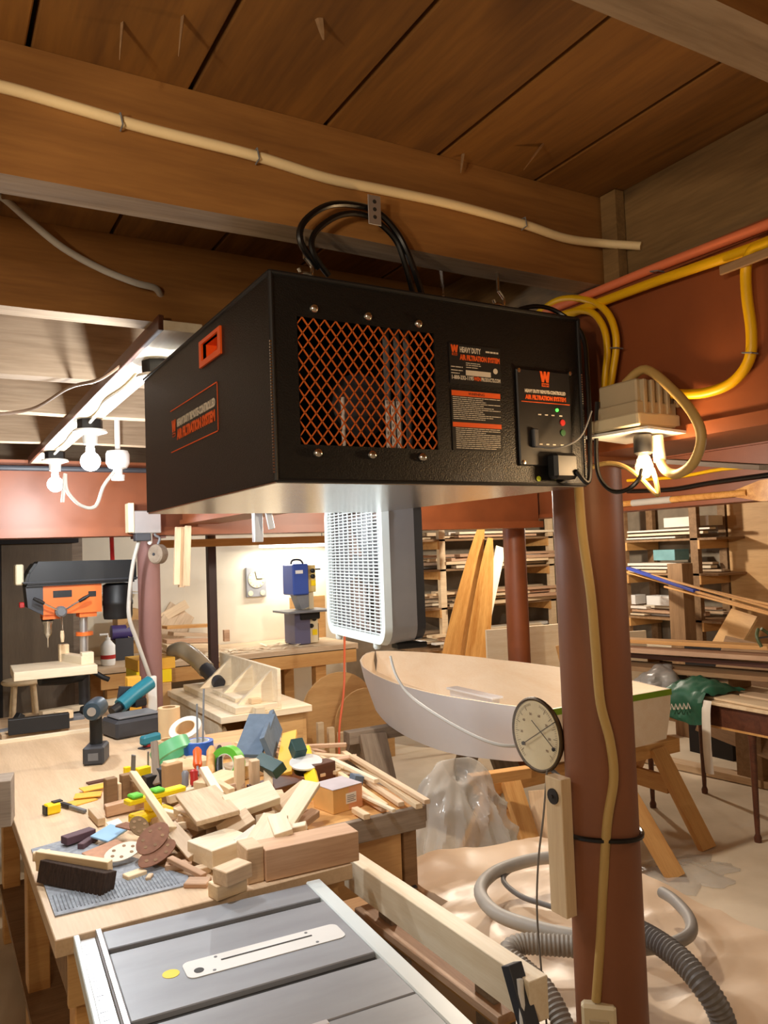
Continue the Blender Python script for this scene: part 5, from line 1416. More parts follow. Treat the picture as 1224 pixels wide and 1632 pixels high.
# ================================================================== oar on the far beam
oar = thing('wooden_oar', 'varnished wooden oar laid along the far beam flange', 'oar', (3.84, 2.6, 1.925))
part_tube('shaft', oar, M_VARN, [(3.835, 3.95, 1.946), (3.835, 2.70, 1.946)], 0.020, 12)
part_tube('wrap', oar, M_CORDG, [(3.835, 3.50, 1.946), (3.835, 3.20, 1.946)], 0.0215, 12)
bm = bmesh.new()
prism(bm, [(3.828, 2.78, 1.930), (3.828, 2.62, 1.893), (3.828, 2.1, 1.88), (3.828, 2.1, 2.03), (3.828, 2.62, 2.005), (3.828, 2.78, 1.962)], (0.014, 0, 0))
fin('blade', bm, M_VARN, oar, world=True)
cable('beam_cable', 'black cable sagging along the far beam face', [(3.840, 3.543, 2.024), (3.840, 3.203, 2.007), (3.840, 2.940, 2.020), (3.840, 2.554, 2.030)], 0.014, M_CORDB)
cable('beam_cable', 'yellow cable stapled along the far beam face', [(3.845, 3.543, 2.092), (3.845, 3.157, 2.077), (3.845, 2.857, 2.090), (3.845, 2.555, 2.077)], 0.010, M_CORDY)
plank('pale_board', 'pale flat board resting high between the beams past the outlet box', (2.846, 2.400, 2.056), (2.750, 1.828, 1.962), 0.12, 0.02, M_GREYWOOD)

# ================================================================== leaning varnished boards behind the boat
def leaf(l, w_):
    n = 14; pts = []
    for k in range(n + 1):
        u = k / n; pts.append((-l / 2 + l * u, w_ / 2 * (0.22 + 0.78 * math.sin(math.pi * min(1, 0.30 + u * 0.70)) ** 0.75)))
    return pts + [(x, -y) for x, y in reversed(pts)]
plank('varnished_board', 'long varnished leaf-shaped board leaning behind the dinghy', (3.80, 5.80, 0.0), (4.620, 6.100, 1.924), 0.24, 0.03, M_VARN, up=(-0.5, -0.86, 0.1), shape=leaf)
plank('varnished_board', 'second varnished board leaning on the first, with a bright gloss streak', (4.02, 5.66, 0.0), (4.633, 6.000, 1.787), 0.22, 0.03, M_VARN, up=(-0.45, -0.88, 0.1), shape=leaf)
plank('pale_board', 'narrow pale board leaning beside the varnished boards', (4.279, 5.900, 0.470), (4.876, 6.150, 1.700), 0.10, 0.02, M_BIRCH, up=(-0.4, -0.9, 0.1))
plank('plywood_sheet', 'tan plywood sheet standing on edge behind the dinghy', (4.12, 5.45, 0.50), (5.0, 5.35, 0.50), 0.02, 1.0, M_BIRCH, 'plywood')
plank('plywood_sheet', 'second plywood sheet standing on edge past the far column', (4.75, 5.15, 0.46), (5.5, 4.95, 0.46), 0.02, 0.92, M_BIRCH, 'plywood')
plank('wood_stake', 'brown pointed stake leaning on the plywood near the thick column', (4.62, 4.82, 0.0), (4.518, 4.980, 0.876), 0.07, 0.02, M_FIR, 'stake', up=(-0.5, -0.8, 0.1))
# rounded ply panels standing under the back bench end
for k, (px, yy, r, lab) in enumerate(((0, 5.9, 0.34, 'large round-topped plywood panel standing by the bench leg'), (1, 5.75, 0.27, 'smaller round-topped plywood panel leaning on the large one'))):
    bm = bmesh.new(); cx_ = 2.93 + 0.16 * k
    pts = [(cx_ - r, yy, 0.0)] + [(cx_ + r * math.cos(a), yy, 0.38 - 0.06 * k + r * math.sin(a)) for a in [math.pi - math.pi * j / 14 for j in range(15)]] + [(cx_ + r, yy, 0.0)]
    prism(bm, pts, (0, 0.02, 0))
    tag(fin('rounded_panel', bm, M_PLYOR, None, world=True), lab, 'panel')
    for j in range(3):
        block('panel_batten', ['short upright batten beside the round-topped panels', 'middle short batten beside the round-topped panels', 'batten farthest right beside the round-topped panels'][j], (2.62 + 0.09 * j, 5.62, 0.0), (0.05, 0.04, 0.40 - 0.05 * j), M_PINE, 0, 'batten') if k == 0 else None

# ================================================================== lumber shelves
def rack(name, label, x0, x1, y0, y1, zs, posts, along):
    t = thing(name, label, 'shelf', ((x0 + x1) / 2, (y0 + y1) / 2, 0))
    for z in zs:
        part_box('shelf', t, M_BROWNWOOD, x0, x1, y0, y1, z - 0.02, z)
    for p in posts:
        if along == 'x':
            for y in (y0, y1 - 0.05): part_box('post', t, M_PINE if y == y0 else M_BROWNWOOD, p, p + 0.07, y, y + 0.05, 0, 2.2)
            for z in zs: part_box('bearer', t, M_FIR, p - 0.02, p, y0, y1, z - 0.10, z - 0.02)
        else:
            for x in (x0, x1 - 0.05): part_box('post', t, M_BROWNWOOD, x, x + 0.05, p, p + 0.08, 0, 2.2)
            for z in zs: part_box('bearer', t, M_FIR, x0, x1, p - 0.02, p, z - 0.10, z - 0.02)
    return t
rack('lumber_rack', 'open lumber rack along the grey wall behind the dinghy', 4.15, 6.3, 6.55, 7.05, (0.72, 1.12, 1.50, 1.80), (4.42, 5.85), 'x')
rack('lumber_rack', 'open lumber rack along the side wall past the thick column', 6.0, 6.45, 4.55, 6.45, (0.60, 0.98, 1.40, 1.72), (4.75, 5.6), 'y')
shelf_mats = [M_PINE, M_BIRCH, M_OAKTAN, M_CEDAR, M_WPAPER, M_PINE, M_BIRCH]
rr = random.Random(11)
tone = {'pine_wood': 'yellow pine', 'birch_plywood': 'pale', 'tan_hardwood': 'tan', 'reddish_cedar': 'reddish', 'white_paper': 'white'}
LAY = ['lowest', 'second', 'third', 'topmost']; ROW = ['front', 'second', 'third', 'back']
names = {0.72: 'bottom', 1.12: 'lower', 1.50: 'upper', 1.80: 'top'}
for z in (0.72, 1.12, 1.50, 1.80):
    grp = 'boards on the %s shelf behind the dinghy' % names[z]
    for layer in range(4 if z < 1.6 else 2):
        for k in range(4):
            ll = rr.uniform(0.7, 1.9); w_ = rr.uniform(0.06, 0.11); t_ = rr.uniform(0.020, 0.034)
            cx_ = rr.uniform(4.2 + ll / 2, 6.25 - ll / 2); cy_ = 6.56 + 0.12 * k + rr.uniform(-0.04, 0.02)
            zz = z + 0.018 + layer * 0.037 + rr.uniform(0, 0.004); mm_ = rr.choice(shelf_mats)
            lab = '%s board in the %s layer, %s row, %s shelf behind the dinghy' % (tone[mm_.name], LAY[layer], ROW[k], names[z])
            a = rr.uniform(-0.07, 0.07)
            plank('lumber_board', lab, (cx_ - ll / 2, cy_ - ll / 2 * a, zz), (cx_ + ll / 2, cy_ + ll / 2 * a, zz), w_, t_, mm_, 'board', grp)
names2 = {0.60: 'bottom', 0.98: 'lower', 1.40: 'upper', 1.72: 'top'}
for z in (0.60, 0.98, 1.40, 1.72):
    grp = 'boards on the %s shelf past the thick column' % names2[z]
    for layer in range(3):
        for k in range(3):
            ll = rr.uniform(0.7, 1.5); w_ = rr.uniform(0.06, 0.11); t_ = rr.uniform(0.014, 0.026)
            cy_ = rr.uniform(4.6 + ll / 2, 6.35 - ll / 2); cx_ = 6.06 + 0.13 * k
            zz = z + 0.015 + layer * 0.034; mm_ = rr.choice(shelf_mats)
            lab = '%s board in the %s layer, %s row, %s shelf past the thick column' % (tone[mm_.name], LAY[layer], ROW[k], names2[z])
            plank('lumber_board', lab, (cx_, cy_ - ll / 2, zz), (cx_ + 0.02, cy_ + ll / 2, zz), w_, t_, mm_, 'board', grp)
plank('blue_strip', 'blue plastic strip sticking out from the shelf past the column', (5.600, 5.215, 1.467), (5.000, 3.991, 1.318), 0.05, 0.02, mat('blue_strip_plastic', (52, 70, 160), 0.5), 'strip')
for k in range(4):
    a = [(5.650, 5.261, 1.460), (5.650, 5.264, 1.425), (5.300, 4.538, 1.324), (5.300, 4.534, 1.376)][k]
    b = [(4.500, 3.006, 1.257), (4.500, 3.008, 1.226), (4.480, 2.995, 1.221), (4.520, 3.018, 1.278)][k]
    plank('thin_batten', ['uppermost thin batten sticking out across the side wall shelf', 'second thin batten sticking out across the side wall shelf', 'lowest thin batten sticking out across the side wall shelf', 'short thin batten above the others across the side wall shelf'][k], a, b, 0.022, 0.015, M_FIR, 'batten', 'battens sticking out past the column')
block('plastic_tub', 'clear tub with a teal lid on the upper side wall shelf', (6.12, 5.15, 1.52), (0.2, 0.25, 0.10), mat('teal_tub', (120, 170, 176), 0.4), 0, 'tub')
block('white_box', 'white box on the top side wall shelf', (6.2, 4.95, 1.83), (0.2, 0.5, 0.09), M_WPAPER, 0, 'box')
for k, (y, z) in enumerate(((5.65, 1.06), (5.25, 1.06))):
    block('white_box', ['small white box low on the side wall shelf near the column', 'wider white box low on the side wall shelf'][k], (6.12, y, 1.09), (0.15, 0.2 + 0.12 * k, 0.09), M_WHITE, 0, 'box')
plank('round_post', 'dark weathered post standing in front of the side wall shelf', (5.75, 4.75, 0.0), (5.75, 4.75, 1.50), 0.16, 0.14, M_BROWNWOOD, 'post', up=(1, 0, 0))
plank('wall_sheet', 'tall tan plywood sheet leaning on the side wall', (6.40, 3.9, 1.05), (6.40, 4.72, 1.05), 0.02, 2.0, M_PLYOR, 'plywood')
plank('wall_sheet', 'tan plywood sheet nearest the picture edge on the side wall', (6.38, 2.8, 1.05), (6.38, 3.85, 1.05), 0.02, 1.9, M_PLYOR, 'plywood')
plank('leaning_sheet', 'square tan offcut panel leaning behind the brown table', (5.400, 3.878, 0.951), (5.600, 4.246, 0.983), 0.35, 0.018, M_PLYOR, 'panel', up=(-0.9, -0.3, 0.35))
plank('leaning_sheet', 'large brown panel leaning below the square tan offcut', (5.0, 3.25, 0.55), (5.12, 4.0, 0.62), 0.75, 0.02, M_BROWNWOOD, 'panel', up=(-0.95, -0.1, 0.35))
plank('leaning_plank', 'long orange plank leaning at the picture edge behind the table', (4.72, 2.78, 0.1), (5.05, 3.05, 1.55), 0.15, 0.03, M_FIR, 'plank', up=(-0.9, -0.3, 0.2))
plank('leaning_plank', 'brown plank leaning just behind the long orange plank', (4.9, 2.75, 0.1), (5.35, 3.2, 1.45), 0.12, 0.03, M_CEDAR, 'plank', up=(-0.9, -0.3, 0.2))
block('white_sheet', 'white paper sheet propped high behind the leaning orange plank', (5.6, 3.35, 1.32), (0.02, 0.3, 0.16), M_WPAPER, 0, 'paper')
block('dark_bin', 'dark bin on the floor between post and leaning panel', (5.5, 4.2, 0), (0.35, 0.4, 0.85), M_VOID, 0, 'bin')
block('timber_stack', 'brown timber upright standing under the brown table far side', (4.95, 3.55, 0), (0.12, 0.2, 0.55), M_BROWNWOOD, 0, 'timber')
block('storage_crate', 'dark wooden crate on the floor beneath the side wall shelf', (6.24, 5.2, 0.0), (0.3, 0.7, 0.45), M_BROWNWOOD, 0, 'crate')
plank('floor_board', 'long board on the floor under the side wall shelf front', (5.0, 3.1, 0.03), (4.8, 4.6, 0.03), 0.12, 0.05, M_OAKTAN)

# ================================================================== things on and near the slim column
eb = thing('outlet_box', 'grey outlet box with plug at the head of the slim column', 'outlet box', (1.013, 4.250, 1.840))
q = Vector((1.005, 4.250, 1.900))
bm = bmesh.new(); bx(bm, q.x - 0.075, q.x + 0.075, q.y - 0.03, q.y + 0.05, q.z - 0.06, q.z + 0.06, 0, 0.004); fin('box', bm, M_ALU, eb, world=True)
bm = bmesh.new(); bx(bm, q.x - 0.095, q.x - 0.065, q.y - 0.035, q.y + 0.05, q.z - 0.055, q.z + 0.10, 0, 0.003); fin('end_plate', bm, M_CREAM, eb, world=True)
bm = bmesh.new(); bx(bm, q.x - 0.06, q.x + 0.02, q.y - 0.03, q.y + 0.03, q.z - 0.10, q.z - 0.06, 0, 0.004); fin('socket', bm, M_DGREY, eb, world=True)
bm = bmesh.new(); lathe(bm, [(0.014, 0), (0.014, -0.05), (0.006, -0.06)], (q.x + 0.02, q.y, q.z - 0.06), (0, 0, 1), 10); fin('plug', bm, M_WHITE, eb, world=True, smooth=True)
cable('hanging_cable', 'white cord hanging from the outlet box down beside the slim column', [(0.977, 4.280, 1.809), (0.946, 4.300, 1.677), (0.924, 4.300, 1.513), (0.922, 4.300, 1.398), (0.962, 4.320, 1.278), (1.008, 4.330, 1.140), (1.032, 4.340, 1.070)], 0.011, M_CORDG, 'cord', seg=10)
ps = thing('power_strip', 'white power strip with a red switch tied to the slim column', 'power strip', (1.036, 4.340, 0.963))
q = Vector((1.039, 4.345, 1.022))
bm = bmesh.new(); bx(bm, q.x - 0.026, q.x + 0.026, q.y - 0.018, q.y + 0.018, q.z - 0.13, q.z + 0.055, 0, 0.004); fin('strip', bm, M_WHITE, ps, world=True)
bm = bmesh.new(); bx(bm, q.x - 0.012, q.x + 0.012, q.y - 0.022, q.y - 0.016, q.z - 0.005, q.z + 0.018, 0, 0.002); fin('switch', bm, M_RED, ps, world=True)
pu = thing('pulley', 'old round wooden pulley hanging on a hook before the slim column', 'pulley', (1.062, 4.240, 1.639))
q = Vector((1.064, 4.240, 1.729))
part_lathe('cheek', pu, M_GREYWOOD, [(0.0, -0.03), (0.045, -0.028), (0.052, -0.02), (0.052, 0.02), (0.045, 0.028), (0, 0.03)], q, (-0.85, -0.5, 0), 28)
part_lathe('axle', pu, M_DGREY, [(0.008, 0.0), (0.008, 0.034), (0, 0.034)], q, (-0.85, -0.5, 0), 12)
part_tube('hook', pu, M_MGREY, [q + Vector((0, 0, 0.05)), q + Vector((0.01, 0, 0.085)), q + Vector((-0.015, 0, 0.105)), q + Vector((0, 0.0, 0.14)), q + Vector((0, 0.06, 0.145)), q + Vector((0, 0.10, 0.145))], 0.007, 8, 4)
hs_ = thing('hanging_sticks', 'bundle of pale sticks hanging under the beam right of the pulley', 'stick bundle', (1.163, 4.150, 1.569))
for k, (a, b) in enumerate((((1.133, 4.150, 1.564), (1.150, 4.150, 1.867)), ((1.162, 4.160, 1.549), (1.179, 4.160, 1.867)), ((1.186, 4.150, 1.555), (1.203, 4.150, 1.873)))):
    plank('stick', None, a, b, 0.03, 0.024, M_OAKTAN, parent=hs_, up=(0, 1, 0))
cable('red_cord', 'thin red cord hanging beside the far end of the drill press', [(0.894, 4.570, 1.872), (0.895, 4.580, 1.827), (0.926, 4.720, 1.680), (0.935, 4.750, 1.614)], 0.012, M_RED, 'cord')
sh2 = thing('cup_shelf', 'small white wire shelf on the wall behind the slim column', 'shelf', (1.488, 6.950, 1.398))
plank('wire_shelf', None, (1.208, 6.950, 1.441), (1.577, 6.950, 1.420), 0.15, 0.012, M_WHITE, parent=sh2)
for px_ in (0.02, 0.28): plank('bracket', None, Vector((1.208, 6.950, 1.441)) + Vector((px_, 0.0, 0)), Vector((1.208, 6.950, 1.441)) + Vector((px_, 0.16, 0.0)), 0.012, 0.02, M_WHITE, parent=sh2)
plank('wire_shelf', None, (1.414, 6.950, 1.572), (1.580, 6.950, 1.564), 0.15, 0.012, M_WHITE, parent=sh2)
block('white_cup', 'white tub standing on the small wire shelf', (1.521, 6.930, 1.439), (0.16, 0.12, 0.12), M_WHITE, 0, 'tub')
block('small_cabinet', 'brown wooden cabinet on the back bench left of the slim column', (1.432, 6.800, 0.939), (0.18, 0.2, 0.36), M_PLYOR, 0, 'cabinet')
bo = thing('glue_bottle', 'white pump bottle with a red label on the back bench', 'bottle', (1.207, 6.400, 0.998))
q = Vector((1.207, 6.400, 0.998)); q.z = 0.902
part_lathe('bottle', bo, M_WHITE, [(0.05, 0), (0.055, 0.02), (0.055, 0.15), (0.03, 0.18), (0.02, 0.19), (0.02, 0.21)], q, seg=18)
part_lathe('label_band', bo, M_RED, [(0.0562, 0.05), (0.0562, 0.08)], q, seg=18, cap=False)
part_tube('pump', bo, M_WHITE, [q + Vector((0, 0, 0.20)), q + Vector((0, 0, 0.235)), q + Vector((-0.06, 0, 0.235))], 0.009)
bg = thing('bench_grinder', 'purple and chrome bench grinder behind the slim column', 'grinder', (1.458, 6.600, 1.157))
q = Vector((1.471, 6.700, 1.227)); q.z = 1.13
part_lathe('guard', bg, M_CHROME, [(0.03, -0.03), (0.085, -0.03), (0.085, 0.03), (0.03, 0.03)], q, (0.3, -1, 0), 22)
part_lathe('motor', bg, mat('purple_paint', (72, 60, 120), 0.4), [(0.06, 0), (0.06, 0.16), (0, 0.17)], q + Vector((-0.02, 0.0, -0.01)), (-1, 0, 0), 18)
part_box('pedestal', bg, M_DGREY, q.x - 0.16, q.x - 0.02, q.y - 0.07, q.y + 0.07, 0.902, 1.075)
# scraps on the back bench
for k, (a, b, w_, t_, m, lab) in enumerate((
        ((1.734, 6.750, 1.126), (2.185, 6.800, 1.109), 0.12, 0.025, M_FIR, 'orange-brown board topmost of the scrap heap on the back bench'),
        ((1.772, 6.700, 1.074), (2.100, 6.750, 1.032), 0.12, 0.03, M_OAKTAN, 'tan board in the middle of the back bench heap'),
        ((1.693, 6.600, 1.026), (2.063, 6.600, 1.004), 0.14, 0.03, M_CEDAR, 'reddish board low in the back bench heap'),
        ((1.666, 6.500, 0.995), (2.100, 6.500, 0.966), 0.16, 0.03, M_PINE, 'pale board at the foot of the back bench heap'))):
    plank('scrap_board', lab, a, b, w_, t_, m, 'board', 'scrap boards on the back bench')
plank('scrap_board', 'wide tan panel leaning on the white wall behind the scrap heap', (1.726, 6.860, 0.933), (1.967, 7.040, 1.244), 0.26, 0.02, M_OAKTAN, 'board', up=(0.2, -0.9, 0.3))
plank('scrap_board', 'narrow tan lath leaning above the wide tan panel', (1.773, 6.980, 1.189), (2.002, 7.000, 1.299), 0.08, 0.02, M_PINE, 'board', up=(0.2, -0.9, 0.3))
block('dowel_block', 'small brown upright block on the back bench under the clock', (2.255, 6.700, 0.968), (0.05, 0.04, 0.10), M_CEDAR, 0)
# things on the drill press bench
plank('lath', 'pale lath lying across the drill press bench', (0.52, 4.6, 0.905), (0.98, 4.72, 0.905), 0.05, 0.03, M_BIRCH)
plank('lath', 'tan board lying along the front of the drill press bench', (0.30, 4.27, 0.882), (0.95, 4.30, 0.882), 0.12, 0.025, M_OAKTAN)
block('grey_box', 'flat grey box beside the drill press foot', (0.60, 4.42, 0.867), (0.2, 0.1, 0.04), M_MGREY, 5, 'box')
block('sanding_block', 'long black sanding block on the bench lip', (0.465, 4.19, 0.895), (0.27, 0.05, 0.072), M_BLACKP, -3, 'sanding block')
pt_ = thing('hand_plane', 'grey metal hand plane at the picture edge behind the bench lip', 'hand plane', (0.31, 4.3, 0.867))
plank('sole', None, (0.22, 4.28, 0.885), (0.42, 4.36, 0.885), 0.055, 0.03, M_MGREY, parent=pt_)
plank('handle', None, (0.36, 4.33, 0.90), (0.40, 4.35, 0.96), 0.04, 0.03, M_BLACKP, parent=pt_)
block('wood_wedge', 'small pale wedge behind the black sanding block', (0.60, 4.36, 0.908), (0.08, 0.05, 0.04), M_PINE, 20)

# ================================================================== tools on the workbench
ZB = 0.8705
dd = thing('cordless_drill', 'black cordless drill standing upright on its battery', 'drill', (0.606, 3.498, 0.870), rz=math.radians(68))
def lp(name, parent, m, *a, **k): return part_box(name, parent, m, *a, world=False, **k)
lp('battery', dd, M_DGREY, -0.062, 0.055, -0.042, 0.042, 0.0, 0.075, bev=0.008)
lp('battery_label', dd, M_MGREY, -0.0635, -0.061, -0.02, 0.02, 0.02, 0.05)
bm = bmesh.new(); tube(bm, [(0.0, 0, 0.07), (0.004, 0, 0.13), (0.0, 0, 0.19)], 0.026, 10, flat=0.75); fin('grip', bm, M_BLACKP, dd, smooth=True)
bm = bmesh.new(); lathe(bm, [(0.0, -0.075), (0.034, -0.07), (0.041, -0.05), (0.041, 0.05), (0.03, 0.062), (0.03, 0.075)], (0.0, 0, 0.22), (1, 0, 0.0), 20); fin('motor_housing', bm, mat('drill_dark_teal', (44, 62, 74), 0.4), dd, smooth=True)
bm = bmesh.new(); lathe(bm, [(0.022, 0.07), (0.024, 0.08), (0.024, 0.105), (0.012, 0.125), (0, 0.125)], (0, 0, 0.22), (1, 0, 0), 16); fin('chuck', bm, M_BLACKP, dd, smooth=True)
bm = bmesh.new(); lathe(bm, [(0.018, 0), (0.018, 0.004), (0, 0.004)], (-0.073, 0, 0.22), (-1, 0, 0), 16); fin('rear_badge', bm, M_ALU, dd)
bc = thing('battery_charger', 'squat black charger box at the far right of the bench', 'charger', (0.863, 3.955, 0.870), rz=math.radians(12))
lp('body', bc, M_DGREY, -0.13, 0.13, -0.09, 0.09, 0.0, 0.085, bev=0.012)
lp('top_deck', bc, M_MGREY, -0.11, 0.10, -0.07, 0.07, 0.085, 0.098, bev=0.008)
td = thing('cordless_driver', 'teal cordless driver lying on the black charger', 'driver', (0.896, 4.092, 0.990), rz=math.radians(28))
bm = bmesh.new(); tube(bm, [(-0.09, 0, 0.0), (0.0, 0, 0.045), (0.10, 0, 0.085)], 0.036, 14); fin('body', bm, M_TEAL, td, smooth=True)
bm = bmesh.new(); tube(bm, [(-0.09, 0, 0.0), (-0.14, 0, -0.02)], 0.024, 12); fin('nose', bm, M_BLACKP, td, smooth=True)
lp('battery', td, M_BLACKP, -0.02, 0.05, -0.035, 0.035, -0.02, 0.02, bev=0.006)
plank('chisel_box', 'dark steel rule leaning upright behind the black charger', (0.832, 4.127, 0.900), (0.861, 4.120, 1.071), 0.07, 0.02, M_DGREY, 'rule', up=(0.3, -1, 0))
block('yellow_case', 'small yellow case against the slim column foot', (0.935, 4.300, 0.922), (0.07, 0.06, 0.17), M_AMBER, 0, 'case')
tl2 = thing('teal_tool', 'small teal tool with a red trigger lying beside the charger', 'tool', (0.857, 3.620, 0.870), rz=0.5)
lp('body', tl2, M_TEAL, -0.05, 0.05, -0.02, 0.02, 0.015, 0.055, bev=0.008); lp('trigger', tl2, M_RED, -0.03, -0.01, -0.015, 0.015, 0.004, 0.016); lp('foot', tl2, M_DGREY, -0.055, 0.03, -0.02, 0.02, 0.0, 0.006)

def tape(label, base, r, h, m_out, axis=(0, 0, 1), core=M_CARD, ri=0.62):
    t = thing('tape_roll', label, 'tape roll', base, group='tape rolls on the bench')
    part_lathe('tape', t, m_out, [(r * ri, 0.0), (r, 0.0), (r, h), (r * ri, h), (r * ri, 0.0)], base, axis, 32, cap=False)
    part_lathe('core', t, core, [(r * ri * 0.93, -0.0005), (r * ri, -0.0005), (r * ri, h + 0.0005), (r * ri * 0.93, h + 0.0005), (r * ri * 0.93, -0.0005)], base, axis, 32, cap=False)
    return t
tape('tan masking tape roll standing nearest the slim column', (0.975, 3.747, 0.880), 0.050, 0.13, M_TAPE)
tape('cream tape roll lying flat below the tan roll', (0.929, 3.597, 0.875), 0.050, 0.02, M_TAPE)
tape('white tape roll tilted against the tan roll', (1.004, 3.521, 0.900), 0.072, 0.07, M_TAPEW, (-0.35, -0.35, 0.8), M_TAPE)
tape('green tape roll tilted towards the drill', (0.865, 3.265, 0.900), 0.082, 0.05, M_GREENT, (-0.25, 0.5, 0.75), M_GREENT, 0.8)
tape('blue tape roll with a white core lying flat among the tools', (0.964, 3.250, 0.900), 0.060, 0.05, M_BLUE, (0, 0, 1), M_WHITE, 0.72)
tape('bright green tape dispenser standing on edge behind the dowels', (0.971, 2.871, 0.940), 0.062, 0.04, M_LIME, (-0.75, -0.6, 0.1), M_WHITE, 0.6)
for k, (a, b) in enumerate((((0.960, 3.253, 0.900), (0.982, 3.320, 1.087)), ((0.977, 3.240, 0.900), (1.013, 3.320, 1.146)))):
    cable('steel_rod', ['shorter thin steel rod standing up through the blue tape', 'taller thin steel rod standing up through the blue tape'][k], [a, b], 0.0042, M_MGREY, 'rod', smooth=0)
def handle(label, a, b, r, m, blade=None, name='screwdriver', cat='screwdriver'):
    t = thing(name, label, cat, a, group='hand tools standing in the clutter')
    A, B = Vector(a), Vector(b); d = B - A
    part_lathe('handle', t, m, [(0.0, 0), (r * 0.7, 0.0), (r, d.length * 0.12), (r * 0.86, d.length * 0.5), (r, d.length * 0.85), (r * 0.6, d.length), (0, d.length)], A, d, 14)
    if blade:
        part_tube('blade', t, M_MGREY, [A, A - d.normalized() * blade], r * 0.3, 8)
    return t
handle('orange screwdriver standing handle up in front of the blue tape', (0.840, 2.851, 0.950), (0.875, 2.970, 0.984), 0.017, M_ORANGE, 0.06)
handle('dark red screwdriver handle below the orange one', (0.792, 2.731, 0.920), (0.797, 2.750, 0.970), 0.015, M_RED, 0.04)
handle('smoky grey screwdriver handle beside the dark red one', (0.771, 2.771, 0.910), (0.775, 2.780, 0.963), 0.013, mat('smoke_plastic', (140, 142, 148), 0.3), 0.03)
handle('wooden handled knife with orange stain standing behind the dowels', (0.863, 2.784, 0.930), (0.924, 2.950, 0.985), 0.018, M_FIR, 0.05, 'knife', 'knife')
handle('black handled scraper standing beside the wooden knife', (0.900, 2.795, 0.930), (0.955, 2.950, 0.985), 0.013, M_BLACKP, 0.04, 'scraper', 'scraper')
# sanding belt packs
plank('sanding_belt', 'slate blue sanding belt pack leaning at the middle of the heap', (1.069, 2.958, 0.930), (1.206, 3.150, 1.037), 0.11, 0.016, M_BLUEG, 'sanding belt', up=(-0.55, -0.8, 0.25))
plank('sanding_belt', 'second slate belt pack folded behind the first', (1.134, 2.926, 0.950), (1.295, 3.220, 0.992), 0.10, 0.02, M_BLUEG, 'sanding belt', up=(0.5, -0.85, 0.25))
plank('yellow_pack', 'yellow sandpaper pack standing behind the green clamp', (1.093, 2.663, 0.920), (1.285, 3.050, 0.971), 0.06, 0.014, M_AMBER, 'pack', up=(-0.5, -0.85, 0.2))
plank('yellow_pack', 'yellow sandpaper pack standing just left of the cardboard box', (1.110, 2.436, 0.900), (1.284, 2.900, 0.934), 0.045, 0.016, M_YELLOW, 'pack', up=(-0.5, -0.85, 0.2))
plank('yellow_pack', 'narrow yellow strip standing below the green clamp', (1.072, 2.623, 0.900), (1.199, 2.900, 0.873), 0.03, 0.02, M_YELLOW, 'pack', up=(-0.5, -0.85, 0.2))
plank('clamp_jaw', 'dark green clamp pad lying before the belt packs', (1.009, 2.683, 0.980), (1.034, 2.550, 0.970), 0.05, 0.035, M_DTEAL, 'clamp pad', up=(-0.4, -0.6, 0.8))
plank('clamp_jaw', 'grey green clamp pad behind the yellow packs', (1.164, 2.749, 0.980), (1.211, 2.747, 0.980), 0.06, 0.05, M_DTEAL, 'clamp pad', up=(-0.4, -0.6, 0.8))
sp = thing('spool', 'white spool rim showing above dark parts beside the yellow pack', 'spool', (1.202, 2.700, 0.900))
part_lathe('spool_flange', sp, M_WHITE, [(0.0, 0.03), (0.06, 0.03), (0.06, 0.036), (0, 0.04)], (1.197, 2.699, 0.910), (-0.1, -0.2, 1), 24)
part_lathe('spool_drum', sp, M_BLACKP, [(0.045, 0.0), (0.045, 0.03)], (1.197, 2.699, 0.910), (-0.1, -0.2, 1), 20)
cb = thing('cardboard_box', 'orange and yellow carton with a small label on the side table', 'carton', (1.166, 2.374, 0.870), rz=math.radians(10))
lp('carton', cb, mat('carton_orange', (224, 172, 100), 0.7), -0.062, 0.055, -0.055, 0.055, 0.0, 0.075, bev=0.001)
lp('lid', cb, mat('lilac_grey_card', (196, 186, 190), 0.7), -0.063, 0.056, -0.056, 0.056, 0.0752, 0.077)
lp('end_face', cb, mat('pinkish_card', (224, 160, 116), 0.7), 0.0, 0.0552, -0.0556, -0.0552, 0.002, 0.073)
lp('print_label', cb, M_WPAPER, -0.012, 0.03, -0.0568, -0.0558, 0.022, 0.055)
for q_ in range(4): lp('print_mark', cb, M_MGREY, -0.008, 0.026 - 0.006 * (q_ % 2), -0.0574, -0.0569, 0.028 + 0.006 * q_, 0.030 + 0.006 * q_)
block('brown_box', 'small brown box behind the carton', (1.243, 2.669, 0.871), (0.09, 0.06, 0.07), M_DARKWOOD, 10, 'box')
plank('slate_pad', 'round slate cap beside the carton corner', (1.288, 2.516, 0.900), (1.322, 2.515, 0.890), 0.045, 0.045, M_BLUEG, 'cap')

# dowels standing up
for k, (a, b, m, lab) in enumerate((((0.918, 2.631, 0.900), (0.916, 2.620, 1.021), M_PINE, 'tall square pine peg standing in the heap'), ((0.971, 2.627, 0.900), (0.969, 2.620, 1.002), M_OAKTAN, 'tan square peg standing beside the tall pine peg'), ((0.999, 2.570, 0.900), (1.018, 2.620, 0.957), M_PINE, 'short square peg right of the tall pegs'))):
    plank('wood_peg', lab, a, b, 0.030, 0.030, m, 'peg', 'pegs standing in the heap')

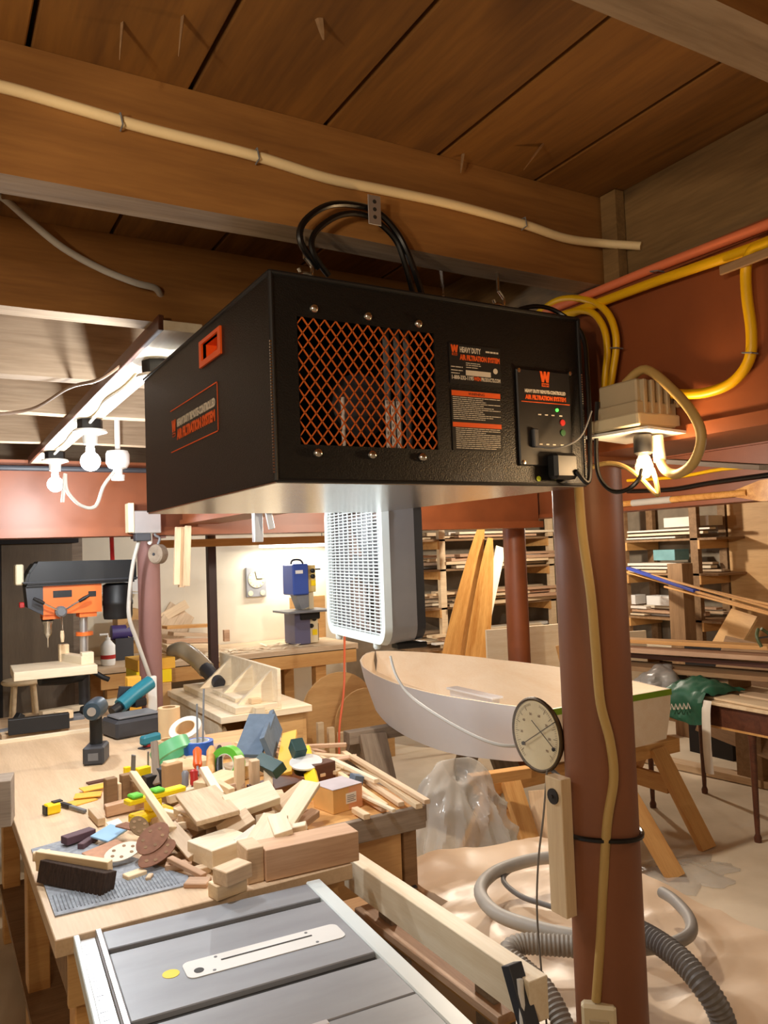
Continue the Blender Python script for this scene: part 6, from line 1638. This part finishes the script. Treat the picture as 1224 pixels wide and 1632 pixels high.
# flat boards and blocks of the heap
plank('scrap_board', 'tan square-cut board lying diagonally on top of the heap', (0.715, 2.452, 0.980), (0.704, 2.200, 0.970), 0.125, 0.014, M_OAKTAN, 'board', up=(-0.1, -0.35, 1))
plank('scrap_board', 'pale thick board slanting up at the heap centre', (0.758, 2.286, 0.965), (0.908, 2.286, 0.985), 0.085, 0.026, M_BIRCH, 'board', up=(0.05, -0.45, 1))
plank('scrap_board', 'tan board under the diagonal square-cut one', (0.700, 2.486, 0.930), (0.735, 2.286, 0.930), 0.10, 0.018, M_PINE, 'board', up=(0.0, -0.25, 1))
plank('scrap_board', 'long pale lath slanting down across the heap towards the viewer', (0.593, 2.758, 0.990), (0.602, 2.305, 0.930), 0.024, 0.016, M_PINE, 'lath', up=(0.2, -0.3, 1))
plank('scrap_board', 'tan lath continuing below the long pale lath', (0.607, 2.344, 0.925), (0.622, 2.149, 0.900), 0.04, 0.018, M_OAKTAN, 'lath', up=(-0.5, -0.3, 1))
plank('scrap_board', 'pale board with a broken end leaning at the heap right', (0.713, 2.210, 0.920), (0.803, 2.209, 0.955), 0.06, 0.02, M_OAKTAN, 'board', up=(0, -0.4, 1))
plank('scrap_board', 'pale plank slanting down to the thick timber', (0.748, 2.042, 0.915), (0.858, 2.155, 0.955), 0.075, 0.022, M_BIRCH, 'board', up=(-0.3, -0.4, 1))
plank('scrap_board', 'narrow pale piece lying over the slanting plank', (0.851, 2.136, 0.965), (0.821, 2.010, 0.955), 0.05, 0.015, M_BIRCH, 'board', up=(-0.3, -0.4, 1))
plank('scrap_board', 'long grey-tan board rising to a point left of the carton', (0.869, 2.136, 0.930), (1.029, 2.285, 0.990), 0.06, 0.016, M_BIRCH, 'board', up=(-0.3, -0.5, 1))
plank('scrap_board', 'tan board just behind the rising pointed board', (0.913, 2.292, 0.930), (1.027, 2.319, 0.975), 0.05, 0.014, M_OAKTAN, 'board', up=(-0.3, -0.5, 1))
block('scrap_block', 'pale block with pencilled writing on its top face', (0.689, 2.139, 0.885), (0.135, 0.12, 0.05), M_BIRCH, 16)
bm = bmesh.new()
for k in range(3):
    tube(bm, [(-0.008 + 0.010 * k, 0.012, 0.0), (-0.002 + 0.010 * k, 0.016, 0.0), (0.003 + 0.010 * k, 0.004, 0.0), (-0.006 + 0.010 * k, -0.012, 0), (-0.010 + 0.010 * k, -0.014, 0)], 0.0009, 4, 3)
sblk = bpy.data.objects['scrap_block']
fin('pencil_mark', bm, M_PRINTK, sblk, M=Matrix.Translation((0.02, 0.01, 0.0456)))
block('scrap_block', 'tan block lowest of two at the bench front edge', (0.639, 1.937, 0.870), (0.085, 0.045, 0.036), M_PINE, 12)
block('scrap_block', 'tan block set on the lowest block at the bench front edge', (0.647, 1.922, 0.907), (0.08, 0.055, 0.036), M_OAKTAN, 20)
block('scrap_block', 'pinkish offcut between the blocks and the thick timber', (0.751, 2.077, 0.870), (0.04, 0.05, 0.055), M_CEDAR, 10)
plank('thick_timber', 'thick reddish timber lying across the bench corner', (0.745, 1.985, 0.911), (1.005, 1.970, 0.911), 0.085, 0.078, M_CEDAR, 'timber')
block('thick_timber', 'short square post end standing against the reddish timber', (0.720, 1.995, 0.8705), (0.045, 0.08, 0.088), M_OAKTAN, 0, 'timber')
plank('bench_lath', 'thin tan lath lying on the bench behind the thick timber', (0.80, 2.06, 0.885), (1.0, 2.08, 0.885), 0.03, 0.02, M_PINE, 'lath')
block('wood_box', 'small dark box under the heap beside the thick timber', (0.83, 2.16, 0.8705), (0.12, 0.10, 0.05), M_DARKWOOD, 0, 'box')
for k, (px, lab, m, sz, yw) in enumerate((
        ((0.468, 2.177, 0.870), 'small pale block with drilled holes on the grey mat', M_PINE, (0.055, 0.032, 0.014), 16),
        ((0.496, 2.138, 0.870), 'small tan stub beside the drilled block', M_OAKTAN, (0.03, 0.014, 0.012), 60),
        ((0.580, 2.163, 0.871), 'reddish broken chip in front of the sanding discs', M_CEDAR, (0.07, 0.03, 0.018), -20),
        ((0.592, 2.033, 0.870), 'dark red chip by the bench front edge', M_CEDAR, (0.06, 0.045, 0.012), -35),
        ((0.623, 2.097, 0.870), 'small tan wedge beside the bench edge blocks', M_OAKTAN, (0.04, 0.03, 0.02), 12),
        ((0.569, 2.249, 0.870), 'brown offcut half under the sanding discs', M_BROWNWOOD, (0.10, 0.05, 0.02), 10),
        ((0.654, 2.332, 0.870), 'brown offcut at the foot of the tan lath', M_BROWNWOOD, (0.10, 0.06, 0.03), 40),
        ((0.732, 2.402, 0.871), 'tan offcut deep under the diagonal board', M_OAKTAN, (0.14, 0.10, 0.06), 20),
        ((0.829, 2.366, 0.870), 'brown offcut deep under the pale thick board', M_BROWNWOOD, (0.16, 0.10, 0.06), 5),
        ((0.927, 2.435, 0.870), 'tan offcut deep at the heap right', M_OAKTAN, (0.14, 0.12, 0.06), -15),
        ((0.978, 2.326, 0.870), 'brown offcut on the side table front', M_CEDAR, (0.10, 0.06, 0.03), 30),
        ((0.875, 2.715, 0.870), 'pine offcut deep behind the diagonal board', M_PINE, (0.16, 0.10, 0.07), 35),
        ((1.035, 2.595, 0.870), 'dark offcut deep under the belt packs', M_DARKWOOD, (0.16, 0.12, 0.05), 15),
        ((1.052, 2.916, 0.870), 'tan offcut deep behind the pegs', M_OAKTAN, (0.20, 0.10, 0.05), 10),
        ((0.890, 3.149, 0.870), 'pale offcut below the blue tape', M_PINE, (0.16, 0.12, 0.035), 10),
        ((1.044, 3.270, 0.870), 'brown offcut behind the black scraper', M_CEDAR, (0.14, 0.12, 0.04), -10),
        ((0.755, 2.876, 0.871), 'tan carton piece standing left of the diagonal board', M_CARD, (0.07, 0.03, 0.10), 15))):
    block('scrap_block', lab, px, sz, m, yw, 'offcut')
plank('scrap_board', 'reddish lath lying in front of the sanding discs', (0.558, 2.173, 0.900), (0.615, 2.054, 0.880), 0.02, 0.012, M_CEDAR, 'lath')
plank('paper_scrap', 'crumpled white paper between the blocks and slanting plank', (0.728, 2.084, 0.920), (0.803, 2.123, 0.935), 0.06, 0.006, M_WPAPER, 'paper', up=(0.3, -0.5, 1))
plank('round_dowel', 'short round dowel with a white end in the heap', (0.833, 2.607, 0.950), (0.852, 2.514, 0.940), 0.022, 0.022, M_PINE, 'dowel')
plank('pale_dowel', 'pale square dowel leaning behind the diagonal board', (0.837, 2.766, 0.960), (0.795, 2.467, 0.950), 0.028, 0.02, M_BIRCH, 'dowel')

# block row and hand tools at the middle left
for k, (p, sz, m, lab) in enumerate((((0.529, 2.805, 0.870), (0.038, 0.03, 0.105), M_BROWNWOOD, 'tall brown block leftmost of the block row'), ((0.590, 2.841, 0.870), (0.042, 0.03, 0.10), M_BROWNWOOD, 'tall brown block second in the block row'), ((0.616, 2.822, 0.870), (0.035, 0.03, 0.08), M_BROWNWOOD, 'shorter brown block third in the block row'), ((0.558, 2.824, 0.870), (0.012, 0.03, 0.08), M_PINE, 'thin pale slip between the tall brown blocks'))):
    block('upright_block', lab, p, sz, m, 10, 'wood block', 'upright blocks in a row')
plank('notched_bar', 'long brown notched bar lying before the block row', (0.499, 2.736, 0.890), (0.633, 2.733, 0.900), 0.035, 0.035, M_CEDAR, 'bar')
for k, (p, yw, lab) in enumerate((((0.460, 2.955, 0.870), 20, 'amber sandpaper sheet lowest by the tape measure'), ((0.488, 2.995, 0.877), -15, 'amber sandpaper sheet in the middle by the block row'), ((0.520, 3.060, 0.882), 8, 'amber sandpaper sheet topmost by the block row'))):
    block('sandpaper_sheet', lab, p, (0.09, 0.06, 0.004), M_AMBER, yw, 'sandpaper', 'amber sandpaper sheets')
tm = thing('tape_measure', 'small yellow tape measure alone on the open bench top', 'tape measure', (0.358, 2.884, 0.870), rz=0.25)
lp('case', tm, M_YELLOW, -0.026, 0.022, -0.018, 0.018, 0.0, 0.034, bev=0.005); lp('side_band', tm, M_BLACKP, -0.028, -0.022, -0.016, 0.016, 0.002, 0.03); lp('clip', tm, M_BLACKP, 0.0, 0.03, -0.012, 0.012, 0.034, 0.038)
kn = thing('marking_knife', 'silver and black marking knife beside the tape measure', 'knife', (0.427, 2.896, 0.870))
plank('handle', None, (0.393, 2.941, 0.880), (0.414, 2.893, 0.880), 0.016, 0.012, M_BLACKP, parent=kn)
plank('shaft', None, (0.414, 2.893, 0.880), (0.449, 2.811, 0.878), 0.013, 0.010, M_MGREY, parent=kn)
plank('brown_dowel', 'short tan dowel with black end lying near the amber sheets', (0.463, 2.775, 0.885), (0.470, 2.643, 0.885), 0.024, 0.024, M_OAKTAN, 'dowel')
ys = thing('yellow_clamp', 'yellow clamp tool with green pads beside the notched bar', 'clamp', (0.611, 2.576, 0.885), rz=math.radians(15))
ys.scale = (1.25, 1.5, 1.25)
lp('foot', ys, M_YELLOW, -0.055, 0.05, -0.02, 0.02, 0.0, 0.022, bev=0.004); lp('neck', ys, M_YELLOW, -0.015, 0.02, -0.014, 0.014, 0.022, 0.05, bev=0.003)
lp('bar', ys, M_YELLOW, -0.07, 0.09, -0.013, 0.013, 0.05, 0.064, bev=0.003)
lp('pad', ys, M_LIME, -0.06, -0.03, -0.014, 0.014, 0.064, 0.073, bev=0.003); lp('pad', ys, M_LIME, 0.0, 0.03, -0.014, 0.014, 0.064, 0.073, bev=0.003)
block('brown_slip', 'dark thin slip lying behind the block row', (0.559, 3.178, 0.870), (0.09, 0.03, 0.006), M_DARKWOOD, 10, 'slip')
for k, (p, sz, m, lab) in enumerate((((0.628, 3.014, 0.905), (0.022, 0.02, 0.045), M_YELLOW, 'small yellow square knob behind the block row'), ((0.680, 2.995, 0.905), (0.05, 0.03, 0.04), M_YELLOW, 'yellow wing knob beside the small yellow one'), ((0.738, 2.925, 0.870), (0.05, 0.05, 0.08), M_DGREY, 'dark clamp head behind the yellow clamp'), ((0.689, 2.925, 0.870), (0.05, 0.04, 0.06), M_BLACKP, 'black clamp head left of the dark one'))):
    block('clamp_part', lab, p, sz, m, 15, 'clamp part')
plank('grey_clamp_bar', 'grey curved clamp arm standing between green tape and blocks', (0.706, 2.900, 0.900), (0.724, 3.000, 1.029), 0.025, 0.015, M_GREYWOOD, 'clamp arm', up=(-0.5, -0.85, 0.1))
plank('steel_rod', 'short thin steel pin standing among the yellow knobs', (0.704, 3.018, 0.930), (0.701, 3.000, 0.996), 0.006, 0.006, M_MGREY, 'pin', up=(0, 1, 0))
plank('steel_rod', 'grey blade tip standing above the small yellow knob', (0.643, 2.987, 0.940), (0.638, 2.950, 1.004), 0.016, 0.004, M_MGREY, 'blade', up=(-0.5, -0.85, 0))
plank('grey_rasp', 'curved grey rasp lying below the green tape', (0.743, 3.066, 0.920), (0.763, 2.929, 0.910), 0.02, 0.008, M_MGREY, 'rasp')
heap('brown_rag', 'tan crumpled rag between green tape and orange screwdriver', (0.846, 3.034, 0.910)[0], (0.846, 3.034, 0.910)[1], 0.055, 0.05, 0.03, M_TAPE, 4.0, rough=0.012, cat='rag', z0=0.907, n=20)

# mat, brush, papers at the near left corner
mt = thing('bench_mat', 'grey ridged mat on the near corner of the bench', 'mat', (0.46, 2.2, 0.8702))
bm = bmesh.new(); prism(bm, [(0.258, 2.557, 0.870), (0.380, 2.587, 0.870), (0.586, 2.095, 0.870), (0.570, 2.040, 0.870), (0.256, 2.047, 0.870)], (0, 0, 0.004))
fin('pad', bm, M_MAT, mt, world=True)
bm = bmesh.new()
A, B = Vector((0.265, 2.068, 0.875)), Vector((0.551, 2.058, 0.875))
C_ = Vector((0.269, 2.293, 0.875)) - Vector((0.265, 2.068, 0.875))
for k in range(34):
    p = A.lerp(B, k / 33.0)
    tube(bm, [p, p + C_ * 0.45], 0.0016, 4)
fin('ridge', bm, M_MAT, mt, world=True)['kind'] = 'stuff'
br = thing('bench_brush', 'wooden bench brush with dark bristles lying on the grey mat', 'brush', (0.313, 2.147, 0.875))
A = Vector((0.251, 2.313, 0.905)); B = Vector((0.401, 2.134, 0.900))
plank('back', None, A + Vector((0, 0.012, 0.012)), B + Vector((0, 0.012, 0.012)), 0.020, 0.052, M_PINE, parent=br, up=(0.1, -0.2, 1))
plank('bristles', None, A + Vector((0.012, -0.022, -0.006)), B + Vector((-0.01, -0.022, -0.006)), 0.045, 0.054, M_BRISTLE, parent=br, up=(0.1, 0.25, 1))
plank('handle', None, A + Vector((0.03, 0.014, 0.02)), A + Vector((-0.012, 0.022, 0.02)), 0.018, 0.022, M_PINE, parent=br)
plank('rubber_block', 'purple-brown rubber stick at the back corner of the mat', (0.342, 2.520, 0.890), (0.428, 2.554, 0.890), 0.036, 0.022, M_PURPLE, 'rubber block', up=(0, 0, 1))
plank('rubber_block', 'second purple-brown stick under the first', (0.379, 2.468, 0.880), (0.431, 2.528, 0.880), 0.02, 0.018, M_PURPLE, 'rubber block')
plank('blue_cloth', 'light blue cloth scrap beside the rubber sticks', (0.431, 2.469, 0.890), (0.497, 2.514, 0.900), 0.07, 0.006, M_LBLUE, 'cloth', up=(-0.1, -0.2, 1))
plank('white_card', 'white card lying above the blue cloth', (0.475, 2.569, 0.895), (0.513, 2.571, 0.900), 0.05, 0.003, M_WPAPER, 'card')
plank('sandpaper_piece', 'pinkish sandpaper sheet under the perforated discs', (0.390, 2.363, 0.878), (0.492, 2.403, 0.884), 0.095, 0.004, M_SANDR, 'sandpaper', up=(-0.05, -0.1, 1))
def oval_disc(label, a, b, w_, m, up, holes=True):
    A, B = Vector(a), Vector(b); l = (B - A).length
    bm = bmesh.new()
    n = 22
    prism(bm, [(l / 2 * math.cos(2 * math.pi * k / n), w_ / 2 * math.sin(2 * math.pi * k / n), 0) for k in range(n)], (0, 0, 0.003))
    M = Matrix.Translation((A + B) / 2) @ frame_of(B - A, up).to_4x4()
    o = tag(fin('sanding_disc', bm, m, None, M=M), label, 'sanding disc', 'perforated sanding discs')
    if holes:
        for k in range(6):
            a_ = 2 * math.pi * k / 6
            bm = bmesh.new(); lathe(bm, [(0.005, 0), (0.005, 0.0008)], (l * 0.3 * math.cos(a_), w_ * 0.3 * math.sin(a_), 0.0031), (0, 0, 1), 10)
            fin('dust_hole', bm, M_BROWNWOOD, o)
    return o
oval_disc('cream perforated sanding disc with its back showing', (0.413, 2.278, 0.893), (0.512, 2.318, 0.905), 0.068, M_SANDC, (-0.1, -0.35, 1))
oval_disc('brown perforated sanding disc leaning upright above the cream one', (0.493, 2.219, 0.910), (0.574, 2.280, 0.960), 0.075, M_SANDP, (-0.35, -0.6, 0.8))
oval_disc('brown perforated disc lying lowest at the right of the discs', (0.482, 2.187, 0.890), (0.586, 2.225, 0.925), 0.060, M_SANDP, (-0.2, -0.5, 1))
oval_disc('olive brown disc partly behind the upright brown disc', (0.501, 2.378, 0.930), (0.553, 2.386, 0.935), 0.07, mat('olive_sandpaper', (122, 96, 66), 0.95), (-0.2, -0.6, 0.8))
plank('sandpaper_piece', 'dark brown sandpaper strip above the blue cloth', (0.493, 2.472, 0.920), (0.526, 2.409, 0.920), 0.04, 0.004, M_SANDP, 'sandpaper')

# strips on the side table
rr = random.Random(21)
SG = 'thin strips on the side table'
for k, (a, b, w_, t_, m, lab) in enumerate((
        ((1.451, 2.893, 0.895), (1.346, 2.165, 0.890), 0.032, 0.024, M_PINE, 'long pale strip outermost on the side table'),
        ((1.407, 2.742, 0.920), (1.353, 2.127, 0.912), 0.028, 0.020, M_OAKTAN, 'long tan strip lying on the outermost pale strip'),
        ((1.389, 2.844, 0.890), (1.318, 2.228, 0.885), 0.03, 0.02, M_OAKTAN, 'long tan strip second from the side table edge'),
        ((1.311, 2.712, 0.895), (1.268, 2.242, 0.885), 0.026, 0.02, M_PINE, 'pale strip third from the side table edge'),
        ((1.333, 2.767, 0.915), (1.338, 2.425, 0.910), 0.026, 0.02, M_BIRCH, 'short pale strip on top behind the carton'),
        ((1.263, 2.470, 0.885), (1.248, 2.219, 0.885), 0.026, 0.02, M_CEDAR, 'reddish strip beside the carton'),
        ((1.232, 2.387, 0.902), (1.244, 2.149, 0.900), 0.018, 0.014, M_BIRCH, 'thin pale strip over the reddish one'),
        ((1.172, 2.275, 0.885), (1.170, 2.188, 0.885), 0.03, 0.024, M_PINE, 'short pale stub at the side table front edge'),
        ((1.306, 2.956, 0.930), (1.455, 2.876, 0.930), 0.03, 0.02, M_CEDAR, 'dark reddish strip at the back of the side table'),
        ((1.319, 2.896, 0.910), (1.431, 2.762, 0.905), 0.04, 0.016, M_OAKTAN, 'flat tan shingle at the back of the side table'),
        ((1.303, 2.805, 0.900), (1.422, 2.730, 0.920), 0.05, 0.012, M_CEDAR, 'broken reddish shake on the side table'),
        ((1.246, 2.739, 0.900), (1.302, 2.643, 0.900), 0.05, 0.02, M_PINE, 'short pale board left of the strips'))):
    plank('wood_strip', lab, a, b, w_ * 0.75, t_ * 0.7, m, 'strip', SG)
CW2 = {'pine_wood': 'yellow pine', 'tan_hardwood': 'tan', 'birch_plywood': 'pale', 'reddish_cedar': 'reddish'}
DIR = Vector((0.055, -1, 0)).normalized()
for k in range(16):
    x = 1.08 + 0.29 * rr.random(); y = 2.75 + 0.5 * rr.random(); l = rr.uniform(0.25, 0.5); a = rr.uniform(-0.14, 0.14)
    d = Matrix.Rotation(a, 3, 'Z') @ DIR; z = 0.876 + 0.03 * rr.random(); m = rr.choice([M_PINE, M_OAKTAN, M_BIRCH, M_CEDAR])
    plank('wood_sliver', '%s %s sliver lying %s on the side table' % ('long' if l > 0.38 else 'short', CW2[m.name], 'towards the workbench' if x < 1.18 else ('along the middle' if x < 1.28 else 'towards the outer edge')), Vector((x, y, z)) - d * l / 2, Vector((x, y, z + 0.004)) + d * l / 2, rr.uniform(0.010, 0.022), rr.uniform(0.005, 0.012), m, 'sliver', 'slivers on the side table')
# loose chips filling the heap
rr = random.Random(5)
chip_mats = [M_PINE, M_OAKTAN, M_CEDAR, M_BIRCH, M_BROWNWOOD]
CW = {'pine_wood': 'yellow pine', 'tan_hardwood': 'tan', 'reddish_cedar': 'reddish', 'birch_plywood': 'pale', 'brown_timber': 'brown'}
MARKS = (('the thick timber', 0.9, 2.02), ('the pencilled block', 0.72, 2.13), ('the sanding discs', 0.66, 2.25), ('the diagonal square-cut board', 0.79, 2.38), ('the pale thick board', 0.9, 2.36),
         ('the upright pegs', 0.95, 2.6), ('the yellow clamp', 0.66, 2.48), ('the screwdrivers', 0.82, 2.66), ('the side table edge', 0.98, 2.3))
seen_labels = {}
def chip_label(c, x, y, lx, ly):
    near = min(MARKS, key=lambda q_: (q_[1] - x) ** 2 + (q_[2] - y) ** 2)[0]
    size = 'stubby' if lx < 0.055 else ('long' if lx > 0.09 else 'short'); wide = 'narrow' if ly < 0.03 else 'broad'
    return '%s %s %s wood chip lying loose beside %s' % (size, wide, c, near)
for k in range(46):
    x = rr.uniform(0.62, 0.98); y = rr.uniform(2.08, 2.75)
    if x < 0.70 and y < 2.3: x += 0.12
    m = rr.choice(chip_mats)
    lx, ly = rr.uniform(0.04, 0.11), rr.uniform(0.018, 0.05)
    block('wood_chip', chip_label(CW[m.name], x, y, lx, ly), (x, y, 0.8705 + 0.055 * rr.random() ** 2), (lx, ly, rr.uniform(0.010, 0.028)), m, rr.uniform(-60, 60), 'chip', 'loose %s chips in the heap' % CW[m.name], rr.uniform(-14, 14), rr.uniform(-14, 14))
bpy.context.view_layer.update()
